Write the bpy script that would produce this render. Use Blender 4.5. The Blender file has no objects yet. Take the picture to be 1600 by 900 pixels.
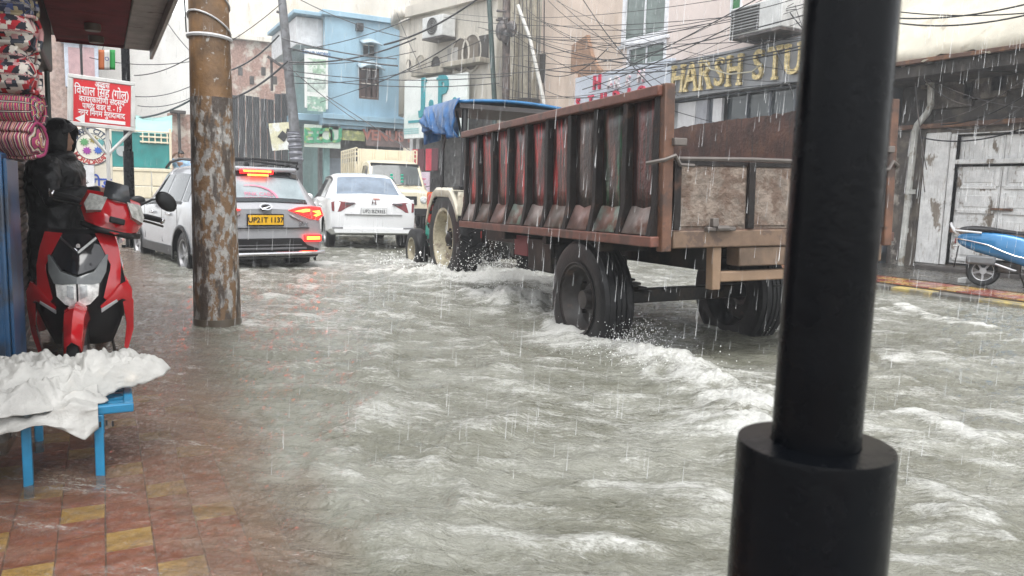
import bpy, bmesh, math, random
import numpy as np
from mathutils import Matrix, Vector, Euler
random.seed(7); rng = np.random.default_rng(7)
sc = bpy.context.scene
col = sc.collection
R_ = math.radians
# ---------------------------------------------------------------- camera
F, PIT, ROL, H, YAW = 1207.75, .1239, .0312, 1.19, R_(28)     # focal length in px of a 1600 px wide frame
_f = np.array([math.sin(YAW)*math.cos(PIT), math.cos(YAW)*math.cos(PIT), -math.sin(PIT)])
_r = np.array([math.cos(YAW), -math.sin(YAW), 0]); _u = np.cross(_r, _f)
CR, CU = _r*math.cos(ROL)+_u*math.sin(ROL), _u*math.cos(ROL)-_r*math.sin(ROL)
CO = np.array([0, 0, H])
cd = bpy.data.cameras.new('camera'); cam = bpy.data.objects.new('camera', cd); col.objects.link(cam)
cam.matrix_world = Matrix(((CR[0], CU[0], -_f[0], 0), (CR[1], CU[1], -_f[1], 0), (CR[2], CU[2], -_f[2], H), (0, 0, 0, 1)))
cd.sensor_width = 36; cd.lens = 36*F/1600; cd.clip_start = .05; cd.clip_end = 900
cd.dof.use_dof = True; cd.dof.focus_distance = 7.5; cd.dof.aperture_fstop = 10
sc.camera = cam
# ---------------------------------------------------------------- sky, sun, exposure (heavy rain, overcast)
w = bpy.data.worlds.new('World'); sc.world = w; w.use_nodes = True
nt = w.node_tree; bg = nt.nodes['Background']
sky = nt.nodes.new('ShaderNodeTexSky'); sky.sky_type = 'NISHITA'; sky.sun_disc = False
SUN_EL, SUN_AZ = R_(62), R_(200)
sky.sun_elevation = SUN_EL; sky.sun_rotation = SUN_AZ; sky.dust_density = 1.5; sky.air_density = 1.2
hs = nt.nodes.new('ShaderNodeHueSaturation'); hs.inputs['Saturation'].default_value = .12
nt.links.new(sky.outputs[0], hs.inputs['Color']); nt.links.new(hs.outputs[0], bg.inputs[0]); bg.inputs[1].default_value = .15
sl = bpy.data.lights.new('sun', 'SUN'); sl.energy = 1.1; sl.angle = R_(40); sl.color = (1, .985, .96)
so = bpy.data.objects.new('sun', sl); col.objects.link(so)
_sd = Vector((math.sin(SUN_AZ)*math.cos(SUN_EL), math.cos(SUN_AZ)*math.cos(SUN_EL), math.sin(SUN_EL)))
so.rotation_euler = _sd.to_track_quat('Z', 'Y').to_euler()
sc.view_settings.view_transform = 'Standard'; sc.view_settings.look = 'None'
sc.view_settings.exposure = 1.5; sc.view_settings.gamma = 1
sc.render.engine = 'CYCLES'; sc.cycles.max_bounces = 5; sc.cycles.transparent_max_bounces = 24
sc.cycles.volume_step_rate = 4; sc.cycles.caustics_reflective = False; sc.cycles.caustics_refractive = False
# ---------------------------------------------------------------- pixel helpers: a pixel is a direction, the surface it touches gives the distance
def ray(x, y): return _f+CR*((x-800)/F)-CU*((y-450)/F)
def atz(x, y, z=0): d = ray(x, y); return CO+d*((z-H)/d[2])
def atX(x, y, X): d = ray(x, y); return CO+d*(X/d[0])
def atY(x, y, Y): d = ray(x, y); return CO+d*(Y/d[1])
def atD(x, y, D): return CO+ray(x, y)*D
def atP(x, y, P, n): d = ray(x, y); P = np.array(P, float); n = np.array(n, float); return CO+d*(((P-CO)@n)/(d@n))
def pj(P): q = np.asarray(P, float)-CO; d = q@_f; return 800+F*(q@CR)/d, 450-F*(q@CU)/d, d
# ---------------------------------------------------------------- materials
MATS = {}
def mat(name, c, rough=.5, metal=0., var=.12, vs=5., c2=None, t2=(.5, .6), s2=3., st2=(1, 1, 1), c3=None, t3=(.55, .7), s3=6., st3=(1, 1, 1),
        bump=0., bs=40., bst=(1, 1, 1), coat=0., emit=None, es=1., trans=0., alpha=1., spec=.5, rvar=0.):
    if name in MATS: return MATS[name]
    m = bpy.data.materials.new(name); m.use_nodes = True; n = m.node_tree; L = n.links.new
    b = n.nodes['Principled BSDF']
    tc = n.nodes.new('ShaderNodeTexCoord')
    def noise(scale, st, detail=6):
        mp = n.nodes.new('ShaderNodeMapping'); mp.inputs['Scale'].default_value = st; L(tc.outputs['Object'], mp.inputs['Vector'])
        x = n.nodes.new('ShaderNodeTexNoise'); x.inputs['Scale'].default_value = scale; x.inputs['Detail'].default_value = detail
        x.inputs['Roughness'].default_value = .62; L(mp.outputs[0], x.inputs['Vector']); return x.outputs['Fac']
    def mix(a, bb, fac):
        x = n.nodes.new('ShaderNodeMix'); x.data_type = 'RGBA'
        for s, v in ((x.inputs[6], a), (x.inputs[7], bb), (x.inputs[0], fac)):
            if isinstance(v, (tuple, list)): s.default_value = (*v[:3], 1)
            else: L(v, s)
        return x.outputs[2]
    def ramp(src, t):
        x = n.nodes.new('ShaderNodeMapRange'); x.inputs[1].default_value = t[0]; x.inputs[2].default_value = t[1]; L(src, x.inputs[0]); x.interpolation_type = 'SMOOTHSTEP'; return x.outputs[0]
    cc = c
    if var: cc = mix([min(1, k*(1-var*1.6)) for k in c], [min(1, k*(1+var)) for k in c], ramp(noise(vs, (1, 1, 1)), (.25, .75)))
    f2 = None
    if c2: f2 = ramp(noise(s2, st2, 8), t2); cc = mix(cc, c2, f2)
    if c3: cc = mix(cc, c3, ramp(noise(s3, st3, 8), t3))
    if isinstance(cc, (tuple, list)): b.inputs['Base Color'].default_value = (*cc[:3], 1)
    else: L(cc, b.inputs['Base Color'])
    b.inputs['Roughness'].default_value = rough; b.inputs['Metallic'].default_value = metal
    b.inputs['Coat Weight'].default_value = coat; b.inputs['Coat Roughness'].default_value = .06
    b.inputs['Specular IOR Level'].default_value = spec
    b.inputs['Transmission Weight'].default_value = trans; b.inputs['Alpha'].default_value = alpha
    if rvar:
        x = n.nodes.new('ShaderNodeMapRange'); x.inputs[1].default_value = .35; x.inputs[2].default_value = .65
        x.inputs[3].default_value = max(.03, rough-rvar); x.inputs[4].default_value = min(1, rough+rvar); L(noise(vs*2.3, (1, 1, 1)), x.inputs[0]); L(x.outputs[0], b.inputs['Roughness'])
    if bump:
        x = n.nodes.new('ShaderNodeBump'); x.inputs['Strength'].default_value = bump; x.inputs['Distance'].default_value = .02
        L(noise(bs, bst, 5), x.inputs['Height']); L(x.outputs[0], b.inputs['Normal'])
    if emit: b.inputs['Emission Color'].default_value = (*emit, 1); b.inputs['Emission Strength'].default_value = es
    MATS[name] = m; return m
VS = (7, 7, .5)      # vertical streaks
# ---------------------------------------------------------------- mesh builder
class MB:
    def __init__(s): s.v = []; s.f = []
    def add(s, vs, fs, M=None):
        o = len(s.v)
        for p in vs:
            p = Vector(p)
            s.v.append(tuple(M @ p) if M is not None else tuple(p))
        s.f += [tuple(i+o for i in f) for f in fs]; return s
    def box(s, c, d, rz=0, M=None, rot=None):
        x, y, z = [k/2 for k in d]
        vs = [(-x, -y, -z), (x, -y, -z), (x, y, -z), (-x, y, -z), (-x, -y, z), (x, -y, z), (x, y, z), (-x, y, z)]
        T = Matrix.Translation(Vector(c)) @ (Euler(rot).to_matrix().to_4x4() if rot else Matrix.Rotation(rz, 4, 'Z'))
        if M is not None: T = M @ T
        return s.add(vs, [(0, 3, 2, 1), (4, 5, 6, 7), (0, 1, 5, 4), (1, 2, 6, 5), (2, 3, 7, 6), (3, 0, 4, 7)], T)
    def b2(s, a, b, M=None):       # box from two corners
        return s.box([(i+j)/2 for i, j in zip(a, b)], [abs(i-j) for i, j in zip(a, b)], 0, M)
    def bar(s, a, b, wd, hg, up=(0, 0, 1)):     # square bar from a to b
        a, b = Vector(a), Vector(b); d = b-a; y = d.normalized(); x = y.cross(Vector(up))
        if x.length < 1e-4: x = Vector((1, 0, 0))
        x.normalize(); z = x.cross(y)
        M = Matrix(((x.x, y.x, z.x, 0), (x.y, y.y, z.y, 0), (x.z, y.z, z.z, 0), (0, 0, 0, 1)))
        return s.box((0, 0, 0), (wd, d.length, hg), 0, Matrix.Translation((a+b)/2) @ M)
    def tube(s, pts, r, n=8, cap=True):
        P = [Vector(p) for p in pts]; rr = r if isinstance(r, (list, tuple)) else [r]*len(P); o = len(s.v)
        u = None
        for i, p in enumerate(P):
            d = (P[min(i+1, len(P)-1)]-P[max(i-1, 0)]).normalized()
            if u is None: u = d.cross(Vector((0, 0, 1)) if abs(d.z) < .9 else Vector((1, 0, 0))).normalized()
            u = (u-d*u.dot(d)).normalized(); v = d.cross(u)
            for k in range(n):
                a = 2*math.pi*k/n; s.v.append(tuple(p+(u*math.cos(a)+v*math.sin(a))*rr[i]))
        for i in range(len(P)-1):
            for k in range(n): s.f.append((o+i*n+k, o+i*n+(k+1) % n, o+(i+1)*n+(k+1) % n, o+(i+1)*n+k))
        if cap: s.f.append(tuple(o+k for k in range(n))[::-1]); s.f.append(tuple(o+(len(P)-1)*n+k for k in range(n)))
        return s
    def lathe(s, prof, n=24, M=None, close=False, cap=True):   # prof [(r, z)]
        vs = []; fs = []; m = len(prof)
        for k in range(n):
            a = 2*math.pi*k/n
            for r, z in prof: vs.append((r*math.cos(a), r*math.sin(a), z))
        for k in range(n):
            for i in range(m if close else m-1):
                j = (i+1) % m; fs.append((k*m+i, ((k+1) % n)*m+i, ((k+1) % n)*m+j, k*m+j))
        if not close and cap:
            if prof[0][0] > 1e-6: fs.append(tuple(k*m for k in range(n))[::-1])
            if prof[-1][0] > 1e-6: fs.append(tuple(k*m+m-1 for k in range(n)))
        return s.add(vs, fs, M)
    def prism(s, poly, h, M=None, h0=0):      # poly in xy, extruded along z
        n = len(poly); vs = [(x, y, h0) for x, y in poly]+[(x, y, h) for x, y in poly]
        fs = [tuple(range(n))[::-1], tuple(range(n, 2*n))]+[(i, (i+1) % n, n+(i+1) % n, n+i) for i in range(n)]
        return s.add(vs, fs, M)
    def grid(s, G, closeu=False):              # G[i][j] points
        o = len(s.v); a, b = len(G), len(G[0])
        for row in G: s.v += [tuple(p) for p in row]
        for i in range(a-1):
            for j in range(b if closeu else b-1):
                s.f.append((o+i*b+j, o+i*b+(j+1) % b, o+(i+1)*b+(j+1) % b, o+(i+1)*b+j))
        return s
    def ell(s, c, r, n=14, m=8, M=None, fn=None):
        vs = []; fs = []
        for i in range(m+1):
            t = math.pi*i/m
            for k in range(n):
                a = 2*math.pi*k/n; p = Vector((math.sin(t)*math.cos(a), math.sin(t)*math.sin(a), math.cos(t)))
                if fn: p = fn(p)
                vs.append((p[0]*r[0]+c[0], p[1]*r[1]+c[1], p[2]*r[2]+c[2]))
        for i in range(m):
            for k in range(n): fs.append((i*n+k, (i+1)*n+k, (i+1)*n+(k+1) % n, i*n+(k+1) % n))
        return s.add(vs, fs, M)
    def build(s, name, m=None, parent=None, world=False, smooth=35, bevel=0, solid=0, remesh=0, sub=0):
        me = bpy.data.meshes.new(name)
        vs = s.v
        if world and parent is not None:
            Mi = MW[root(parent).name].inverted(); vs = [tuple(Mi @ Vector(p)) for p in vs]
        me.from_pydata(vs, [], s.f); me.validate()
        bm = bmesh.new(); bm.from_mesh(me); bmesh.ops.remove_doubles(bm, verts=bm.verts, dist=1e-5)
        bmesh.ops.recalc_face_normals(bm, faces=bm.faces); bm.to_mesh(me); bm.free()
        if smooth: me.shade_smooth(); me.set_sharp_from_angle(angle=R_(smooth))
        o = bpy.data.objects.new(name, me); col.objects.link(o)
        if m is not None: me.materials.append(m)
        if parent is not None: o.parent = parent
        if remesh:
            q = o.modifiers.new('r', 'REMESH'); q.mode = 'VOXEL'; q.voxel_size = remesh; q.use_smooth_shade = True
            q = o.modifiers.new('s', 'SMOOTH'); q.factor = .5; q.iterations = 4
        if solid: q = o.modifiers.new('t', 'SOLIDIFY'); q.thickness = solid; q.offset = 0
        if sub: q = o.modifiers.new('u', 'SUBSURF'); q.levels = sub; q.render_levels = sub
        if bevel: q = o.modifiers.new('b', 'BEVEL'); q.width = bevel; q.segments = 2; q.limit_method = 'ANGLE'; q.angle_limit = R_(40)
        return o
MW = {}
def root(o):
    while o.parent is not None: o = o.parent
    return o
def tag(o, label, cat=None, group=None, kind=None):
    if label: o['label'] = label
    if cat: o['category'] = cat
    if group: o['group'] = group
    if kind: o['kind'] = kind
    return o
def thing(name, label, cat, loc=(0, 0, 0), rz=0, group=None, rot=None):
    o = bpy.data.objects.new(name, None); col.objects.link(o); o.empty_display_size = .1
    o.location = loc; o.rotation_euler = rot if rot else (0, 0, rz)
    MW[o.name] = Matrix.LocRotScale(Vector(loc), Euler(o.rotation_euler), None)
    return tag(o, label, cat, group)
def single(o, *a, **k): return tag(o, *a, **k)
def copy_tree(o, parent=None):
    c = o.copy(); col.objects.link(c); c.parent = parent
    for ch in list(o.children): copy_tree(ch, c)
    if parent is None: MW[c.name] = MW.get(o.name, Matrix.Identity(4))
    return c
def place(o, loc, rz=0, rot=None):
    o.location = loc; o.rotation_euler = rot if rot else (0, 0, rz); MW[o.name] = Matrix.LocRotScale(Vector(loc), Euler(o.rotation_euler), None); return o
def cut(o, cutters):                     # boolean difference, applied at once
    c = cutters.build('cutter', MATS.get('black_plastic')); c.parent = o.parent; q = o.modifiers.new('c', 'BOOLEAN'); q.object = c; q.solver = 'EXACT'; q.material_mode = 'TRANSFER'
    dg = bpy.context.evaluated_depsgraph_get(); me = bpy.data.meshes.new_from_object(o.evaluated_get(dg))
    o.modifiers.remove(q); o.data = me; me.set_sharp_from_angle(angle=R_(35)); bpy.data.objects.remove(c); o.data.materials.clear() if False else None; return o
def frame(o, ex, ey, ez=None):           # matrix from origin and axes
    ex, ey = Vector(ex).normalized(), Vector(ey).normalized(); ez = ex.cross(ey) if ez is None else Vector(ez)
    return Matrix(((ex.x, ey.x, ez.x, o[0]), (ex.y, ey.y, ez.y, o[1]), (ex.z, ey.z, ez.z, o[2]), (0, 0, 0, 1)))
def text(name, s, size, M, m, parent, ext=.004, world=True, align='CENTER', sx=1., bold=0.):
    cu = bpy.data.curves.new(name, 'FONT'); cu.body = s; cu.size = size; cu.extrude = ext; cu.align_x = align; cu.align_y = 'CENTER'; cu.offset = bold
    cu.resolution_u = 3
    o = bpy.data.objects.new('tmp', cu); col.objects.link(o); dg = bpy.context.evaluated_depsgraph_get()
    me = bpy.data.meshes.new_from_object(o.evaluated_get(dg)); bpy.data.objects.remove(o); me.name = name
    T = M @ Matrix.Diagonal((sx, 1, 1, 1))
    if world and parent is not None: T = MW[root(parent).name].inverted() @ T
    me.transform(T); me.materials.clear(); me.materials.append(m)
    o = bpy.data.objects.new(name, me); col.objects.link(o); o.parent = parent; return o
def hsh(ix, iy, s): 
    h = (ix.astype(np.int64)*374761393+iy.astype(np.int64)*668265263+s*1442695041) & 0xffffffff
    h = ((h ^ (h >> 13))*1274126177) & 0xffffffff
    return ((h ^ (h >> 16)) & 0xffff)/65535.
def vnoise(x, y, s=0):
    x0, y0 = np.floor(x), np.floor(y); fx, fy = x-x0, y-y0; fx = fx*fx*fx*(fx*(fx*6-15)+10); fy = fy*fy*fy*(fy*(fy*6-15)+10)
    a, b, c, d = hsh(x0, y0, s), hsh(x0+1, y0, s), hsh(x0, y0+1, s), hsh(x0+1, y0+1, s)
    return (a*(1-fx)+b*fx)*(1-fy)+(c*(1-fx)+d*fx)*fy
def fbm(x, y, s=0, o=4, g=.5):
    t = 0; a = 1; n = 0
    for i in range(o): t = t+a*vnoise(x*2**i+i*17.3, y*2**i+i*9.1, s+i); n += a; a *= g
    return t/n
# ================================================================ SETTING: ground, pavements, water
KERB = .55
m_road = mat('asphalt', (.06, .058, .05), .5, vs=2, bump=.3, bs=60)
o = MB().add([(-150, -150, -.22), (200, -150, -.22), (200, 250, -.22), (-150, 250, -.22)], [(0, 1, 2, 3)]).build('ground', m_road, smooth=0); tag(o, None, kind='structure')
o = MB().b2((KERB, -20, -.26), (9.75, 90, -.17)).build('road', m_road, smooth=0); tag(o, None, kind='structure')
m_con = mat('pavement_concrete', (.22, .15, .11), .6, bump=.3, bs=30, c2=(.10, .085, .07), s2=2)
pl = MB().b2((-6, -20, -.3), (KERB, 60, -.085)).build('pavement', m_con, smooth=0); tag(pl, None, kind='structure')
m_red = mat('paver_red', (.36, .09, .045), .45, var=.35, vs=9, c2=(.24, .085, .045), s2=5, t2=(.5, .7), bump=.3, bs=50)
m_yel = mat('paver_yellow', (.62, .45, .08), .45, var=.3, vs=9, c2=(.33, .22, .06), s2=6, t2=(.5, .7), bump=.3, bs=50)
# square pavers of the left footpath, red with yellow ones in a diagonal pattern
TS = .148
pm = MB().box((0, 0, 0), (TS*.96, TS*.96, .03)).build('paver_proto', m_red, bevel=0).data
bpy.data.objects.remove(bpy.data.objects['paver_proto'])
pm2 = pm.copy(); pm2.materials.clear(); pm2.materials.append(m_yel)
cells = [(i, j) for i in range(0, 14) for j in range(6, 70)]
cells = [(KERB-.13-(i+.5)*TS, (j+.5)*TS, i, j) for i, j in cells]
cells.sort(key=lambda c: (c[0]-.0)**2+c[1]**2+(100 if pj((c[0], c[1], -.07))[0] < -40 or c[1] < 1.6 else 0))
far = MB(); fary = MB()
for k, (x, y, i, j) in enumerate(cells):
    yel = (i+2*j) % 5 == 0
    z = -.072+random.uniform(-.004, .004)
    if k < 300:
        t = bpy.data.objects.new('paver', pm2 if yel else pm); col.objects.link(t); t.parent = pl; t.location = (x, y, z); t.rotation_euler = (random.uniform(-.02, .02), random.uniform(-.02, .02), random.uniform(-.02, .02))
    else: (fary if yel else far).box((x, y, z), (TS*.96, TS*.96, .03))
tag(far.build('red_pavers', m_red, pl, smooth=0), None, kind='stuff'); tag(fary.build('yellow_pavers', m_yel, pl, smooth=0), None, kind='stuff')
# kerb stones on the left
m_kerb = mat('kerb_stone', (.25, .2, .14), .5, c2=(.4, .3, .08), s2=1.2, t2=(.5, .55), bump=.3)
for k in range(16):
    y = 1.2+k*.62
    MB().box((KERB-.06, y, -.15), (.12, .6, .16)).build('kerb_stone', m_kerb, pl, bevel=.01)
# right pavement: dark ground by the shops, strip of worn red and yellow tiles, painted kerb
pr = MB().b2((10.75, -20, -.3), (13.2, 24, .075)).build('pavement_right', mat('wet_dark_ground', (.05, .046, .04), .28, var=.3, c2=(.09, .08, .065), s2=2.5, rvar=.15, bump=.3, bs=25), smooth=0); tag(pr, None, kind='structure')
ps = MB().b2((9.98, -20, -.3), (10.75, 24, .05)).build('tile_strip', mat('wet_grout', (.07, .05, .04), .3), pr, smooth=0)
m_wr = mat('worn_red_tile', (.24, .065, .045), .22, var=.3, vs=4, c2=(.36, .2, .06), s2=3, t2=(.53, .6), c3=(.1, .06, .045), s3=6, t3=(.55, .7), rvar=.15)
m_wy = mat('worn_yellow_tile', (.42, .26, .07), .22, var=.3, vs=4, c2=(.33, .09, .045), s2=4, t2=(.5, .6), c3=(.12, .08, .05), s3=6, t3=(.55, .7), rvar=.15)
for k in range(26):
    for c in range(2):
        y = 3.4+k*.38
        MB().box((10.17+c*.385, y, .055), (.365, .365, .02)).build('footpath_tile', m_wy if (k+c*2) % 5 in (0, 3) else m_wr, pr, bevel=.004)
m_ky = mat('kerb_yellow', (.45, .35, .12), .35, c2=(.2, .18, .13), s2=4, t2=(.45, .6), bump=.4)
m_kg = mat('kerb_grey', (.14, .135, .12), .35, c2=(.07, .065, .055), s2=4, bump=.4)
for k in range(34):
    MB().box((9.86, 2.4+k*.62, -.06), (.22, .595, .19)).build('kerb_stone', m_ky if k % 2 else m_kg, pr, bevel=.015)

# ---- flood water: a displaced sheet, waves, wheel wakes and foam
def poly_d(X, Y, pts):
    best = np.full(X.shape, 1e9); tt = np.zeros(X.shape); n = len(pts)-1
    for i in range(n):
        a = np.array(pts[i]); b = np.array(pts[i+1]); d = b-a; t = np.clip(((X-a[0])*d[0]+(Y-a[1])*d[1])/(d@d), 0, 1)
        q = np.hypot(X-a[0]-t*d[0], Y-a[1]-t*d[1]); u = q < best; best = np.where(u, q, best); tt = np.where(u, (i+t)/n, tt)
    return best, tt
def W(*p): return [tuple(atz(x, y)[:2]) for x, y in p]
TRK = (3.45, 5.3)          # left trailer wheel on the water
RIDGES = [ # world polyline, half width, height, foam
 (W((925, 528), (985, 552), (1060, 590), (1150, 640), (1225, 690), (1330, 800)), .25, .075, .86),
 (W((1020, 560), (1100, 590), (1180, 625), (1260, 660)), .26, .04, .6),
 (W((860, 500), (890, 520), (915, 535)), .13, .06, .7),
 (W((690, 425), (740, 435), (800, 440), (850, 455)), .75, .12, 1.05),
 (W((640, 415), (600, 425), (540, 432)), .3, .04, .6),
 (W((740, 455), (800, 475), (860, 490)), .42, .10, .95),
 (W((780, 470), (840, 490), (880, 515)), .22, .06, .6),
 (W((600, 450), (640, 500), (760, 540), (800, 600), (770, 660), (742, 700), (745, 745), (790, 830), (850, 900)), .13, .03, .40),
 (W((560, 520), (600, 560), (570, 640), (520, 700), (545, 790), (600, 850), (670, 910)), .14, .032, .36),
 (W((1180, 490), (1240, 540), (1330, 580)), .25, .06, .8),
 (W((1380, 470), (1480, 500), (1600, 520)), .15, .03, .75),
 (W((1370, 560), (1450, 560), (1600, 590)), .25, .03, .6),
 (W((1380, 640), (1480, 660), (1600, 720)), .2, .03, .75),
 (W((1385, 760), (1500, 790), (1600, 840)), .12, .02, .5),
 (W((520, 420), (480, 440), (400, 455)), .15, .02, .4),
 (W((480, 470), (600, 470), (700, 480)), .1, .02, .4),
]
CONTACT = [((3.50, 5.25), .62, .02), ((5.2, 5.4), .6, .02), ((4.25, 9.9), .75, .05), ((5.5, 9.8), .75, .05), ((4.33, 11.85), .5, .05), ((5.5, 11.8), .5, .04), ((1.4, 12.2), .45, .01), ((2.9, 11.9), .45, .01), ((.9, 14.7), .4, .01)]
def water(X, Y):
    dist = np.hypot(X, Y)
    rd = np.clip((X-KERB+.15)/.7, 0, 1)*np.clip((9.9-X)/.8, .15, 1)       # rough on the carriageway, calm on the footpaths
    # flow is across and along the street: anisotropic chop
    wx = X+.35*fbm(X*.9, Y*.9, 51, 3); wy = Y+.35*fbm(X*.9+7, Y*.9, 52, 3)
    u = wx*.80-wy*.60; v = wx*.60+wy*.80
    z = (fbm(u*1.1, v*1.7, 1, 3)-.5)*.055*rd
    z += (1-np.abs(2*fbm(u*1.3, v*3.4, 11, 3)-1)-.72)*.034*(.2+.8*rd)+(fbm(u*2.4, v*7, 12, 3)-.5)*.062*(.28+.72*rd)
    z += (1-np.abs(2*fbm(u*6, v*15, 21, 3)-1)-.72)*.016*(.45+.55*rd)+(fbm(u*8, v*24, 22, 3)-.5)*.022*(.6+.4*rd)
    z += (fbm(u*17, v*40, 31, 2)-.5)*.009
    foam_glint = .18*rd*np.clip(fbm(u*.55, v*.9, 41, 3)*2.2-.75, 0, 1)+.205*rd  # base foam also stands in for scattered sky glitter on the ripples
    crest = np.clip((fbm(u*2.4, v*7, 12, 3)-.56)/.16, 0, 1)
    foam_glint += .17*crest*rd
    for pts, wd, h, fo in RIDGES:
        jx = X+(fbm(X*2.2, Y*2.2, 61, 4)-.5)*.55; jy = Y+(fbm(X*2.2, Y*2.2, 62, 4)-.5)*.55
        d, t = poly_d(jx, jy, pts); g = np.exp(-(d/wd)**2); fade = np.clip(t*8, .35, 1)*np.clip((1-t)*4, 0, 1)
        rough = fbm(X*7, Y*7, 71, 4); fine = fbm(X*26, Y*26, 72, 3)
        z += h*g*fade*(.30+1.2*rough)+h*.55*g*fade*fo*(fine-.5)
        foam_glint = np.maximum(foam_glint, fo*np.exp(-(d/(wd*1.25))**2)*np.clip(fade*1.3, 0, 1)*(.30+1.05*rough))
    for (cx, cy), rr, h in CONTACT:
        d = np.hypot(X-cx, Y-cy)/rr; g = np.exp(-d**2); foam_glint = np.maximum(foam_glint, .85*g); z += h*g*fbm(X*9, Y*9, 81, 3)
    # dark hollow behind the trailer between the wheels
    d = np.hypot((X-4.45)/.85, (Y-4.75)/.7); foam_glint *= 1-.9*np.exp(-d**4); z *= 1-.4*np.exp(-d**4)
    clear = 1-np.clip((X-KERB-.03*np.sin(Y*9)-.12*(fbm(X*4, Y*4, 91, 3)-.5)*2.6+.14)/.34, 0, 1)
    shal = np.clip(clear, 0, 1); clear *= np.clip(1.0-.15*Y, .2, .70)*np.clip(.15+1.75*(fbm(u*1.8, v*7, 95, 4)-.08)*(.75+.5*(X < .2)), .1, 1.1); clear = np.maximum(clear, np.clip((X-9.35)/.5, 0, .75))  # clarity broken into streaks that imitate sky reflection over the tiles
    foam_glint = foam_glint*(.42+.98*fbm(u*4, v*13, 97, 3))+.30*shal*np.clip(fbm(u*3, v*16, 98, 3)*2-.55, 0, 1); return z*np.clip(60/np.maximum(dist, 1), .2, 1), np.clip(foam_glint, 0, 1), np.clip(clear, 0, 1), shal  # last foam term paints white sky glints over the footpath water
def water_mesh(name, Rs, As, keep=None):
    RR, AA = np.meshgrid(Rs, As, indexing='ij'); X = RR*np.sin(AA); Y = RR*np.cos(AA)
    z, fo, cl, sh_ = water(X, Y); n, m = X.shape
    co = np.stack([X, Y, z], -1).reshape(-1, 3).astype(np.float32)
    me = bpy.data.meshes.new(name); I = np.arange(n*m).reshape(n, m)
    q = np.stack([I[:-1, :-1], I[:-1, 1:], I[1:, 1:], I[1:, :-1]], -1).reshape(-1, 4)
    me.vertices.add(n*m); me.vertices.foreach_set('co', co.ravel()); me.loops.add(q.size); me.loops.foreach_set('vertex_index', q.ravel().astype(np.int32))
    me.polygons.add(len(q)); me.polygons.foreach_set('loop_start', np.arange(0, q.size, 4, dtype=np.int32)); me.update(calc_edges=True); me.validate(); me.shade_smooth()
    for k, a in (('foam_glint', fo), ('clear', cl), ('shallow', sh_)):
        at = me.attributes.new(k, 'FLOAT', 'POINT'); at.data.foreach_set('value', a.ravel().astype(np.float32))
    o = bpy.data.objects.new(name, me); col.objects.link(o); return o
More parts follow.
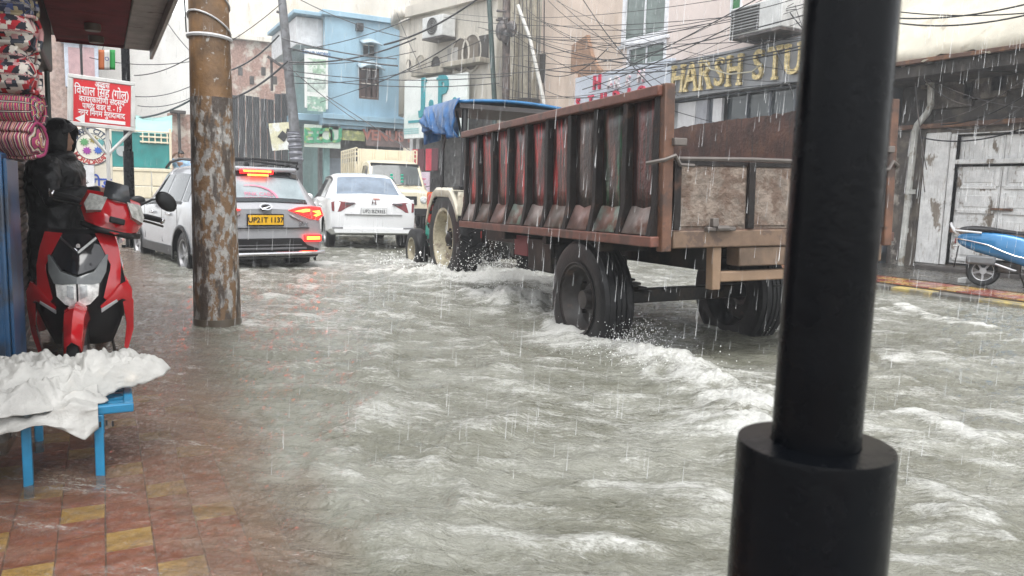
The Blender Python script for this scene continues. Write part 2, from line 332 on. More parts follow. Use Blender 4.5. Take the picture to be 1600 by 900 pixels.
def water_mat():
    m = bpy.data.materials.new('flood_water'); m.use_nodes = True; n = m.node_tree; L = n.links.new; n.nodes.clear()
    N = n.nodes.new; out = N('ShaderNodeOutputMaterial'); tc = N('ShaderNodeTexCoord')
    def noise(scale, st, det=5, rz=0, ro=.6):
        mp = N('ShaderNodeMapping'); mp.vector_type = 'TEXTURE'; mp.inputs['Scale'].default_value = [1/k for k in st]; mp.inputs['Rotation'].default_value = (0, 0, R_(-37)); L(tc.outputs['Object'], mp.inputs[0])
        x = N('ShaderNodeTexNoise'); x.inputs['Scale'].default_value = scale; x.inputs['Detail'].default_value = det; x.inputs['Roughness'].default_value = ro; x.inputs['Distortion'].default_value = .6; L(mp.outputs[0], x.inputs['Vector']); return x.outputs['Fac']
    def math_(op, a, b=None, c=None):
        x = N('ShaderNodeMath'); x.operation = op
        for i, v in enumerate((a, b, c)):
            if v is None: continue
            if isinstance(v, (int, float)): x.inputs[i].default_value = v
            else: L(v, x.inputs[i])
        return x.outputs[0]
    def sstep(v, a, b):
        x = N('ShaderNodeMapRange'); x.interpolation_type = 'SMOOTHSTEP'; x.inputs[1].default_value = a; x.inputs[2].default_value = b; L(v, x.inputs[0]); return x.outputs[0]
    fa = N('ShaderNodeAttribute'); fa.attribute_name = 'foam_glint'; ca = N('ShaderNodeAttribute'); ca.attribute_name = 'clear'
    rip = noise(8, (1, 2.6, 1), 6, R_(28), .62); rip2 = noise(30, (1, 2.2, 1), 4, R_(20)); 
    vo = N('ShaderNodeTexVoronoi'); vo.inputs['Scale'].default_value = 5.5; vo.inputs['Randomness'].default_value = 1.; L(tc.outputs['Object'], vo.inputs['Vector'])
    ring = math_('MULTIPLY', math_('SINE', math_('MULTIPLY', vo.outputs['Distance'], 75.)), sstep(vo.outputs['Distance'], .30, .05))
    rip = math_('ADD', rip, math_('MULTIPLY', ring, .055))
    hgt = math_('ADD', math_('MULTIPLY', rip, 1.0), math_('MULTIPLY', rip2, .42))
    bp = N('ShaderNodeBump'); L(math_('MULTIPLY_ADD', ca.outputs['Fac'], .15, 1.0), bp.inputs['Strength']); bp.inputs['Distance'].default_value = .030; L(hgt, bp.inputs['Height'])
    # muddy opaque water
    mud = N('ShaderNodeBsdfPrincipled'); mud.inputs['Roughness'].default_value = .04; mud.inputs['IOR'].default_value = 1.5
    cm = N('ShaderNodeMix'); cm.data_type = 'RGBA'; cm.inputs[6].default_value = (.125, .124, .094, 1); cm.inputs[7].default_value = (.215, .216, .183, 1); L(sstep(noise(1.3, (1, 1.6, 1), 4), .35, .7), cm.inputs[0]); sa = N('ShaderNodeAttribute'); sa.attribute_name = 'shallow'; cm2 = N('ShaderNodeMix'); cm2.data_type = 'RGBA'; L(sa.outputs['Fac'], cm2.inputs[0]); L(cm.outputs[2], cm2.inputs[6]); cm2.inputs[7].default_value = (.150, .098, .066, 1); L(cm2.outputs[2], mud.inputs['Base Color']); L(bp.outputs[0], mud.inputs['Normal'])
    # shallow clear water over the footpath
    tr = N('ShaderNodeBsdfTransparent'); tr.inputs[0].default_value = (.88, .80, .70, 1)
    gl = N('ShaderNodeBsdfGlossy'); gl.inputs['Roughness'].default_value = .03; L(bp.outputs[0], gl.inputs['Normal'])
    fr = N('ShaderNodeFresnel'); fr.inputs['IOR'].default_value = 1.33; L(bp.outputs[0], fr.inputs['Normal'])
    cw = N('ShaderNodeMixShader'); gm = N('ShaderNodeNewGeometry'); L(math_('MULTIPLY', fr.outputs[0], math_('SUBTRACT', 1., gm.outputs['Backfacing'])), cw.inputs[0]); L(tr.outputs[0], cw.inputs[1]); L(gl.outputs[0], cw.inputs[2])
    mx = N('ShaderNodeMixShader'); L(ca.outputs['Fac'], mx.inputs[0]); L(mud.outputs[0], mx.inputs[1]); L(cw.outputs[0], mx.inputs[2])
    # foam and painted glints: white froth broken up by fine streaky noise
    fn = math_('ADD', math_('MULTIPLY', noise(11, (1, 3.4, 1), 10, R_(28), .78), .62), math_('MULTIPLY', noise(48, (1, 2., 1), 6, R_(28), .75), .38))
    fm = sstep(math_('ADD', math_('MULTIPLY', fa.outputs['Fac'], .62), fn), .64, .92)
    foam_glint = N('ShaderNodeBsdfPrincipled'); foam_glint.inputs['Base Color'].default_value = (.74, .74, .70, 1); foam_glint.inputs['Roughness'].default_value = .55
    fb = N('ShaderNodeBump'); fb.inputs['Strength'].default_value = .9; fb.inputs['Distance'].default_value = .03; L(noise(45, (1, 1, 1), 6, 0, .75), fb.inputs['Height']); L(bp.outputs[0], fb.inputs['Normal']); L(fb.outputs[0], foam_glint.inputs['Normal'])
    f = N('ShaderNodeMixShader'); L(math_('MULTIPLY', fm, .93), f.inputs[0]); L(mx.outputs[0], f.inputs[1]); L(foam_glint.outputs[0], f.inputs[2]); L(f.outputs[0], out.inputs[0])
    return m
M_WATER = water_mat()
A0, A1 = YAW-R_(52), YAW+R_(52)
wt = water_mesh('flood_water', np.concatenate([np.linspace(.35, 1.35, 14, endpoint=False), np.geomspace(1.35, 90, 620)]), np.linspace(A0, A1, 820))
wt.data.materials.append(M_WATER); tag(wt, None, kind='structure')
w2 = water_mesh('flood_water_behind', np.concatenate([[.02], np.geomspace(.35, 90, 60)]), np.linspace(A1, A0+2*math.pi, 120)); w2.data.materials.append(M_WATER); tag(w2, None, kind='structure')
# spray: drops thrown up round the wheels, one mass
m_drop = mat('spray_drops', (.85, .86, .84), .15, var=0)
def drops(mb, c, n, sp, up, s=(.004, .013)):
    for k in range(n):
        p = (c[0]+random.gauss(0, sp[0]), c[1]+random.gauss(0, sp[1]), c[2]+abs(random.gauss(0, up)))
        r = random.uniform(*s)*(1 if random.random() < .9 else 1.6)
        mb.add([(p[0]-r, p[1], p[2]), (p[0]+r, p[1], p[2]), (p[0], p[1]-r, p[2]), (p[0], p[1]+r, p[2]), (p[0], p[1], p[2]-r*1.2), (p[0], p[1], p[2]+r*1.2)], [(0, 2, 5), (2, 1, 5), (1, 3, 5), (3, 0, 5), (2, 0, 4), (1, 2, 4), (3, 1, 4), (0, 3, 4)])
mb = MB()
drops(mb, (4.55, 9.15, 0), 1500, (.28, .25, .1), .25, (.002, .007)); drops(mb, (4.0, 9.8, 0), 250, (.2, .4, .1), .12)
drops(mb, (3.6, 4.75, .03), 700, (.14, .12, .1), .10, (.0015, .0045)); drops(mb, (3.3, 4.3, .06), 500, (.25, .4, 0), .04, (.0015, .004))
drops(mb, (5.45, 4.8, .02), 450, (.16, .1, 0), .12, (.0015, .0045)); drops(mb, (4.2, 11.6, 0), 160, (.25, .2, 0), .08); drops(mb, (4.3, 7.7, .02), 500, (.35, .6, 0), .08, (.002, .006))
tag(mb.build('spray', m_drop, smooth=0), 'white water drops thrown up round the tractor and trailer wheels', 'spray', kind='stuff')
# ================================================================ BUILDINGS
class Fac:
    def __init__(s, P0, d):
        s.P = Vector((P0[0], P0[1], 0)); s.d = Vector((d[0], d[1], 0)).normalized(); s.n = (-s.d).cross(Vector((0, 0, 1)))
    def uv(s, x, y): q = Vector(atP(x, y, s.P, s.n))-s.P; return q.dot(s.d), q.z
    def p(s, u, z, o=0): return s.P+s.d*u+s.n*o+Vector((0, 0, z))
    def rect(s, x0, y0, x1, y1):
        ym, xm = (y0+y1)/2, (x0+x1)/2; a, b = s.uv(x0, ym)[0], s.uv(x1, ym)[0]; c, e = s.uv(xm, y0)[1], s.uv(xm, y1)[1]
        return min(a, b), max(a, b), min(c, e), max(c, e)
    def M(s, u, z, o=0, tilt=0): return frame(s.p(u, z, o), -s.d, (0, 0, 1)) @ Matrix.Rotation(tilt, 4, 'Z')
    def box(s, mb, r, o0, o1):
        u0, u1, z0, z1 = r; T = frame(s.p((u0+u1)/2, (z0+z1)/2, (o0+o1)/2), -s.d, (0, 0, 1)); return mb.box((0, 0, 0), (u1-u0, z1-z0, abs(o1-o0)), 0, T)
    def px(s, mb, x0, y0, x1, y1, o0, o1): return s.box(mb, s.rect(x0, y0, x1, y1), o0, o1)
    def wall(s, mb, U0, U1, Z0, Z1, holes, th):       # wall with rectangular openings, built from butted blocks
        us = sorted({U0, U1, *[h[0] for h in holes], *[h[1] for h in holes]}); us = [u for u in us if U0 <= u <= U1]
        for a, b in zip(us, us[1:]):
            zs = sorted([(h[2], h[3]) for h in holes if h[0] <= a+1e-6 and h[1] >= b-1e-6]); z = Z0
            for c, e in zs:
                if c > z: s.box(mb, (a, b, z, c), 0, -th)
                z = max(z, e)
            if z < Z1: s.box(mb, (a, b, z, Z1), 0, -th)
        return mb
def window(fac, r, par, mf, mg, nx=2, nz=1, depth=.12, fw=.06):
    u0, u1, z0, z1 = r; mb = MB()
    for a in ((u0, u0+fw, z0, z1), (u1-fw, u1, z0, z1), (u0+fw, u1-fw, z0, z0+fw), (u0+fw, u1-fw, z1-fw, z1)): fac.box(mb, a, -depth, -depth+.07)
    wo = mb.build('window', mf, par, True, bevel=.006)
    for i in range(nx):
        for j in range(nz):
            a = u0+fw+(u1-u0-2*fw)*i/nx; b = u0+fw+(u1-u0-2*fw)*(i+1)/nx; c = z0+fw+(z1-z0-2*fw)*j/nz; e = z0+fw+(z1-z0-2*fw)*(j+1)/nz
            fac.box(MB(), (a+.012, b-.012, c+.012, e-.012), -depth-.01, -depth+.015).build('pane', mg, wo, True, smooth=0)
            if i: fac.box(MB(), (a-.02, a+.02, z0+fw, z1-fw), -depth, -depth+.05).build('mullion', mf, wo, True, smooth=0)
    return wo
m_glass = mat('dark_window_glass', (.03, .04, .045), .08, var=0, spec=.6)
m_glassg = mat('green_grey_glass', (.14, .18, .165), .12, var=.2, vs=2)
m_white = mat('white_frame_paint', (.72, .73, .76), .45, c2=(.5, .5, .5), s2=3, t2=(.6, .8), st2=VS)
m_black = mat('black_paint', (.012, .013, .015), .3)
m_iron = mat('rusty_iron', (.09, .045, .028), .6, c2=(.16, .075, .035), s2=6, bump=.2)
# ---- old shop at the right edge
fr = Fac((13, 0), (0, 1))
old = thing('old_shop', 'grimy old shop with peeling white double doors and cream awning at the right edge', 'building', (13, 6.5, 0))
m_oldw = mat('grimy_plaster', (.15, .125, .10), .65, var=.4, vs=1.5, c2=(.055, .046, .04), s2=1.6, t2=(.42, .62), c3=(.32, .29, .25), s3=2.2, t3=(.57, .66), bump=.5, bs=18)
m_oldd = mat('soot_black_wall', (.04, .034, .03), .7, var=.5, vs=2, c2=(.09, .075, .06), s2=3, t2=(.5, .7), bump=.5, bs=14)
m_peel = mat('peeling_white_paint', (.70, .70, .69), .55, var=.15, c2=(.2, .165, .13), s2=3.6, t2=(.57, .64), st2=(1, 1, .6), c3=(.36, .33, .29), s3=8, t3=(.55, .7), st3=VS, bump=.35, bs=22)
rd = fr.rect(1487, 208, 1600, 414); rd = (4.2, rd[1], .16, rd[3])
fr.wall(MB(), 2, 9.52, 0, fr.uv(1500, 196)[1], [rd], .5).build('wall', m_oldw, old, True, smooth=0)
zb = fr.uv(1500, 196)[1]; zt = fr.uv(1500, 60)[1]
fr.box(MB(), (2, 9.52, zb, zt+.6), -.05, -.55).build('upper_wall', m_oldd, old, True, smooth=0)
fr.box(MB(), (2, 9.5, zb-.03, zb+.05), .12, -.02).build('beam', m_iron, old, True, bevel=.01)
for k, (a, b, zz) in enumerate([(1490, 150, .2), (1540, 130, .25), (1585, 110, .3), (1470, 120, .18)]):     # stains with boards left on the soot wall
    u, z = fr.uv(a, b); fr.box(MB(), (u-.35, u+.35, z-zz, z+zz), .02, -.06).build('old_board', mat('old_board%d' % (k % 2), [(.10, .085, .07), (.14, .12, .10)][k % 2], .7, var=.4, c2=(.05, .04, .035), s2=4, bump=.4), old, True, bevel=.01)
# threshold, frame, doors
fr.box(MB(), (2, 9.5, 0, 3.4), -.52, -.56).build('back_wall', m_oldd, old, True, smooth=0)
fr.box(MB(), (2, 8.75, 0, .15), .35, -.01).build('doorstep', mat('dark_step', (.06, .05, .045), .4, var=.3, bump=.3), old, True, bevel=.02)
ra = fr.rect(1440, 208, 1477, 412); fr.box(MB(), (ra[0], ra[1], .15, ra[3]), .045, -.02).build('pilaster', m_peel, old, True, bevel=.02)
ra2 = fr.rect(1416, 208, 1440, 412); fr.box(MB(), (ra2[0]+.02, ra2[1]-.02, .0, ra2[3]), .02, -.02).build('plaster_patch', m_oldw, old, True)
mb = MB(); 
for a in ((rd[1], rd[1]+.1, .16, rd[3]), (rd[0], rd[1]+.1, rd[3], rd[3]+.02)): fr.box(mb, a, .02, -.2)
fr.box(mb, (rd[0], rd[1], fr.uv(1540, 252)[1]-.04, fr.uv(1540, 252)[1]+.04), .01, -.14)
fr_o = mb.build('door_frame', m_peel, old, True, bevel=.012)
zt1 = fr.uv(1540, 256)[1]
lw = .76
for k in range(4):
    b = rd[1]-k*lw; a = b-lw+.012
    if a < rd[0]-.5: break
    leaf = fr.box(MB(), (a, b, .2, zt1-.04), -.10, -.15).build('door_leaf', m_peel, old, True)
    top = fr.box(MB(), (a, b, zt1+.04, rd[3]-.03), -.10, -.15).build('transom_panel', m_peel, old, True)
    hh = zt1-.24
    for j in range(4):          # stiles/rails leave recessed panels: raise frames round four panels
        c = .2+.08+j*(hh/4); e = .2+(j+1)*(hh/4)
        for rr_ in ((a+.06, b-.06, c-.04, c+.02), (a+.02, a+.085, c, e-.02), (b-.085, b-.02, c, e-.02)):
            fr.box(MB(), rr_, -.07, -.10).build('rail', m_peel, leaf, True, bevel=.008)
        fr.box(MB(), (a+.13, b-.13, c+.07, e-.07), -.085, -.10).build('panel', m_peel, leaf, True, bevel=.01)
    for rr_ in ((a+.02, a+.085, zt1+.06, rd[3]-.05), (b-.085, b-.02, zt1+.06, rd[3]-.05), ((a+b)/2-.03, (a+b)/2+.03, zt1+.06, rd[3]-.05)):
        fr.box(MB(), rr_, -.08, -.10).build('rail', m_peel, top, True, bevel=.008)
    if k == 1:
        fr.box(MB(), (a+.5, b+.1, 1.13, 1.17), -.02, -.07).build('bolt', m_iron, leaf, True, bevel=.008)
fr.box(MB(), (rd[0], rd[1]+.12, .72, .80), -.03, -.07).build('cross_bar', mat('brown_bar', (.2, .1, .06), .6, c2=(.3, .2, .14), s2=5), old, True, bevel=.01)
# cream awning with its dark valance
zA = fr.uv(1500, 44)[1]
aw = MB(); G = []
for i in range(30):
    u = 2+7.7*i/29; row = []
    for j in range(9):
        t = j/8; sag = .04*math.sin(u*5+t*2)+.03*math.sin(u*11)
        row.append(fr.p(u, 3.55+1.7*t+sag*(1-t), 1.05-1.0*t**1.3+.05*math.sin(u*7+t*4)))
    G.append(row)
aw.grid(G); aw.build('awning', mat('cream_tarpaulin', (.62, .58, .48), .5, var=.15, vs=2, c2=(.4, .36, .28), s2=2, t2=(.55, .7), bump=.2, bs=10), old, True, solid=.02)
fr.box(MB(), (2, 9.6, 3.49, 3.56), 1.09, 1.0).build('awning_rail', m_iron, old, True, bevel=.01)
fr.box(MB(), (2, 9.6, 3.30, 3.48), .95, -.05).build('awning_soffit', m_oldd, old, True)
fr.box(MB(), (2, 9.52, zt+.6, 9), 0, -.5).build('top_wall', mat('cream_wall', (.55, .5, .42), .7, c2=(.4, .36, .3), s2=1), old, True, smooth=0)
# drain pipe with a bend, and a thin cable bunch
m_pipe = mat('pale_drain_pipe', (.46, .46, .43), .5, var=.2, c2=(.2, .17, .13), s2=4, t2=(.55, .65))
pts = [fr.p(*fr.uv(1462, 75), .12), fr.p(*fr.uv(1461, 165), .12), fr.p(*fr.uv(1455, 178), .12), fr.p(*fr.uv(1441, 196), .14), fr.p(*fr.uv(1438, 205), .14), fr.p(*fr.uv(1415, 415), .14)]
dp = MB().tube(pts, .055, 10).build('drain_pipe', m_pipe, old, True)
for a, b in ((1460, 130), (1432, 300), (1421, 360)): 
    q = fr.p(*fr.uv(a, b), .13); MB().lathe([(.065, -.04), (.065, .04)], 12, Matrix.Translation(q)).build('collar', m_pipe, dp, True)
# ---- pink building with the studio
fu0, fu1 = 9.56, 22.95
pink = thing('pink_building', 'pale pink building with white windows above the gold-lettered studio front', 'building', (13, 16, 0))
m_pink = mat('pale_pink_plaster', (.66, .57, .53), .6, var=.08, vs=.8, c2=(.56, .47, .42), s2=1.1, t2=(.5, .75), st2=(2, 2, .4))
m_peach = mat('peach_plaster', (.62, .51, .43), .6, var=.12, vs=.8, c2=(.5, .39, .3), s2=1.2, t2=(.5, .75), st2=(2, 2, .4))
rw = fr.rect(974, -60, 1046, 62); rw2 = fr.rect(980, 66, 1041, 106)
rg = fr.rect(1143, -20, 1160, 25); ru = fr.uv(1143, 0)[0]
zS = fr.uv(1150, 145)[1]      # underside of studio sign
sp = fr.uv(975, 50)[0]
fr.wall(MB(), fu0, sp, zS, 11, [rw, rw2, rg], .4).build('wall', m_pink, pink, True, smooth=0)
fr.box(MB(), (sp, fu1, 0, 11), 0, -.4).build('side_wall', m_peach, pink, True, smooth=0)
window(fr, rw, pink, m_white, m_glassg, 2, 1, .05, .14); window(fr, rw2, pink, m_white, m_glassg, 2, 1, .05, .1)
window(fr, rg, pink, m_white, mat('green_shutter', (.03, .17, .05), .5), 1, 1, .03, .03)
fr.box(MB(), (rw[0]-.1, rw[1]+.1, rw[2]-.1, rw[2]-.02), .08, 0).build('sill', m_white, pink, True, bevel=.01)
# brown flared buttress on the peach wall
pts = [fr.uv(*q) for q in ((898, 72), (922, 55), (924, 66), (928, 84), (936, 102), (948, 116), (950, 118), (950, 170), (895, 170))]
mb = MB(); n = len(pts)
mb.add([fr.p(u, z, .12) for u, z in pts]+[fr.p(u, z, -.02) for u, z in pts], [tuple(range(n)), tuple(range(n, 2*n))[::-1]]+[(i, (i+1) % n, n+(i+1) % n, n+i) for i in range(n)])
mb.build('buttress', mat('brown_stone_panel', (.33, .20, .13), .5, var=.2, vs=8), pink, True, smooth=0)
fr.px(MB(), 894, 118, 907, 172, .25, 0).build('sign_side', m_peach, pink, True)
fr.box(MB(), (9.58, fu1-.1, 0, 9), -.45, -.6).build('back_wall', m_oldd, pink, True, smooth=0)
# studio shop front: pier, light panels, glass
zg = fr.uv(1150, 148)[1]
m_pier = mat('slate_pier', (.09, .105, .125), .4); m_lp = mat('pale_panel', (.55, .55, .56), .35, var=.06)
rp = fr.rect(1368, 175, 1402, 412); fr.box(MB(), (9.57, 10.0, .09, zg+.2), .14, -.3).build('pier', m_pier, pink, True, bevel=.02)
fr.box(MB(), (9.57, 10.3, .09, .55), .2, .145).build('pier_base', mat('pier_base_blue_grey', (.2, .22, .27), .35), pink, True, bevel=.02)
fr.box(MB(), (9.57, sp, -.05, .28), .1, -.3).build('plinth', m_pier, pink, True)
u1 = fr.uv(1058, 180)[0]; u2 = fr.uv(1085, 180)[0]; u3 = fr.uv(1103, 180)[0]; u4 = fr.uv(1112, 180)[0]; u5 = fr.uv(1126, 180)[0]; u6 = fr.uv(1138, 180)[0]
for a, b, mm in ((u2, u1+.0, m_lp), (u3, u2-.015, mat('grey_panel', (.3, .31, .34), .35)), (u5, u4, m_lp)):
    for j in range(4): fr.box(MB(), (a, b, .28+j*.82, .28+(j+1)*.82-.015), -.02, -.1).build('cladding_panel', mm, pink, True, bevel=.004)
for k in range(6):
    a = 10.0+(u5-10.0)*k/6; b = 10.0+(u5-10.0)*(k+1)/6
    fr.box(MB(), (a+.03, b-.03, .3, zg+.0), -.18, -.2).build('shop_window_pane', m_glass, pink, True, smooth=0)
    fr.box(MB(), (a-.02, a+.03, .3, zg), -.12, -.21).build('mullion', m_pier, pink, True, smooth=0)
fr.box(MB(), (u4, u3, .3, zg), -.1, -.2).build('jamb', m_pier, pink, True, smooth=0)
fr.box(MB(), (10.0, sp, zg+.01, zg+.12), -.0, -.3).build('lintel', m_pier, pink, True)
fr.box(MB(), (u1+.02, sp, .3, zg), -.05, -.3).build('shutter', mat('grey_roller_shutter', (.3, .31, .32), .4, bump=.8, bs=1, bst=(.01, .01, 60)), pink, True)
# studio sign with gold letters
sg = thing('studio_sign', 'dark grey fascia sign with raised gold letters HARSH STUDIO', 'sign', fr.p(13, 4, .1))
ps_ = [fr.uv(*q) for q in ((1058, 97), (1400, 38), (1400, 103), (1058, 160))]
zlo = (fr.uv(1058, 158)[1]+fr.uv(1250, 128)[1])/2; zhi = (fr.uv(1058, 97)[1]+fr.uv(1250, 63)[1])/2; sgr = (9.7, fr.uv(1058, 120)[0]-.01, zlo, zhi)
m_sg = mat('sign_grey_sheet', (.24, .25, .265), .4, var=.12, vs=1, c2=(.23, .24, .25), s2=2, st2=VS)
fr.box(MB(), sgr, .22, .05).build('board', m_sg, sg, True, bevel=.01)
m_gold = mat('gold_letters', (.66, .53, .26), .35, metal=.35, var=.35, vs=14)
def serif_text(s, fac, u, z, size, m, par, o, space=1.0, tilt=0, sx=1., jit=0, bold=.012):
    "letters set one by one, leftmost first, going to -u, with slab serifs"
    ser = {'H': [(-.33, 0), (.33, 0), (-.33, 1), (.33, 1)], 'A': [(-.36, 0), (.36, 0)], 'R': [(-.3, 0), (.36, 0), (-.3, 1)], 'T': [(0, 0)], 'U': [(-.33, 1), (.33, 1)], 'D': [(-.32, 0), (-.32, 1)], 'I': [(0, 0), (0, 1)], 'J': [(.1, 1)], 'P': [(-.3, 0), (-.3, 1)]}
    wd = {'I': .45, 'J': .55, ' ': .42, '.': .35}
    for ch in s:
        a = wd.get(ch, .88)*size*sx*space; u -= a/2
        if ch != ' ':
            M = fac.M(u, z+random.uniform(-jit, jit), o, tilt+random.uniform(-jit, jit)*1.5)
            l = text('letter', ch, size*1.25, M, m, par, ext=.035, sx=sx*.80, bold=size*bold)
            mb = MB()
            for x, y in ser.get(ch, []):
                mb.box((x*size*sx*.74, (y-.5)*size*.86, .0), (size*.22*sx, size*.085, .066), 0, M)
            if mb.v:
                bm = bmesh.new(); bm.from_mesh(l.data); Mi = MW[root(par).name].inverted(); o_ = [bm.verts.new(Mi @ Vector(p)) for p in mb.v]
                for f_ in mb.f: bm.faces.new([o_[i] for i in f_])
                bm.to_mesh(l.data); bm.free()
        u -= a/2
uH = fr.uv(1062, 125)[0]; uU = fr.uv(1256, 100)[0]; Ls = .42*3.0
serif_text('HARSH STUDIO', fr, uH-.02, (zlo+zhi)/2-.02, .72, m_gold, sg, .27, space=.845*(uH-uU)/(8*.88*.72+.42*.72)*1.24, jit=.012, sx=1)
# pale sign with red letters, further along
s2 = thing('pale_sign', 'pale blue sign board with a few red letters left, beyond the gold lettered sign', 'sign', fr.p(18, 4, .1))
r2 = (sgr[1]+.02, fr.uv(905, 140)[0], fr.uv(980, 160)[1]-.5, fr.uv(980, 108)[1])
fr.box(MB(), r2, .2, .05).build('board', mat('pale_blue_sheet', (.55, .60, .68), .35, var=.06), s2, True, bevel=.01)
m_rl = mat('red_letters', (.62, .03, .08), .4); m_wl = mat('faded_letters', (.75, .72, .74), .4, c2=(.6, .25, .3), s2=8, t2=(.55, .6))
for ch, x, y, mm, sz in (('H', 943, 131, m_rl, .55), ('A', 963, 132, m_wl, .36), ('R', 975, 130, m_wl, .42), ('S', 992, 128, m_wl, .38), ('H', 1012, 121, m_wl, .42)):
    text('letter', ch, sz, fr.M(*fr.uv(x, y), .23), mm, s2, ext=.03, bold=.015)
for k, ch in enumerate('STUDIO'):
    text('letter', ch, .40, fr.M(*fr.uv(913+k*20, 163-k*3.6), .23), m_rl, s2, ext=.03, bold=.015)
# ---- J.P. building: runs on at an angle, rounded far corner
fj = Fac((13, 22.95), (-.259, .966))
jp = thing('rounded_shop_building', 'dirty cream building with round vent holes and rounded corner behind the tractor', 'building', (12, 27, 0))
m_jw = mat('dirty_cream_concrete', (.52, .49, .43), .65, var=.1, vs=1, c2=(.33, .31, .27), s2=1.3, t2=(.48, .75), st2=(3, 3, .35), c3=(.24, .22, .19), s3=4, t3=(.62, .75), st3=VS, bump=.2, bs=20)
m_jd = mat('stained_concrete', (.36, .33, .27), .7, var=.25, vs=1, c2=(.18, .165, .14), s2=1.5, t2=(.45, .7), st2=(3, 3, .4), bump=.3, bs=20)
ue = fj.uv(640, 100)[0]; ud = fj.uv(775, 100)[0]
zc = fj.uv(625, 178)[1]
fj.box(MB(), (0, ud, 0, 10.5), 0, -.5).build('stained_wall', m_jd, jp, True, smooth=0)
holes = []
fj.box(MB(), (ud, ue, zc, 10.5), 0, -.5).build('wall', m_jw, jp, True, smooth=0)
# rounded corner
rc = 2.2; G = []
for i in range(15):
    a = (math.pi*.55)*i/14; c = fj.p(ue, 0, -rc); q = c+fj.n*rc*math.cos(a)+fj.d*rc*math.sin(a); G.append([(q.x, q.y, zc), (q.x, q.y, 7.9)])
gc = MB().grid(G).build('rounded_corner', m_jw, jp, True, solid=.06)
G = []
for i in range(15):
    a = (math.pi*.55)*i/14; c = fj.p(ue, 0, -rc); q = c+(fj.n*math.cos(a)+fj.d*math.sin(a))*(rc+.25); G.append([(q.x, q.y, 7.9), (q.x, q.y, 8.3)])
MB().grid(G).build('parapet', m_jw, jp, True, solid=.3)
fj.box(MB(), (ud, ue, 7.9, 8.3), .25, .01).build('parapet', m_jw, jp, True)
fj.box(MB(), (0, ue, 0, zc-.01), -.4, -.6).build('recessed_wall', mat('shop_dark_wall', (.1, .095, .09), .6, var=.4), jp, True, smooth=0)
for k in range(2):
    u, z = fj.uv(645-k*10, 195); fj.box(MB(), (u-.12, u+.12, 0, zc-.01), -.25, -.45).build('column', mat('pale_column', (.5, .5, .5), .5), jp, True, bevel=.02)
m_hole = mat('dark_hole', (.05, .045, .04), .8)
def disc(fac, x, y, rad, m, par, o=.0, name='vent_hole', surf=True, ry=None):
    u, z = fac.uv(x, y); M = fac.M(u, z, o); q = MB().lathe([(0, .02), (rad, .02), (rad*1.0, -.08)], 20, M @ Matrix.Diagonal((1, (ry or rad)/rad, 1, 1)))
    h = q.build(name, m, par, True)
    MB().lathe([(rad, .0), (rad*1.14, .0), (rad*1.14, .05), (rad, .05)], 20, M @ Matrix.Diagonal((1, (ry or rad)/rad, 1, 1)), True).build('rim', m_jw, h, True); return h
for x, y, r_, mm in ((640, 100, .2, m_hole), (658, 99, .36, m_jd), (682, 100, .34, m_hole)): disc(fj, x, y, r_*.85, mm, jp)
m_arch = mat('dusty_brown_recess', (.14, .12, .095), .7)
for x, y, r_ in ((720, 86, .48), (738, 82, .5)): disc(fj, x, y, r_, m_arch, jp, name='round_window', ry=r_*1.25)
fj.px(MB(), 749, 55, 764, 93, .05, 0).build('shutter', m_hole, jp, True, bevel=.02)
fj.px(MB(), 705, 96, 766, 104, .5, 0).build('ledge', m_jd, jp, True, bevel=.02); fj.px(MB(), 655, 108, 706, 118, .4, 0).build('ledge', m_jd, jp, True, bevel=.02)
fj.px(MB(), 700, 75, 716, 100, .03, 0).build('shutter', mat('grey_shutter', (.36, .35, .33), .5), jp, True)
# vertical pilasters of the stained part
for x in (800, 828): 
    u = fj.uv(x, 80)[0]; fj.box(MB(), (u-.3, u+.3, 2.6, 10), .12, -.01).build('pilaster', mat('stained_pilaster', (.42, .38, .30), .7, var=.2, c2=(.25, .22, .17), s2=2, st2=VS), jp, True, bevel=.02)
fj.px(MB(), 846, 85, 855, 130, .1, 0).build('narrow_window', m_hole, jp, True)
fj.px(MB(), 790, 158, 845, 172, .6, 0).build('dark_ledge', m_hole, jp, True)
fj.box(MB(), (0, fj.uv(756, 200)[0], 0, 2.6), .02, -.01).build('shutter', mat('dark_brown_shutter', (.2, .17, .15), .6, bump=.8, bs=1, bst=(.01, .01, 60)), jp, True)
# the J.P. sign
js = thing('letter_sign', 'large white board with teal letters J.P. above the tractor canopy', 'sign', fj.p(5, 3, .3))
rj = fj.rect(645, 122, 743, 216); fj.box(MB(), rj, .42, .3).build('board', mat('white_sign_sheet', (.70, .74, .72), .4, var=.06, vs=1, c2=(.58, .66, .63), s2=.6), js, True, bevel=.02)
m_teal = mat('teal_paint', (.02, .26, .30), .45)
uj, zj = fj.uv(694, 148)
serif_text('J.P.', fj, fj.uv(668, 148)[0], zj, 1.2, m_teal, js, .44, space=1.02, sx=.95, bold=.055)
fj.px(MB(), 652, 189, 680, 193, .44, .42).build('stripe', m_teal, js, True, smooth=0)
for k, (x, y) in enumerate(((656, 203), (725, 206))):
    for j in range(3): u, z = fj.uv(x, y+j*3.2); fj.box(MB(), (u-.5, u+.5, z-.03, z+.03), .428, .42).build('small_text_line', mat('pale_teal_print', (.3, .5, .5), .5), js, True, smooth=0)
rs = thing('red_shop_banner', 'red and pink shop banners hanging below the white J.P. board', 'banner', fj.p(6.5, 2, .3))
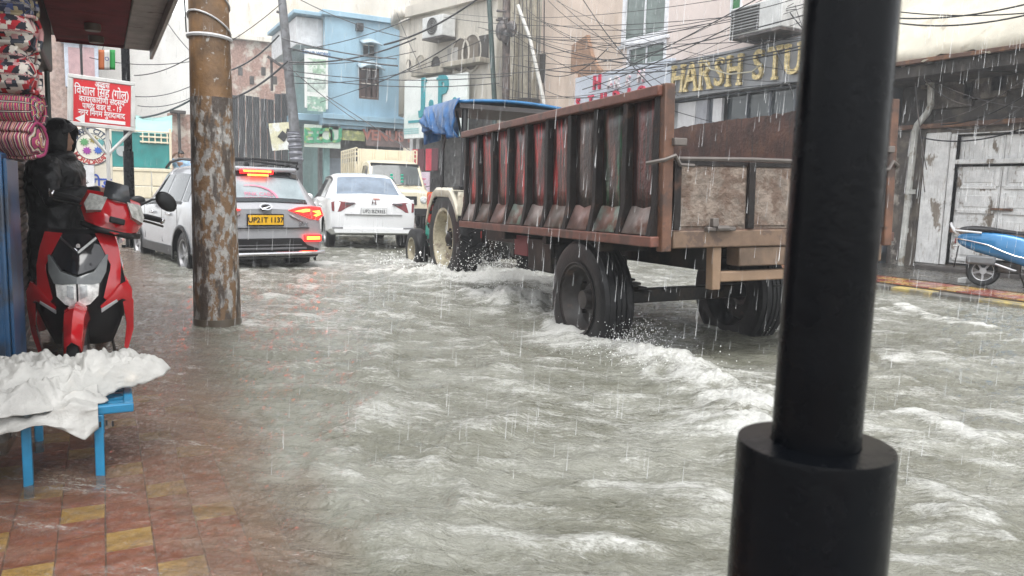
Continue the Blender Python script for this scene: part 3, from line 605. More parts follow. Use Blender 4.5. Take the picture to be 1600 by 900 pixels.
for i in range(4):
    u = fj.uv(650, 230)[0]-.45*i; fj.box(MB(), (u-.42, u-.02, 1.9, 2.75), .2+.05*(i % 2), .16+.05*(i % 2)).build('red_panel', mat('banner_red%d' % (i % 2), [(.55, .03, .06), (.1, .02, .03)][i % 2], .5), rs, True, bevel=.01)
u = fj.uv(664, 260)[0]; fj.box(MB(), (u-.7, u+.5, .5, 1.85), .3, .26).build('pink_panel', mat('banner_pink', (.62, .5, .58), .5), rs, True)
for j in range(4): fj.box(MB(), (u-.5, u+.3, 1.55-j*.2, 1.60-j*.2), .308, .3).build('small_text_line', mat('banner_print', (.6, .1, .2), .5), rs, True, smooth=0)
# ---- blue building at the bend
fb = Fac((8.75, 34), (-1, 0))     # face towards us; u runs to the left
bl = thing('blue_building', 'light blue painted two storey building with a hooded window at the bend', 'building', (11, 36, 0))
m_bl = mat('light_blue_paint', (.27, .42, .52), .55, var=.1, vs=1, c2=(.22, .34, .42), s2=1.4, t2=(.5, .75), st2=(3, 3, .4))
xl, zt_ = fb.uv(508, 24); xr = fb.uv(640, 30)[0]; zs = fb.uv(550, 182)[1]
fb.P = Vector((8.75, 34, 0))
w1 = fb.rect(561, 106, 592, 155); w3 = fb.rect(565, 68, 588, 90)
fb.wall(MB(), xr, xl, zs, zt_, [w1, w3], .35).build('wall', m_bl, bl, True, smooth=0)
window(fb, w1, bl, mat('brown_frame', (.1, .06, .045), .6), mat('brown_grille_glass', (.07, .04, .035), .4), 3, 2, .06, .08)
window(fb, w3, bl, mat('blue_grey_frame', (.2, .3, .36), .6), m_glass, 2, 1, .06, .07)
m_shade = mat('pale_blue_slab', (.38, .48, .54), .6)
for (a, b, c, e), hh in ((w1, .5), (w3, .25)):   # arched hoods
    G = []
    for i in range(9):
        t = i/8; u = a-.1+(b-a+.2)*t; G.append([fb.p(u, e+.08+hh*.55*math.sin(math.pi*t), 0), fb.p(u, e-.12+hh*.35*math.sin(math.pi*t), .55)])
    MB().grid(G).build('hood', m_shade, bl, True, solid=.06)
fb.px(MB(), 555, 37, 566, 49, .25, 0).build('wall_box', m_black, bl, True, bevel=.02)
fb.box(MB(), (xr, xl+.15, zt_, zt_+.22), .2, -.5).build('cornice', m_bl, bl, True, bevel=.02)
for k, (dz, oo) in enumerate(((0, .5), (-.22, .35), (-.44, .2))): fb.box(MB(), (xr, xl+.2, zs-.2+dz, zs+.02+dz-.005), oo, -.3).build('band', m_bl, bl, True, bevel=.015)
# left return wall with a balcony and roof slab
fl = Fac((fb.p(xl, 0).x, 34.0), (0, 1))
fl2 = Matrix.Identity(4); X0 = fb.p(xl, 0).x
MB().b2((X0+.3, 34.36, 0), (X0+.05, 42, zt_-1.2)).build('side_wall', mat('teal_side_wall', (.2, .34, .34), .6), bl, True, smooth=0)
MB().b2((X0-1.3, 34.1, zt_-.05), (X0+.4, 40, zt_+.12)).build('roof_slab', m_bl, bl, True, bevel=.03)
MB().b2((X0-1.1, 34.5, zt_-1.25), (X0+.04, 40, zt_-.08)).build('balcony_wall', mat('white_balcony', (.6, .62, .64), .5), bl, True, bevel=.03)
MB().b2((X0-1.2, 34.2, zs-.3), (X0+.04, 41, zs)).build('balcony_floor', m_bl, bl, True, bevel=.03)
zq = zs-.68
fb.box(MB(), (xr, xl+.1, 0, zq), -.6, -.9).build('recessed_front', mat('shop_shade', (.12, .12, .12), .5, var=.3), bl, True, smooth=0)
m_sh = mat('blue_grey_shutter', (.17, .2, .23), .45, bump=.8, bs=1, bst=(.01, .01, 50))
for k in range(4):
    a = xl-.15-k*1.15; fb.box(MB(), (a-1.05, a, .1, zq-1.15), -.45, -.55).build('roller_shutter', [m_sh, m_hole][k % 2], bl, True, smooth=0)
# signs on the blue building
v = thing('faded_green_sign', 'faded green and white shop sign under the blue wall', 'sign', fb.p(-1.4, 2, .2))
rv = fb.rect(474, 196, 530, 231); fb.box(MB(), rv, .2, .1).build('board', mat('pale_green_sheet', (.5, .56, .5), .5, var=.1), v, True)
m_gl = mat('green_sign_paint', (.05, .3, .16), .5, c2=(.3, .4, .15), s2=3)
for k, ch in enumerate('EEOU'): text('letter', ch, .85, fb.M(*fb.uv(480+k*14.0, 213), .22), m_gl, v, ext=.02, bold=.03)
v = thing('dark_green_panel_sign', 'small olive sign panel between the green sign and the brown sign', 'sign', fb.p(-2.6, 2, .2))
fb.px(MB(), 533, 202, 568, 220, .2, .1).build('board', mat('olive_sheet', (.2, .23, .1), .5, c2=(.4, .4, .15), s2=5, t2=(.5, .6)), v, True)
v = thing('brown_shop_sign', 'brown shop sign reading VENUS EL behind the cream pickup', 'sign', fb.p(-3.5, 2, .2))
fb.px(MB(), 570, 197, 650, 230, .2, .1).build('board', mat('brown_sheet', (.16, .11, .10), .5, var=.2), v, True)
text('lettering', 'VENUS EL', .62, fb.M(*fb.uv(610, 214), .22), mat('rust_letter', (.34, .13, .10), .5), v, ext=.02, bold=.02)
v = thing('tall_picture_sign', 'tall white advertising panel with green pictures on the blue building corner', 'sign', fb.p(.5, 5, .3))
rt = fb.rect(472, 80, 508, 171); fb.box(MB(), rt, .5, .4).build('board', mat('white_panel', (.66, .68, .66), .4, var=.05), v, True, bevel=.01)
text('lettering', 'REPAIR WORKS', .17, fb.M((rt[0]+rt[1])/2, rt[3]-.16, .51), mat('blue_print', (.06, .14, .3), .5), v, ext=.004, bold=.006)
for k in range(3):
    z1 = rt[3]-.38-k*.78; fb.box(MB(), (rt[0]+.1, rt[1]-.1, z1-.6, z1), .508, .5).build('picture', mat('print%d' % k, [(.3, .45, .33), (.42, .5, .46), (.25, .42, .33)][k], .5, var=.3, vs=5, c2=(.6, .64, .6), s2=3, t2=(.48, .58)), v, True, smooth=0)
v = thing('yellow_diamond_sign', 'tilted pale yellow sign with a black diamond beside the leaning pole', 'sign', fb.p(3, 2, .2))
fy = Fac((8.75, 33), (-1, 0)); uy, zy = fy.uv(440, 213)
fyM = fy.M(uy, zy, 0, R_(8)); MB().box((0, 0, 0), (.9, 1.1, .06), 0, fyM).build('board', mat('pale_yellow_sheet', (.62, .6, .42), .5, c2=(.7, .72, .7), s2=1.5), v, True)
MB().box((.05, 0, .045), (.32, .32, .02), R_(45), fyM).build('diamond', m_black, v, True, smooth=0); MB().box((.25, .14, .045), (.1, .3, .02), R_(-20), fyM).build('mark', m_black, v, True, smooth=0)
# ---- background blocks
def block(name, label, x0, x1, ytop, Y, m, depth=8, ybot=None, tilt=0):
    a, b = atY(x0, ytop, Y), atY(x1, ytop, Y); t = thing(name, label, 'building', ((a[0]+b[0])/2, Y, 0))
    zt = (a[2]+b[2])/2; MB().b2((a[0], Y, 0), (b[0], Y+depth, zt)).build('wall', m, t, True, smooth=0); return t, Fac((a[0], Y), (-1, 0)), zt
m_pl = mat('weathered_white_plaster', (.64, .61, .54), .75, var=.12, vs=.35, c2=(.47, .40, .29), s2=.22, t2=(.5, .7), st2=(1.5, 1.5, .5), c3=(.38, .33, .26), s3=.9, t3=(.56, .72), st3=(2, 2, .6), bump=.3, bs=6)
tall, ft, _ = block('tall_plain_building', 'tall blank building with stained cream plaster behind the blue house', 306, 720, -500, 50, m_pl)
m_brk = mat('exposed_brick', (.32, .2, .16), .8, var=.3, vs=9, c2=(.5, .46, .4), s2=1.2, t2=(.48, .6), bump=.6, bs=14, bst=(1, 1, 3))
tb, f2, z2 = block('brick_house', 'low brick house with crumbling plaster behind the leaning pole', 352, 462, 62, 47, m_brk, 2.8)
for k in range(5):
    x = 372+k*18; r_ = f2.rect(x, 105+(k % 2)*14, x+7, 118+(k % 2)*14); f2.box(MB(), r_, .02, -.1).build('brick_recess', m_hole, tb, True, smooth=0)
f2.box(MB(), f2.rect(352, 58, 462, 66), .3, 0).build('coping', m_pl, tb, True, bevel=.03)
wb, f3, _ = block('white_blank_building', 'pale whitewashed blank building behind the red notice', 140, 305, 18, 44, mat('whitewash', (.66, .65, .62), .75, var=.1, vs=.4, c2=(.5, .48, .45), s2=.5, t2=(.5, .75), st2=(2, 2, .6), bump=.2, bs=8))
tag(wb, None); bb, f4, _ = block('brick_balcony_house', 'brick house with pale blue window bay at the far left', 20, 142, -60, 40, mat('far_brick', (.34, .24, .2), .8, var=.3, vs=6, c2=(.45, .38, .34), s2=1, t2=(.5, .65), bump=.5, bs=12, bst=(1, 1, 3)))
m_bay = mat('pale_blue_bay', (.45, .5, .58), .5)
for k in range(2):
    r_ = f4.rect(108+k*22, 78, 126+k*22, 132); f4.box(MB(), (r_[0]-.15, r_[1]+.15, r_[2]-.2, r_[3]+.2), .7, 0).build('window_bay', m_bay, bb, True, bevel=.03); 
    f4.box(MB(), r_, .72, .69).build('pane', mat('pink_grille', (.4, .25, .26), .5), bb, True, smooth=0); f4.box(MB(), (r_[0]-.3, r_[1]+.3, r_[3]+.21, r_[3]+.5), .9, 0).build('hood', m_bay, bb, True, bevel=.03)
lw_, f5, _ = block('low_brick_wall', 'low weathered brick wall beyond the green truck', 262, 306, 178, 30, m_brk, .3)
MB().tube([atY(282, 262, 29.8), atY(279, 176, 29.8)], .05, 8).build('pipe_post', m_hole, lw_, True)
MB().box(atY(278, 175, 29.8), (.5, .3, .1)).build('pipe_cap', m_hole, lw_, True, bevel=.01)
# grey tin sheet fence
sf = thing('tin_sheet_fence', 'tall dark grey corrugated sheet fence left of the leaning pole', 'fence', atY(410, 235, 36))
a, b = atY(362, 235, 36), atY(462, 235, 36); zt3 = atY(400, 152, 36)[2]
n = 9
for k in range(n):
    G = []
    x0 = a[0]+(b[0]-a[0])*k/n; x1 = a[0]+(b[0]-a[0])*(k+1)/n-.02
    h = zt3+(.25 if k > 5 else 0)+random.uniform(-.05, .08)
    for i in range(17):
        t = i/16; G.append([(x0+(x1-x0)*t, 36+.035*math.sin(t*math.pi*8)+.04*(k % 2), 0), (x0+(x1-x0)*t, 36+.035*math.sin(t*math.pi*8)+.04*(k % 2), h)])
    MB().grid(G).build('sheet', mat('dark_tin', (.11, .115, .12), .5, var=.2, vs=2, c2=(.07, .07, .075), s2=2, st2=VS), sf, True)
# ================================================================ VEHICLES
m_tyre = mat('wet_tyre_rubber', (.008, .008, .009), .42, var=.3, vs=20, bump=.15, bs=60, c2=(.022, .02, .017), s2=5, t2=(.55, .75), spec=.25)
m_alloy = mat('alloy_rim', (.35, .35, .36), .35, metal=.6, var=.2); m_chrome = mat('chrome', (.6, .6, .62), .12, metal=1., var=0)
m_plastic = mat('black_plastic', (.011, .011, .012), .42, var=.2, spec=.3); m_cglass = mat('car_glass', (.02, .026, .03), .05, var=0, spec=.7)
m_rglass = mat('rear_glass_pale', (.30, .36, .38), .12, var=.15, vs=3); m_lampr = mat('lit_brake_lamp', (.5, .01, .01), .2, var=0, emit=(1, .015, .012), es=1.3)  # rear glass: pale grey base colour, slightly uneven
m_lampo = mat('lit_lamp_core', (.8, .2, .02), .2, var=0, emit=(1, .20, .03), es=2.6); m_lampd = mat('dark_red_lens', (.16, .006, .012), .12, var=.1, coat=.8)
m_lampc = mat('clear_lens', (.5, .52, .52), .1, var=.25, vs=18, spec=.7)
RX = Matrix.Rotation(R_(90), 4, 'Y')
def wheel(par, x, y, r, wd, name='wheel', rimr=.62, mrim=None, spokes=5, n=32, tread=True, deep=.35):
    "tyre lies on x axis; outer side is away from x = 0; rim and hub are its children"
    s = 1 if x > 0 else -1; M = Matrix.Translation((x, y, r)) @ RX; h = wd/2; q = r*rimr
    t = MB().lathe([(q, -h*.8), (q*1.05, -h*.95), (r*.86, -h*1.02), (r*.965, -h*.86), (r, -h*.6), (r, h*.6), (r*.965, h*.86), (r*.86, h*1.02), (q*1.05, h*.95), (q, h*.8), (q*.97, 0)], n, M, True).build(name, m_tyre, par)
    mr = mrim or m_alloy; zf = h*(.9-deep)
    if s < 0: M = M @ Matrix.Rotation(math.pi, 4, 'X')
    rm = MB().lathe([(q*1.06, h*.97), (q*.97, h*.93), (q*.92, h*.5), (q*.86, zf), (q*.5, zf*.9), (q*.3, zf+h*.12), (q*.12, zf+h*.16), (0, zf+h*.16)], n, M, False, False).build('rim', mr, t)
    for k in range(spokes):
        a = 2*math.pi*k/spokes
        MB().box((q*.55, 0, zf+h*.12), (q*.75, q*.2, h*.16), 0, M @ Matrix.Rotation(a, 4, 'Z')).build('spoke', mr, t, bevel=.006)
    if tread:
        for k in range(0): pass
    return t
class Body:
    def __init__(s, st): s.st = st
    def at(s, y):
        st = s.st; y = min(max(y, st[0][0]), st[-1][0])
        for a, b in zip(st, st[1:]):
            if a[0] <= y <= b[0]: t = (y-a[0])/max(1e-9, b[0]-a[0]); return [p+(q-p)*t for p, q in zip(a, b)]
    def sec(s, y):
        _, wl, wb, wr, zb, zl, zt = s.at(y)
        return [(0, zb), (wl-.09, zb), (wl, zb+.09), (wl+.012, zb+(zl-zb)*.55), (wb+.01, zl-.05), (wb, zl), (wr, zt-.055), (wr-.05, zt-.018), (wr-.14, zt), (0, zt+.018)]
    def mesh(s):
        mb = MB(); ys = []
        for a, b in zip(s.st, s.st[1:]):
            k = max(1, int((b[0]-a[0])/.16)); ys += [a[0]+(b[0]-a[0])*i/k for i in range(k)]
        ys.append(s.st[-1][0]); G = []
        for y in ys:
            c = s.sec(y); G.append([(x, y, z) for x, z in c]+[(-x, y, z) for x, z in c[-2:0:-1]])
        mb.grid(G, True); mb.f.append(tuple(range(len(G[0])))[::-1]); o = len(mb.v)-len(G[0]); mb.f.append(tuple(o+i for i in range(len(G[0])))); return mb
    def side(s, y0, y1, v0, v1, sg, off=.004, yt0=None, yt1=None, n=6):
        yt0 = y0 if yt0 is None else yt0; yt1 = y1 if yt1 is None else yt1; G = []
        for i in range(n+1):
            row = []
            for v in (v0, (v0+v1)/2, v1):
                t = i/n; y = (y0+(y1-y0)*t)*(1-(v-v0)/(v1-v0))+(yt0+(yt1-yt0)*t)*((v-v0)/(v1-v0)); c = s.sec(y); a, b = c[5], c[6]
                row.append((sg*(a[0]+(b[0]-a[0])*v+off), y, a[1]+(b[1]-a[1])*v+off*.3))
            G.append(row)
        return MB().grid(G)
    def top(s, y0, y1, m0, m1, off=.005, n=6, sgn=-1):       # glass on the sloping end
        G = []
        for i in range(n+1):
            y = y0+(y1-y0)*i/n; c = s.sec(y); mg = m0+(m1-m0)*i/n; row = []
            for x in np.linspace(-1, 1, 9):
                hw = c[6][0]-mg; xx = x*hw; row.append((xx, y+sgn*off*.8, c[8][1]+(c[9][1]-c[8][1])*(1-min(1, abs(xx)/c[8][0]))-max(0, abs(xx)-c[8][0])*.22+off*.8))
            G.append(row)
        return MB().grid(G)
def arches(o, ys, x, r):
    mb = MB()
    for y in ys:
        for a_ in (-1, 1): mb.lathe([(r, -.35), (r, .35)], 28, Matrix.Translation((a_*.94, y, x)) @ RX)
    return cut(o, mb)
# ---- silver SUV
m_silver = mat('silver_white_paint', (.36, .37, .39), .25, metal=.15, var=.03, coat=.6)
suv = thing('suv', 'silver compact SUV with lit red brake lamps and yellow number plate behind the concrete pole', 'car', (2.02, 11.25, -.17), R_(11))
B = Body([(0, .76, .74, .70, .34, .96, 1.0), (.03, .84, .81, .76, .32, .99, 1.03), (.12, .89, .85, .77, .30, 1.02, 1.10), (.42, .905, .87, .66, .28, 1.03, 1.53), (.62, .91, .875, .655, .28, 1.03, 1.58), (1.4, .91, .875, .66, .27, 1.02, 1.61), (2.1, .91, .87, .65, .27, 1.0, 1.585), (2.45, .91, .865, .64, .27, .99, 1.50), (3.0, .905, .85, .76, .27, .97, 1.05), (3.6, .89, .82, .74, .28, .91, .97), (3.88, .82, .74, .66, .3, .8, .86), (3.98, .72, .66, .6, .38, .68, .72)])
bd = B.mesh().build('body', m_silver, suv, smooth=40); arches(bd, (.78, 3.32), .35, .365)
for sg in (-1, 1):
    for y in (.78, 3.32): wheel(suv, sg*.79, y, .33, .21)
    for a, b, c, e in ((.95, 1.72, 1.02, 1.70), (1.80, 2.66, 1.78, 2.26), (.62, .88, .72, .95)): B.side(a, b, .1, .86, sg, .005, c, e).build('side_window', m_cglass, suv)
    B.side(.9, 2.75, .02, .09, sg, .008, .9, 2.7).build('belt_trim', m_plastic, suv)
    MB().b2((sg*.90, 1.16, .28), (sg*.925, 2.94, .42)).build('sill_cladding', m_plastic, suv, bevel=.01)
    for y in (1.30, 2.2): MB().b2((sg*.905, y, .86), (sg*.935, y+.2, .90)).build('door_handle', m_chrome, suv, bevel=.01)
    for y in (1.74, 2.72, .95): MB().b2((sg*.914, y, .45), (sg*.917, y+.012, .98)).build('door_gap', m_plastic, suv, smooth=0)
    # arch cladding
    for y in (.78, 3.32):
        G = []
        for i in range(13):
            a = math.pi*(-.08+1.16*i/12); G.append([(sg*.925, y+math.cos(a)*rr, .33+math.sin(a)*rr) for rr in (.365, .42)])
        MB().grid(G).build('arch_cladding', m_plastic, suv, solid=.02)
    mr = MB().ell((0, 0, 0), (.11, .05, .075)).build('mirror', m_plastic, suv); mr.location = (sg*1.03, 2.62, 1.04)
    MB().tube([(sg*.72, .55, 1.60), (sg*.70, .8, 1.665), (sg*.69, 1.5, 1.69), (sg*.67, 2.1, 1.65), (sg*.68, 2.3, 1.57)], .022, 6).build('roof_rail', m_plastic, suv)
    # tail lamp: red wedge that wraps round the corner, lit core
    P = [(.34, 1.0), (.5, 1.045), (.70, 1.06), (.85, 1.045), (.885, .93), (.80, .86), (.66, .885), (.48, .955)]
    def lampbody(P, y, d, curve=.12):
        n = len(P); f_ = lambda x, z: y+curve*max(0, abs(x)-.55)**1.5*1.6+.22*max(0, z-.96)
        vs = [(sg*x, f_(x, z)-.03, z) for x, z in P]+[(sg*x, f_(x, z)+d, z) for x, z in P]
        return MB().add(vs, [tuple(range(n)), tuple(range(n, 2*n))[::-1]]+[(i, (i+1) % n, n+(i+1) % n, n+i) for i in range(n)])
    tl = lampbody(P, .0, .12).build('tail_lamp', m_lampr, suv, bevel=.008)
    lampbody([(.42, .985), (.60, 1.02), (.66, 1.02), (.66, .985), (.55, .97)], -.012, .05).build('lamp_core', m_lampo, tl); lampbody([(.70, .99), (.82, 1.0), (.84, .94), (.76, .91), (.72, .93), (.79, .95)], -.014, .05).build('lamp_core', m_lampo, tl)
    fl_ = MB().box((sg*.70, -.02, .60), (.26, .06, .10)).build('bumper_lamp', m_lampr, suv, bevel=.015); MB().box((sg*.70, -.055, .60), (.2, .012, .045)).build('lamp_core', m_lampo, fl_)
    MB().add([(sg*.52, -.016, .86), (sg*.60, -.016, .80), (sg*.36, -.016, .92), (sg*.34, -.016, .955)], [(0, 1, 2, 3)]).build('crease', mat('silver_shade', (.3, .3, .31), .35, metal=.3), suv, solid=.008)
rg_ = B.top(.125, .40, .10, .06).build('rear_window', m_rglass, suv)
B.top(.36, .415, .04, .03, .012).build('window_surround', m_cglass, suv, solid=.01); B.top(.105, .15, .1, .1, .012).build('window_surround', m_cglass, suv, solid=.01)
sp_ = MB().b2((-.60, .30, 1.535), (.60, .60, 1.60)).build('spoiler', m_silver, suv, bevel=.025)
hb = MB().b2((-.24, .275, 1.50), (.24, .33, 1.56)).build('brake_light', m_lampr, suv, bevel=.01); MB().b2((-.2, .262, 1.525), (.2, .27, 1.55)).build('lamp_core', m_lampo, hb, smooth=0)
MB().b2((-.14, .268, 1.47), (.16, .28, 1.495)).build('lamp_core', m_lampo, hb, smooth=0)
MB().tube([(-.72, .62, 1.60), (-.72, .55, 1.69), (.0, .5, 1.715), (.72, .55, 1.69), (.72, .62, 1.60)], .02, 6).build('roof_carrier', m_plastic, suv)
MB().tube([(-.70, .8, 1.64), (0, .8, 1.70), (.70, .8, 1.64)], .018, 6).build('roof_carrier', m_plastic, suv)
MB().ell((0, .72, 1.635), (.035, .1, .05)).build('aerial_fin', m_plastic, suv)
# tailgate furniture
MB().box((0, -.012, .745), (1.30, .03, .012)).build('tailgate_gap', m_plastic, suv, smooth=0)
pl_ = MB().box((0, -.02, .86), (.53, .02, .17)).build('number_plate', m_plastic, suv, bevel=.006); MB().box((0, -.034, .86), (.50, .01, .135)).build('plate_face', mat('yellow_plate', (.75, .42, .01), .4, var=.05), pl_, smooth=0)
text('plate_lettering', 'UP21T 1137', .10, frame((0, -.042, .858), (1, 0, 0), (0, 0, 1)), m_black, pl_, ext=.002, world=False, bold=.002)
em = MB().lathe([(.055, 0), (.075, .0), (.075, .014), (.055, .014)], 22, frame((0, -.0, 1.03), (1, 0, 0), (0, .45, 1)) @ Matrix.Translation((0, 0, .03)) @ Matrix.Diagonal((1.25, .72, 1, 1)), True).build('badge', m_chrome, suv)
MB().ell((0, -.02, 1.03), (.075, .012, .045)).build('badge_field', m_plastic, em)
MB().tube([(-.06, -.045, 1.01), (0, -.05, 1.03), (.06, -.045, 1.05)], .012, 6).build('badge_bar', m_chrome, em)
text('model_lettering', 'XUV', .07, frame((.56, -.018, .80), (1, 0, 0), (0, 0, 1)), m_chrome, suv, ext=.004, world=False)
bp_ = MB().prism([(-.78, .33), (.78, .33), (.80, .44), (.62, .50), (.52, .60), (-.52, .60), (-.62, .50), (-.80, .44)], .05, frame((0, .02, 0), (1, 0, 0), (0, 0, 1))).build('bumper_cladding', m_plastic, suv, bevel=.01)
MB().box((0, -.04, .505), (1.05, .02, .012)).build('bumper_line', mat('grey_trim', (.12, .12, .125), .4), suv, smooth=0)
MB().box((.0, -.04, .455), (1.2, .02, .03)).build('bumper_line', mat('grey_trim', (.12, .12, .125), .4), suv, bevel=.005)
gb = MB().tube([(-.90, .04, .385), (-.86, -.06, .39), (-.4, -.09, .39), (.4, -.09, .39), (.86, -.06, .39), (.90, .04, .385)], .03, 10).build('bumper_guard', m_chrome, suv)
m_pinkd = mat('pink_decal', (.62, .22, .32), .4)
def curvetext(s, x, z, size, m):   # decal on the sloping rear glass
    c = B.at(.2); text('decal', s, size, frame((x, .125+(z-1.12)*.63-.014, z), (1, 0, 0), (0, .53, .85)), m, rg_, ext=.001, world=False)
curvetext('PINK CABS', -.02, 1.215, .085, m_pinkd); curvetext('MORADABAD', -.02, 1.155, .065, m_pinkd)
mb = MB(); G = []
for i in range(14):
    t = i/13; a = R_(-8)+R_(112)*t; G.append([(-.12+(.36+d_)*math.cos(a), .125+(1.15+(.19+d_)*math.sin(a)-1.12)*.63-.016, 1.15+(.19+d_)*math.sin(a)) for d_ in (-.016*(1-t)-.004, .016*(1-t)+.004)])
mb.grid(G).build('decal_arc', m_pinkd, rg_)
# ---- white sedan
m_whitec = mat('white_car_paint', (.70, .71, .72), .22, var=.02, coat=.6)
sed = thing('sedan', 'white sedan with dark red tail lamps in front of the silver SUV', 'car', (4.62, 14.45, -.03), R_(-7))
B2 = Body([(0, .72, .72, .66, .36, .97, 1.0), (.05, .80, .79, .74, .33, 1.0, 1.04), (.2, .84, .83, .76, .3, 1.0, 1.05), (.55, .85, .835, .76, .27, .98, 1.04), (1.12, .85, .83, .60, .25, .96, 1.44), (1.5, .85, .83, .60, .25, .95, 1.49), (2.2, .85, .83, .60, .25, .94, 1.465), (2.5, .85, .825, .6, .25, .93, 1.38), (3.1, .845, .81, .72, .25, .92, .98), (3.7, .81, .76, .68, .27, .84, .88), (3.95, .68, .64, .6, .35, .66, .7)])
bd = B2.mesh().build('body', m_whitec, sed, smooth=40); arches(bd, (.75, 3.25), .3, .335)
for sg in (-1, 1):
    for y in (.75, 3.25): wheel(sed, sg*.74, y, .305, .18)
    for a, b, c, e in ((.86, 1.6, 1.2, 1.58), (1.68, 2.78, 1.66, 2.3)): B2.side(a, b, .1, .86, sg, .005, c, e).build('side_window', m_cglass, sed)
    B2.side(.78, 2.8, .9, .99, sg, .02, 1.12, 2.4).build('rain_visor', m_plastic, sed)
    for y in (1.25, 2.15): MB().b2((sg*.845, y, .82), (sg*.872, y+.18, .86)).build('door_handle', m_whitec, sed, bevel=.01)
    for y in (1.63, 2.65): MB().b2((sg*.853, y, .4), (sg*.857, y+.012, .94)).build('door_gap', m_plastic, sed, smooth=0)
    mr = MB().ell((0, 0, 0), (.1, .05, .07)).build('mirror', m_whitec, sed); mr.location = (sg*.94, 2.6, .98)
    P = [(.34, .91), (.52, .93), (.70, .95), (.80, .92), (.79, .76), (.72, .73), (.62, .75), (.55, .80)]
    n = 8; f_ = lambda x: .02+.3*max(0, x-.6)**1.5
    tl = MB().add([(sg*x, f_(x)-.03, z) for x, z in P]+[(sg*x, f_(x)+.12, z) for x, z in P], [tuple(range(n)), tuple(range(n, 2*n))[::-1]]+[(i, (i+1) % n, n+(i+1) % n, n+i) for i in range(n)]).build('tail_lamp', m_lampd, sed, bevel=.008)
    MB().box((sg*.46, -.02, .905), (.18, .03, .035)).build('reversing_lens', mat('smoked_lens', (.12, .10, .11), .12), tl, bevel=.005)
    MB().box((sg*.68, .0, .44), (.2, .05, .03)).build('bumper_reflector', mat('chrome_dark', (.16, .16, .17), .2), sed, bevel=.005)
rw_ = B2.top(.60, 1.08, .12, .07).build('rear_window', mat('sedan_rear_glass', (.17, .21, .26), .06, var=.25, vs=2), sed)
MB().b2((-.60, .03, 1.03), (.60, .12, 1.055)).build('boot_lip', m_whitec, sed, bevel=.01)
MB().box((0, -.012, .70), (1.1, .03, .012)).build('boot_gap', mat('gap_grey', (.2, .2, .2), .5), sed, smooth=0)
pl_ = MB().box((0, -.018, .76), (.50, .02, .14)).build('number_plate', mat('plate_rim', (.3, .3, .3), .4), sed, bevel=.004); MB().box((0, -.031, .76), (.48, .008, .12)).build('plate_face', mat('white_plate', (.62, .63, .63), .4, var=.03), pl_, smooth=0)
text('plate_lettering', 'UP21BZ9355', .095, frame((0, -.037, .758), (1, 0, 0), (0, 0, 1)), m_black, pl_, ext=.002, world=False, sx=.85, bold=.001)
em = MB(); 
for x in (-.035, .035): em.bar((x*1.1, -.02, .89), (x*.8, -.02, .97), .014, .012)
em.bar((-.035, -.02, .928), (.035, -.02, .928), .012, .012); em.build('badge', m_chrome, sed, smooth=0)
MB().box((.05, -.01, 1.0), (.12, .01, .02)).build('red_sticker', mat('red_sticker', (.6, .2, .15), .5), sed, smooth=0)
MB().prism([(-.74, .34), (.74, .34), (.76, .44), (-.76, .44)], .04, frame((0, .02, 0), (1, 0, 0), (0, 0, 1))).build('bumper_base', m_whitec, sed, bevel=.01)
MB().tube([(.08, 1.3, 1.47), (.08, 1.2, 1.60)], .006, 6).build('aerial', m_plastic, sed)
# ---- cream pickup facing us
m_cream = mat('cream_paint', (.60, .54, .40), .35, var=.06, coat=.3, c2=(.48, .42, .3), s2=2, t2=(.55, .75))
pc = atz(652, 330, 0)
pk = thing('pickup_truck', 'cream pickup truck with stake-sided bed facing the camera beyond the white sedan', 'truck', (6.98, 19.4, .02), R_(173))
# local: front at y = 0, back along -y
B3 = Body([(-2.0, .80, .80, .70, .5, 1.15, 1.86), (-1.35, .80, .80, .68, .5, 1.15, 1.88), (-1.0, .80, .80, .68, .5, 1.14, 1.80), (-.62, .80, .79, .73, .48, 1.12, 1.19), (-.1, .79, .77, .72, .45, 1.02, 1.10), (0, .74, .74, .70, .5, .98, 1.03)])
B3.mesh().build('cab', m_cream, pk, smooth=35)
B3.top(-.98, -.64, .08, .05, .006, 6, 1).build('windscreen', mat('windscreen_glass', (.05, .06, .06), .06, var=.3, vs=2), pk)
gk = MB().box((0, -.99, 1.75), (1.3, .08, .1), 0).build('sun_visor_strip', m_plastic, pk, bevel=.01)
for k in range(2):
    for q in range(3): MB().box((-.15+k*.28+q*.008, -.80+q*.05+.03, 1.48-q*.085), (.07, .012, .08), 0, None, (R_(-32), 0, R_(0))).build('green_mark', mat('green_marks', (.02, .5, .35), .5), pk, smooth=0)
for sg in (-1, 1):
    B3.side(-1.75, -.78, .1, .86, sg, .006, -1.75, -1.1).build('side_window', m_cglass, pk)
    hl = MB().lathe([(0, .05), (.07, .04), (.10, .0), (.11, -.03)], 18, frame((sg*.56, .0, .86), (1, 0, 0), (0, 0, 1)) @ Matrix.Rotation(math.pi, 4, 'Y')).build('headlamp', m_lampc, pk)
    for y in (-.75, -3.6): wheel(pk, sg*.7, y, .36, .2, mrim=m_plastic)
    MB().tube([(sg*.8, -.75, 1.2), (sg*.98, -.72, 1.25), (sg*.98, -.72, 1.42)], .012, 6).build('mirror_stalk', m_plastic, pk)
MB().box((0, .02, .84), (.75, .04, .22)).build('grille', m_plastic, pk, bevel=.01); MB().box((0, .06, .55), (1.55, .12, .18)).build('bumper', m_plastic, pk, bevel=.02)
MB().tube([(.2, -.60, 1.2), (-.3, -.62, 1.25)], .01, 6).build('wiper', m_plastic, pk); MB().tube([(-.15, -.60, 1.2), (-.6, -.62, 1.25)], .01, 6).build('wiper', m_plastic, pk)
MB().b2((-.84, -4.7, .70), (.84, -2.1, .82)).build('bed', m_cream, pk, bevel=.01)
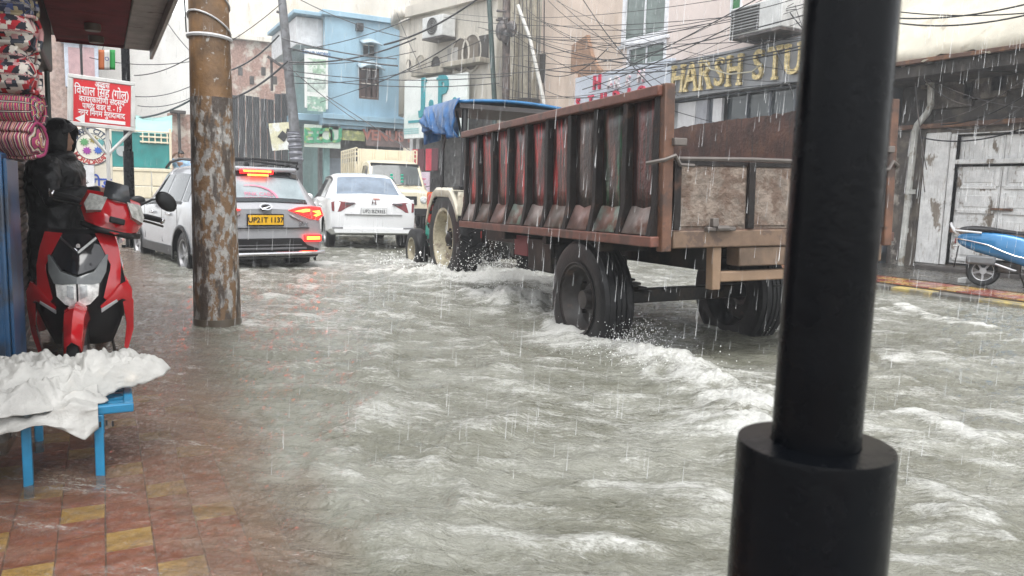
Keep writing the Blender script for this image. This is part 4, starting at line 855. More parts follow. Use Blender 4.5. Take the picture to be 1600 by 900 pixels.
for sg in (-1, 1):
    sd = MB().b2((sg*.82, -4.7, .82), (sg*.85, -2.1, 1.85)).build('bed_side', m_cream, pk)
    for k in range(8): MB().b2((sg*.855, -4.66+k*.36, .82), (sg*.885, -4.60+k*.36, 2.22)).build('stake', m_cream, pk, bevel=.006)
    for z in (1.98, 2.1, 2.2): MB().b2((sg*.85, -4.7, z), (sg*.80, -2.1, z+.035)).build('rail', m_cream, pk, bevel=.006)
MB().b2((-.80, -2.14, .82), (.80, -2.1, 2.2)).build('headboard', m_cream, pk, bevel=.01)
MB().b2((-.80, -4.7, .82), (.80, -4.66, 1.85)).build('tailboard', m_cream, pk, bevel=.01)
for k in range(5): MB().b2((-.74+k*.36, -2.09, .9), (-.70+k*.36, -2.06, 2.2)).build('headboard_rib', m_cream, pk, bevel=.006)
pk.scale = (1.02, 1.02, 1.02)
# ---- green covered truck, rear towards us, left side
m_teal2 = mat('teal_tarpaulin', (.015, .20, .19), .45, var=.2, vs=2, bump=.3, bs=4)
ctr = atz(222, 352, 0); ctr = atD(222, 340, 19.5)
tk = thing('covered_truck', 'cream truck seen from behind with teal tarpaulin cover beside the lamp post', 'truck', (ctr[0], ctr[1], -.1), R_(-2))
def tz(y): return atD(222, y, 19.5)[2]+.1
hw = 45/F*19.5
MB().b2((-hw, .05, tz(310)), (hw, 3.4, tz(300))).build('chassis_bed', m_cream, tk, bevel=.02)
for k, (y0, y1) in enumerate(((309, 291), (290, 268))):
    for j in range(3): MB().b2((-hw+j*2*hw/3+.01, 0, tz(y0)), (-hw+(j+1)*2*hw/3-.01, .06, tz(y1))).build('tail_panel', m_cream, tk, bevel=.012)
MB().b2((-hw, -.02, tz(268)), (hw, .08, tz(263))).build('tail_rail', m_cream, tk, bevel=.01)
MB().b2((-hw+.04, .04, tz(262)), (hw-.04, .1, tz(208))).build('tarpaulin', m_teal2, tk, bevel=.01)
MB().b2((-hw+.05, .1, tz(262)), (-hw+.02, 3.4, tz(208))).build('tarpaulin_side', m_teal2, tk); MB().b2((hw-.05, .1, tz(262)), (hw-.02, 3.4, tz(208))).build('tarpaulin_side', m_teal2, tk)
for x in (-hw, hw-.06): MB().b2((x, 0, tz(262)), (x+.06, .08, tz(200))).build('corner_post', m_cream, tk, bevel=.008)
for y in (206, 214, 222): MB().b2((0 if y > 206 else -hw+.07, -.015, tz(y)-.02), (hw-.07, .035, tz(y)+.02)).build('rail', m_cream, tk, bevel=.006)
for k in range(5): MB().b2((.05+k*.14, -.01, tz(224)), (.08+k*.14, .03, tz(208))).build('stake', m_cream, tk, bevel=.004)
MB().lathe([(0, .012), (.13, .012), (.13, 0)], 14, frame((-hw+.32, .03, tz(238)), (1, 0, 0), (0, 0, 1))).build('grey_patch', mat('tarp_patch', (.3, .33, .33), .5), tk)
MB().b2((-hw+.05, .02, tz(330)), (hw-.05, .2, tz(316))).build('under_bumper', m_plastic, tk, bevel=.01)
MB().box((.25, -.01, tz(318)), (.45, .03, .09)).build('number_plate', mat('plate_yellow2', (.6, .45, .05), .5), tk, bevel=.004)
for sg in (-1, 1): wheel(tk, sg*(hw-.15), .9, .38, .22, mrim=m_plastic); MB().box((sg*(hw-.12), -.01, tz(313)), (.16, .03, .07)).build('tail_lamp', m_lampd, tk, bevel=.005)
# teal shade sheet above it
G = []
for i in range(9):
    row = []
    for j in range(5): p = atD(212+57*i/8, 180+26*j/4, 23-2*j/4); row.append((p[0], p[1], p[2]-.08*math.sin(math.pi*i/8)))
    G.append(row)
o = MB().grid(G).build('shade_sheet', mat('pale_teal_sheet', (.28, .52, .48), .5, var=.1, vs=1), solid=.01); tag(o, 'pale teal plastic sheet stretched as a shade above the covered truck', 'tarpaulin')
# ---- tractor
tr = thing('tractor', 'red and cream tractor with a blue tarpaulin canopy pulling the rusty trailer', 'tractor', (5.02, 9.9, -.17), R_(-4))
m_tred = mat('tractor_red', (.45, .03, .02), .35, var=.2, c2=(.3, .05, .03), s2=4, t2=(.5, .7), coat=.3); m_tcr = mat('tractor_cream', (.60, .56, .45), .4, var=.15, c2=(.36, .3, .22), s2=5, t2=(.58, .7), coat=.2)
m_tgrn = mat('engine_green', (.0, .30, .22), .4, var=.2); m_mud = mat('muddy_cream_rim', (.42, .38, .27), .5, var=.25, vs=9, c2=(.16, .12, .08), s2=6, t2=(.5, .65))
m_oil = mat('oily_black', (.010, .009, .008), .45, var=.4, c2=(.03, .021, .015), s2=5, spec=.25)
for sg in (-1, 1):
    rwh = wheel(tr, sg*.68, 0, .68, .34, 'rear_wheel', .60, m_mud, 0, 40, deep=.9)
    M = Matrix.Translation((sg*.68, 0, .68)) @ RX
    for k in range(20):          # chevron lugs, one by one
        for side in (-1, 1):
            a = 2*math.pi*(k+.5*(side > 0))/20
            MB().box((.692, 0, side*.085), (.05, .055, .20), 0, M @ Matrix.Rotation(a, 4, 'Z') @ Matrix.Rotation(side*R_(0), 4, 'X') @ Matrix.Translation((0, side*0, 0)) @ Matrix.Rotation(side*R_(28), 4, 'X')).build('lug', m_tyre, rwh, bevel=0)
    for k in range(8):
        a = 2*math.pi*k/8; MB().lathe([(.018, 0), (.018, .03), (0, .035)], 8, Matrix.Translation((sg*(.68+.04), math.cos(a)*.13, .68+math.sin(a)*.13)) @ (RX if sg > 0 else RX @ Matrix.Rotation(math.pi, 4, 'X'))).build('wheel_nut', m_oil, rwh)
    MB().lathe([(.10, 0), (.10, .05), (.05, .08), (0, .08)], 16, Matrix.Translation((sg*.71, 0, .68)) @ (RX if sg > 0 else RX @ Matrix.Rotation(math.pi, 4, 'X'))).build('hub', m_oil, rwh)
    wheel(tr, sg*.62, 1.95, .36, .2, 'front_wheel', .56, m_mud, 0, 28, deep=.8)
    # fender: arched box over the wheel
    G = []
    for i in range(15):
        a = R_(20)+R_(130)*i/14; q = .76 if 3 < i < 11 else .74; c = (math.cos(a)*q*1.0, .68+math.sin(a)*q)
        zc_ = max(c[1], .9); zc_ = min(zc_, 1.36)
        G.append([(sg*.44, c[0], zc_), (sg*.46, c[0], zc_+.02), (sg*.84, c[0], zc_+.02), (sg*.865, c[0], zc_-.01), (sg*.865, c[0], zc_-.10)])
    fd = MB().grid(G).build('fender', m_tcr, tr, solid=.02)
    MB().b2((sg*.44, -.45, .72), (sg*.46, .5, 1.34)).build('fender_panel', m_tred, tr)
    MB().b2((sg*.60, .58, .85), (sg*.86, .74, 1.30)).build('fender_front', m_tred, tr, bevel=.06)
    MB().box((sg*.78, .76, 1.22), (.12, .05, .2)).build('side_lamp', mat('orange_lens', (.6, .12, .02), .2), tr, bevel=.02)
    MB().b2((sg*.50, -.66, 1.02), (sg*.86, -.60, 1.34)).build('fender_back', m_tcr, tr, bevel=.02)
    lp = MB().b2((sg*.62, -.69, 1.2), (sg*.80, -.655, 1.28)).build('rear_lamp', m_lampd, tr, bevel=.01)
MB().b2((-.22, -.35, .42), (.22, 2.1, .72)).build('chassis', m_oil, tr, bevel=.03); MB().b2((-.30, -.45, .55), (.30, .3, .95)).build('gearbox', m_oil, tr, bevel=.05)
MB().tube([(-.7, 0, .68), (.7, 0, .68)], .11, 12).build('rear_axle', m_oil, tr); MB().tube([(-.6, 1.95, .36), (.6, 1.95, .36)], .06, 8).build('front_axle', m_oil, tr)
MB().b2((-.28, .65, .72), (.28, 2.35, 1.22)).build('bonnet', m_tred, tr, bevel=.07); MB().b2((-.3, 2.3, .55), (.3, 2.4, 1.18)).build('grille', m_oil, tr, bevel=.02)
MB().b2((-.58, 1.2, .60), (-.2, 1.68, .90)).build('engine_side', m_tgrn, tr, bevel=.05); MB().b2((.2, 1.28, .55), (.42, 1.75, .80)).build('engine_side', m_tgrn, tr, bevel=.05)
MB().tube([(-.50, 1.5, .62), (-.42, 1.95, .5)], .07, 10).build('steering_arm', m_tgrn, tr)
MB().b2((-.45, .25, .66), (.45, .75, .70)).build('footplate', m_oil, tr, bevel=.01)
st_ = MB().box((0, -.15, 1.10), (.44, .42, .10)).build('seat', m_plastic, tr, bevel=.03); MB().box((0, -.36, 1.28), (.42, .08, .30)).build('backrest', m_plastic, tr, bevel=.03)
MB().tube([(0, .62, 1.1), (0, .45, 1.36)], .02, 8).build('steering_column', m_plastic, tr)
MB().lathe([(.18, -.012), (.205, -.012), (.205, .012), (.18, .012)], 24, frame((0, .44, 1.37), (1, 0, 0), (0, .9, -.45)), True).build('steering_wheel', m_plastic, tr)
MB().b2((-.86, -.68, 1.36), (-.30, -.40, 1.42)).build('side_shelf', m_plastic, tr, bevel=.015); MB().b2((.3, -.68, 1.36), (.86, -.40, 1.42)).build('side_shelf', m_plastic, tr, bevel=.015)
for x, y in ((-.66, -.28), (.66, -.28), (-.66, .62), (.66, .62)):
    MB().tube([(x, y, .95), (x, y*1.0, 2.50)], .045 if y < 0 else .03, 8).build('canopy_post', m_black, tr)
    MB().tube([(x, y, 1.9), (x*1.0, y+(.35 if y < 0 else -.35), 2.48)], .02, 6).build('canopy_brace', m_black, tr)
m_btarp = mat('blue_tarpaulin', (.012, .10, .28), .3, var=.25, vs=4, bump=.5, bs=9, spec=.6); m_btop = mat('blue_canopy_sheet', (.02, .14, .32), .35, var=.15)
G = []
for i in range(13):
    y = -.42+1.42*i/12; G.append([(x, y, 2.57-.05*abs(x/.8)**2-.03*math.sin(i)*(.3)) for x in np.linspace(-.80, .80, 11)])
cn = MB().grid(G).build('canopy', m_btop, tr, solid=.035)
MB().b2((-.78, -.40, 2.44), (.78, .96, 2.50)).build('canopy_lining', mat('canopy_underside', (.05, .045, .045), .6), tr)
G = []
random.seed(5)
for i in range(40):            # left curtain of blue tarpaulin, gathered
    t = i/39; y = -.46+1.5*t; row = []
    for j in range(14):
        v = j/13; fold = .03*math.sin(t*13+v*5+2*math.sin(t*4))+.03*math.sin(t*37+v*9*(1+t))+.035*abs(math.sin(v*6+t*11))
        dropz = (.40 if t > .12 else .50)*(1+.15*math.sin(t*7)); row.append((-.80-.05*math.sin(v*3.1)-fold*v*1.2, y*(1-.12*v)+.06*v, 2.56-v*dropz+.05*math.sin(t*9)*v))
    G.append(row)
MB().grid(G).build('curtain', m_btarp, tr, solid=.012)
G = []
for i in range(24):
    t = i/23; x = -.82+.55*t; row = []
    for j in range(10):
        v = j/9; row.append((x, 1.0+.05*v+.04*math.sin(t*19+v*4)*v, 2.56-v*.55*(1-.3*t)))
    G.append(row)
MB().grid(G).build('front_curtain', m_btarp, tr, solid=.012)
# ---- trailer
L, Wd, h, zb = 3.94, 2.0, 1.0, .90+.17
tl_ = thing('farm_trailer', 'rusty open farm trailer with ribbed steel sides hitched behind the tractor', 'trailer', (3.38, 4.13, -.17), rot=(-.0188, -.0229, R_(-5.1)))
m_rust = mat('rusted_brown_steel', (.075, .034, .024), .5, var=.4, vs=4, c2=(.13, .062, .038), s2=3, t2=(.5, .68), c3=(.035, .024, .02), s3=5, t3=(.5, .7), st3=VS, bump=.3, bs=30)
m_rib = mat('dark_wet_steel', (.012, .009, .008), .55, spec=.25, var=.4, c2=(.06, .03, .02), s2=6, t2=(.55, .7), bump=.2)
m_edge = mat('rust_edge', (.16, .06, .04), .5, var=.3, c2=(.08, .04, .03), s2=5)
def pan(k, a, b): return mat('side_panel_%d' % k, a, .3, var=.3, vs=3, c2=b, s2=3, t2=(.46, .57), st2=(2.2, 2.2, .6), c3=(.022, .015, .013), s3=5, t3=(.42, .56), st3=VS, bump=.35, bs=25)
PR, PB, PG = (.46, .03, .028), (.10, .05, .035), (.025, .10, .055)
pans = [pan(0, (.09, .03, .025), (.14, .03, .025)), pan(1, PG, (.13, .05, .035)), pan(2, PB, (.05, .035, .025)), pan(3, (.13, .04, .03), PR), pan(4, (.2, .03, .03), PR), pan(5, PR, (.16, .05, .04)), pan(6, (.16, .06, .045), PR), pan(7, PR, (.12, .05, .04)), pan(8, (.1, .04, .03), PR)]
nb = 9; bw = L/nb
m_skirt = [mat('skirt_%d' % k, c, .4, var=.3, vs=6, c2=(.12, .06, .045), s2=5, t2=(.48, .62)) for k, c in enumerate(((.22, .18, .165), (.17, .21, .18), (.22, .14, .125), (.13, .10, .085)))]
for sg, xx in ((-1, 0), (1, Wd)):
    s_ = -sg
    wl = MB().b2((xx, .0, zb), (xx+s_*.012, L, zb+h)).build('side_wall', m_rust, tl_, smooth=0)
    for k in range(nb):
        y0 = k*bw
        rows = []
        for i in range(5):
            for_y = y0+.055+(bw-.11)*i/4; rows.append([(xx+sg*(.006+.012*math.sin(i*math.pi/4)+random.uniform(0, .006)), for_y, zb+.2+(h-.26)*j/5) for j in range(6)])
        MB().grid(rows).build('panel', pans[k], wl if True else tl_, solid=.006)
        sk = MB().add([(xx+sg*.015, y0+.06, zb+.22), (xx+sg*.015, y0+bw-.05, zb+.22), (xx+sg*.10, y0+bw-.05, zb+.03), (xx+sg*.10, y0+.06, zb+.03)], [(0, 1, 2, 3)]).build('skirt_plate', m_skirt[k % 4], wl, solid=.006)
        # wedge-like rib: deep at foot
    for k in range(nb+1):
        y0 = min(max(k*bw, .03), L-.03); t_ = .030
        MB().add([(xx, y0-t_, zb), (xx+sg*.11, y0-t_, zb+.02), (xx+sg*.065, y0-t_, zb+.24), (xx+sg*.055, y0-t_, zb+h-.05), (xx, y0-t_, zb+h-.05), (xx, y0+t_, zb), (xx+sg*.11, y0+t_, zb+.02), (xx+sg*.065, y0+t_, zb+.24), (xx+sg*.055, y0+t_, zb+h-.05), (xx, y0+t_, zb+h-.05)],
                 [(0, 1, 2, 3, 4), (9, 8, 7, 6, 5), (0, 5, 6, 1), (1, 6, 7, 2), (2, 7, 8, 3), (3, 8, 9, 4), (4, 9, 5, 0)]).build('rib', m_rib, tl_, bevel=.004)
    MB().b2((xx-s_*.085, -.02, zb+h-.05), (xx+s_*.02, L+.02, zb+h+.02)).build('top_rail', m_edge, tl_, bevel=.01)
    MB().b2((xx-s_*.115, -.02, zb-.05), (xx+s_*.03, L+.02, zb+.022)).build('bottom_rail', m_edge if sg < 0 else m_rust, tl_, bevel=.008)
    pst = MB().b2((xx-s_*.05, -.055, zb-.08), (xx+s_*.03, .012, zb+h+.03)).build('corner_post', mat('rust_orange_post', (.11, .05, .028), .55, var=.4, c2=(.05, .028, .02), s2=6), tl_, bevel=.008)
# torn upper edge of the far wall, seen from inside
pts_ = []; mb = MB(); G = []
for i in range(60): y = L*i/59; G.append([(Wd-.03, y, zb+.0), (Wd-.035, y, zb+h+.03+.02*random.random())])
MB().grid(G).build('inner_sheet', m_rust, tl_, smooth=0, solid=.008)
MB().b2((0, L-.02, zb), (Wd, L, zb+h)).build('front_wall', m_rust, tl_)
MB().b2((0, 0, zb-.05), (Wd, L, zb)).build('floor', m_rust, tl_, smooth=0)
# tailgate
m_mudp = mat('mud_caked_panel', (.19, .15, .12), .7, var=.3, vs=8, c2=(.11, .072, .052), s2=9, t2=(.45, .6), bump=1., bs=30)
zt0 = zb+.53
MB().b2((.05, -.045, zb-.06), (Wd-.05, -.01, zb+.06)).build('tail_beam', mat('tail_beam_brown', (.15, .095, .06), .6, var=.3, c2=(.08, .05, .035), s2=5), tl_, bevel=.01)
tg = MB().b2((.06, -.02, zb+.065), (Wd-.06, .0, zt0)).build('tailgate', m_mudp, tl_)
for k in range(3):
    a = .085+k*.63; G = []
    for i in range(25): G.append([(a+.56*i/24, -.024-.012*random.random(), zb+.09+(zt0-zb-.13)*j/18) for j in range(19)])
    MB().grid(G).build('panel', m_mudp, tg)
for x in (.07, .69, 1.32, 1.93): MB().b2((x-.028, -.055, zb+.065), (x+.028, -.02, zt0)).build('stiffener', m_rib, tg, bevel=.006)
MB().tube([(.06, -.03, zt0+.012), (.7, -.03, zt0+.02), (1.5, -.03, zt0+.012), (Wd-.06, -.03, zt0+.02)], .016, 6).build('top_rod', mat('worn_steel', (.11, .095, .085), .5, metal=.2), tg)
MB().b2((.06, -.035, zt0-.03), (Wd-.06, -.0, zt0)).build('top_flange', m_rib, tg)
m_steel = mat('worn_steel', (.11, .095, .085), .5, metal=.2)
for xx, s_ in ((0, 1), (Wd, -1)):
    MB().tube([(xx-s_*.13, .03, zt0-.02), (xx-s_*.05, -.07, zt0+.0), (xx+s_*.02, -.085, zt0+.03), (xx+s_*.06, -.085, zt0-.03), (xx+s_*.17, -.085, zt0-.035)], .014, 6).build('latch_hook', m_steel, tl_)
    MB().box((xx+s_*.06, -.07, zt0+.12), (.10, .04, .05)).build('latch_plate', m_steel, tl_, bevel=.006)
for x in (.42, 1.58):
    MB().box((x, -.06, zb+.07), (.24, .05, .03)).build('hinge', m_steel, tl_, bevel=.008); MB().lathe([(.02, -.05), (.02, .05)], 8, Matrix.Translation((x, -.085, zb+.075)) @ RX).build('hinge_pin', m_steel, tl_)
    MB().box((x-.06, -.075, zb+.115), (.05, .04, .06)).build('hinge_lug', m_steel, tl_, bevel=.006)
# under frame
MB().b2((.62, -.03, zb-.20), (Wd-.02, .12, zb-.065)).build('rear_cross_member', mat('cross_member_brown', (.13, .085, .055), .6, var=.3), tl_, bevel=.01)
for x in (.5, 1.5): MB().b2((x-.05, .1, zb-.24), (x+.05, L+.6, zb-.055)).build('chassis_beam', m_oil, tl_, bevel=.01)
for y in (.9, 1.9, 2.9): MB().b2((.02, y, zb-.14), (Wd-.02, y+.09, zb-.052)).build('cross_member', m_oil, tl_, bevel=.008)
MB().b2((.40, -.02, zb-.36), (.47, .06, zb-.06)).build('bracket', mat('bracket_brown', (.2, .13, .08), .6), tl_, bevel=.006); MB().b2((.475, -.0, zb-.31), (1.65, .07, zb-.235)).build('bumper_bar', mat('bracket_brown', (.2, .13, .08), .6), tl_, bevel=.01)
AX = 1.22
MB().b2((.05, AX-.05, .46), (Wd-.05, AX+.05, .58)).build('axle', m_oil, tl_, bevel=.01)
for x in (.36, 1.64):
    for j in range(4): MB().b2((x-.04, AX-.5+j*.09, .60+j*.025), (x+.04, AX+.5-j*.09, .62+j*.025)).build('leaf_spring', m_oil, tl_, bevel=.004)
    MB().b2((x-.05, AX-.08, .70), (x+.05, AX+.08, zb-.2)).build('spring_seat', m_oil, tl_)
for j in range(7): MB().box((.3, 2.05+j*.0, .55), (.02, .02, .02)).v
MB().b2((.12, 2.0, zb-.42), (.5, 2.55, zb-.1)).build('tool_box', m_oil, tl_, bevel=.02); MB().b2((.15, 2.62, zb-.30), (.19, 2.95, zb-.1)).build('red_flap', mat('red_flap', (.25, .03, .04), .5), tl_)
MB().tube([(.5, L, zb-.15), (1.0, L+1.1, .62), (1.5, L, zb-.15)], .05, 8).build('drawbar', m_oil, tl_)
hold = thing('tmp', None, None); 
for x, s_ in ((.115, -1), (Wd-.36, 1)):
    M = Matrix.Translation((x, AX, .51)) @ RX @ (Matrix.Rotation(math.pi, 4, 'X') if s_ < 0 else Matrix.Identity(4)); r, hh, q = .50, .14, .29
    t = MB().lathe([(q, -hh*.8), (q*1.06, -hh*.95), (r*.84, -hh*1.03), (r*.95, -hh*.92), (r*.985, -hh*.72), (r, -hh*.7), (r, -hh*.36), (r*.972, -hh*.34), (r*.972, -hh*.28), (r, -hh*.26), (r, -hh*.05), (r*.972, -hh*.03), (r*.972, hh*.03), (r, hh*.05), (r, hh*.26), (r*.972, hh*.28), (r*.972, hh*.34), (r, hh*.36), (r, hh*.7), (r*.985, hh*.72), (r*.95, hh*.92), (r*.84, hh*1.03), (q*1.06, hh*.95), (q, hh*.8), (q*.95, 0)], 40, M, True).build('wheel', m_tyre, tl_)
    MB().lathe([(q*1.05, hh*.97), (q*.96, hh*.95), (q*.92, hh*.3), (q*.80, -hh*.1), (q*.5, -hh*.2), (q*.42, hh*.05), (q*.3, hh*.1), (q*.26, hh*.6), (0, hh*.65)], 32, M, False, False).build('rim', mat('dark_rim', (.035, .03, .028), .45, var=.4, c2=(.09, .055, .04), s2=6, t2=(.55, .7)), t)
    MB().lathe([(q*1.06, hh*.98), (q*1.10, hh*1.03), (q*1.06, hh*1.06), (q*1.0, hh*1.0)], 32, M, True).build('lock_ring', m_rib, t)
    for k in range(8): a = 2*math.pi*k/8; MB().lathe([(.014, 0), (.014, .03), (0, .034)], 8, M @ Matrix.Translation((math.cos(a)*q*.62, math.sin(a)*q*.62, -hh*.12))).build('wheel_nut', m_oil, t)
    # reflected red on the tyre shoulder is left out
bpy.data.objects.remove(hold)
# ================================================================ LEFT SIDE, PEOPLE, TWO-WHEELERS, POLES, WIRES
# ---- foreground lamp post and its twin further on
m_pole = mat('glossy_black_pole', (.002, .0025, .0035), .24, var=.2, vs=6, spec=.1, rvar=.1, bump=.08, bs=90)
def lamp_post(label, x, y, zs, r0, r1, z0, base, ztop=5.2):
    t = thing('lamp_post', label, 'lamp post', (x, y, z0), 0, 'black lamp posts along the left kerb')
    MB().lathe([(r1, zs-.02), (r1, ztop), (0, ztop)], 40).build('shaft', m_pole, t)
    MB().lathe([(r0*.98, .02), (r0, .05), (r0, zs-.005), (r0*.985, zs), (r1*1.02, zs+.001), (r1*1.02, zs-.03)], 48).build('sleeve', m_pole, t)
    if base: 
        MB().box((0, 0, .012), (r0*3.6, r0*3.6, .024)).build('base_plate', m_pole, t, bevel=.004)
        for a, b in ((1, 1), (1, -1), (-1, 1), (-1, -1)): MB().lathe([(.014, 0), (.014, .06), (0, .062)], 8, Matrix.Translation((a*r0*1.4, b*r0*1.4, .02))).build('anchor_bolt', m_pole, t)
        for a in range(4): MB().box((r0*1.35, 0, .07), (r0*.8, .01, .1), 0, Matrix.Rotation(a*math.pi/2, 4, 'Z')).build('gusset', m_pole, t)
    MB().tube([(0, 0, ztop-.05), (.5, 0, ztop+.3), (1.2, 0, ztop+.35)], .03, 8).build('arm', m_pole, t); MB().box((1.4, 0, ztop+.34), (.5, .2, .08)).build('lamp_head', m_plastic, t, bevel=.02)
    return t
q = atD(1274, 692, .68)
fp = lamp_post('thick black lamp post with wider sleeve in the right foreground', q[0], q[1], q[2]+.072, .0665, .0372, -.072, True)
# rain drops clinging to the foreground post
mb = MB(); random.seed(3)
for k in range(0):
    a = random.uniform(R_(150), R_(290)); z = random.uniform(.55, 1.75); r = .0668 if z < q[2]-.01 else .0374; s_ = random.uniform(.0005, .0013)
    mb.ell((q[0]+math.cos(a)*r, q[1]+math.sin(a)*r, z), (s_, s_, s_*1.3), 6, 4)
pj_ = atz(205, 393, -.07); lp2 = lamp_post('slim black lamp post with base plate beside the red notice', pj_[0], pj_[1], 1.75, .085, .068, -.07, True, 6.5)
# ---- big concrete pole
cp = thing('concrete_pole', 'thick brown utility pole with flaking white paint in front of the silver SUV', 'utility pole', (.85, 6.95, -.2), rot=(R_(.3), R_(-.7), 0))
m_cpb = mat('rust_brown_pole', (.19, .105, .045), .5, var=.4, vs=3, c2=(.06, .045, .035), s2=1.6, t2=(.48, .66), st2=(1, 1, .45), c3=(.34, .32, .29), s3=14, t3=(.62, .66), bump=.3, bs=25)
m_cpw = mat('flaking_white_pole', (.33, .32, .30), .55, var=.25, vs=12, c2=(.17, .10, .05), s2=17, t2=(.46, .54), st2=(1, 1, .55), c3=(.06, .045, .035), s3=11, t3=(.48, .60), st3=(1, 1, .3), bump=.45, bs=35)
def rad(z): return .195-.0145*z
zsp = 2.08
MB().lathe([(rad(0)+.008, 0), (rad(.25)+.004, .25)], 32).build('foot', mat('wet_mud', (.09, .07, .05), .3), cp); MB().lathe([(rad(.2)+.001, .2), (rad(zsp), zsp)], 32).build('painted_shaft', m_cpw, cp); MB().lathe([(rad(zsp), zsp), (rad(9), 9)], 32).build('upper_shaft', m_cpb, cp)
m_wwire = mat('white_wire', (.5, .5, .5), .4); 
for z, tl, m_, rr in ((2.88, .10, m_wwire, .008), (2.66, .09, m_wwire, .008), (2.555, .01, m_wwire, .016), (3.05, .12, m_black, .008)):
    MB().tube([((rad(z)+.008)*math.cos(a), (rad(z)+.008)*math.sin(a), z+tl*math.cos(a+2.6)) for a in np.linspace(0, 2*math.pi, 25)], rr, 6, False).build('wire_wrap', m_, cp)
# ---- left shop: awning, posts, blue cabinet, shutter
aw = thing('shop_awning', 'dark red boarded awning with white edge over the left footpath', 'awning', (0, 5, 2.3))
m_awr = mat('awning_red_paint', (.22, .022, .028), .8, spec=.15, var=.2, vs=4, c2=(.14, .03, .03), s2=3, t2=(.55, .7), c3=(.03, .02, .02), s3=7, t3=(.66, .72), bump=.2, bs=8)
for k in range(5):
    y0 = 4.2+k*.645; MB().b2((-.29, y0, 2.30), (.205, y0+.64, 2.325)).build('soffit_board', m_awr, aw, True, bevel=.004)
MB().b2((-1.6, 4.2, 2.33), (.40, 7.45, 2.36)).build('roof_sheet', m_oil, aw, True)
MB().b2((.205, 4.2, 2.285), (.40, 7.48, 2.329)).build('edge_board', mat('weathered_edge_board', (.36, .35, .34), .55, var=.2, vs=5, c2=(.12, .1, .09), s2=4, t2=(.56, .66), bump=.3, bs=15), aw, True, bevel=.008)
MB().b2((.40, 4.2, 2.22), (.425, 7.5, 2.52)).build('fascia', mat('white_fascia', (.6, .6, .6), .5, c2=(.3, .28, .26), s2=3, t2=(.55, .7)), aw, True, bevel=.004)
MB().b2((-.29, 7.452, 2.285), (.20, 7.478, 2.36)).build('end_board', m_awr, aw, True)
for x, y in ((-.02, 6.55), (.0, 7.1)):
    p = (x, y, 2.30); MB().lathe([(.0, -.05), (.05, -.05), (.055, -.03), (.055, 0)], 16, Matrix.Translation(p)).build('lamp_holder', mat('dusty_brass', (.14, .10, .07), .5), aw, True)
MB().b2((-.45, 4.6, 1.98), (-.30, 7.0, 2.34)).build('shutter_box', m_oil, aw, True, bevel=.02)
for x, y, r in ((-.335, 6.9, .018),): MB().tube([(x, y, -.07), (x, y, 2.3)], r, 8).build('support_post', mat('dark_green_post', (.02, .035, .03), .4), aw, True)
cb = thing('blue_cabinet', 'dark blue painted metal cabinet at the left edge below the hanging blankets', 'cabinet', (-.6, 4.6, -.07))
m_dblue = mat('dark_blue_metal', (.012, .06, .14), .35, var=.15, c2=(.02, .03, .05), s2=3)
MB().b2((-1.1, 4.25, -.07), (-.40, 4.85, 1.30)).build('case', m_dblue, cb, True, bevel=.01); MB().b2((-.398, 4.27, 0), (-.383, 4.83, 1.27)).build('door', m_dblue, cb, True, bevel=.004); MB().b2((-1.08, 4.245, .0), (-.42, 4.232, 1.27)).build('front_panel', m_dblue, cb, True, bevel=.004)
MB().tube([(-.46, 4.22, .7), (-.46, 4.20, .72), (-.46, 4.20, .86), (-.46, 4.22, .88)], .008, 6).build('handle', m_steel, cb, True)
sh = thing('roller_shutter', 'brown ribbed roller shutter behind the person in black', 'shutter', (-.58, 6.2, -.07))
for k in range(34):
    z = -.05+k*.066; MB().tube([(-.54, 5.4, z), (-.54, 7.2, z)], .034, 8).build('slat', mat('brown_slat', (.16, .12, .10), .5, var=.3), sh, True)
wl_ = MB().b2((-1.4, 2.8, -.1), (-.62, 9.5, 3.4)).build('shop_wall', mat('shop_wall_dark', (.06, .05, .05), .6, var=.3)); tag(wl_, 'dark shop wall along the left edge behind the blankets', 'wall')
# dark stone step and odds and ends at the lower left
stp = thing('stone_step', 'dark wet stone step at the left edge beside the blue stand', 'step', (-.7, 3.9, -.08)); random.seed(11)
for k in range(6):
    MB().box((-.62+random.uniform(-.05, .02), 3.2+k*.32, .02+random.uniform(-.02, .04)), (.42, .30, .2), random.uniform(-.1, .1)).build('stone', mat('wet_stone', (.085, .075, .065), .35, var=.5, vs=6, bump=.6, bs=18), stp, True, bevel=.03)
ln = MB().ell((0, 0, 0), (.028, .028, .026)).build('lemon', mat('lemon_yellow', (.6, .5, .03), .35)); ln.location = (-.47, 4.33, .155); tag(ln, 'single small yellow lemon at the left edge by the scooter', 'fruit')
MB().box((0, 0, 0), (.001, .001, .001))
bk = thing('dark_crate', 'dark slatted crate at the left edge holding the lemon', 'crate', (-.5, 4.35, -.07))
for k in range(3):
    MB().b2((-.66, 4.10+.0, .0+k*.07), (-.40, 4.12, .055+k*.07)).build('slat', mat('crate_wood', (.05, .04, .03), .6), bk, True); MB().b2((-.42, 4.13, .0+k*.07-.0), (-.40, 4.6, .055+k*.07)).build('slat', mat('crate_wood', (.05, .04, .03), .6), bk, True)
MB().b2((-.66, 4.13, .1), (-.43, 4.6, .13)).build('tray', mat('crate_wood', (.05, .04, .03), .6), bk, True)
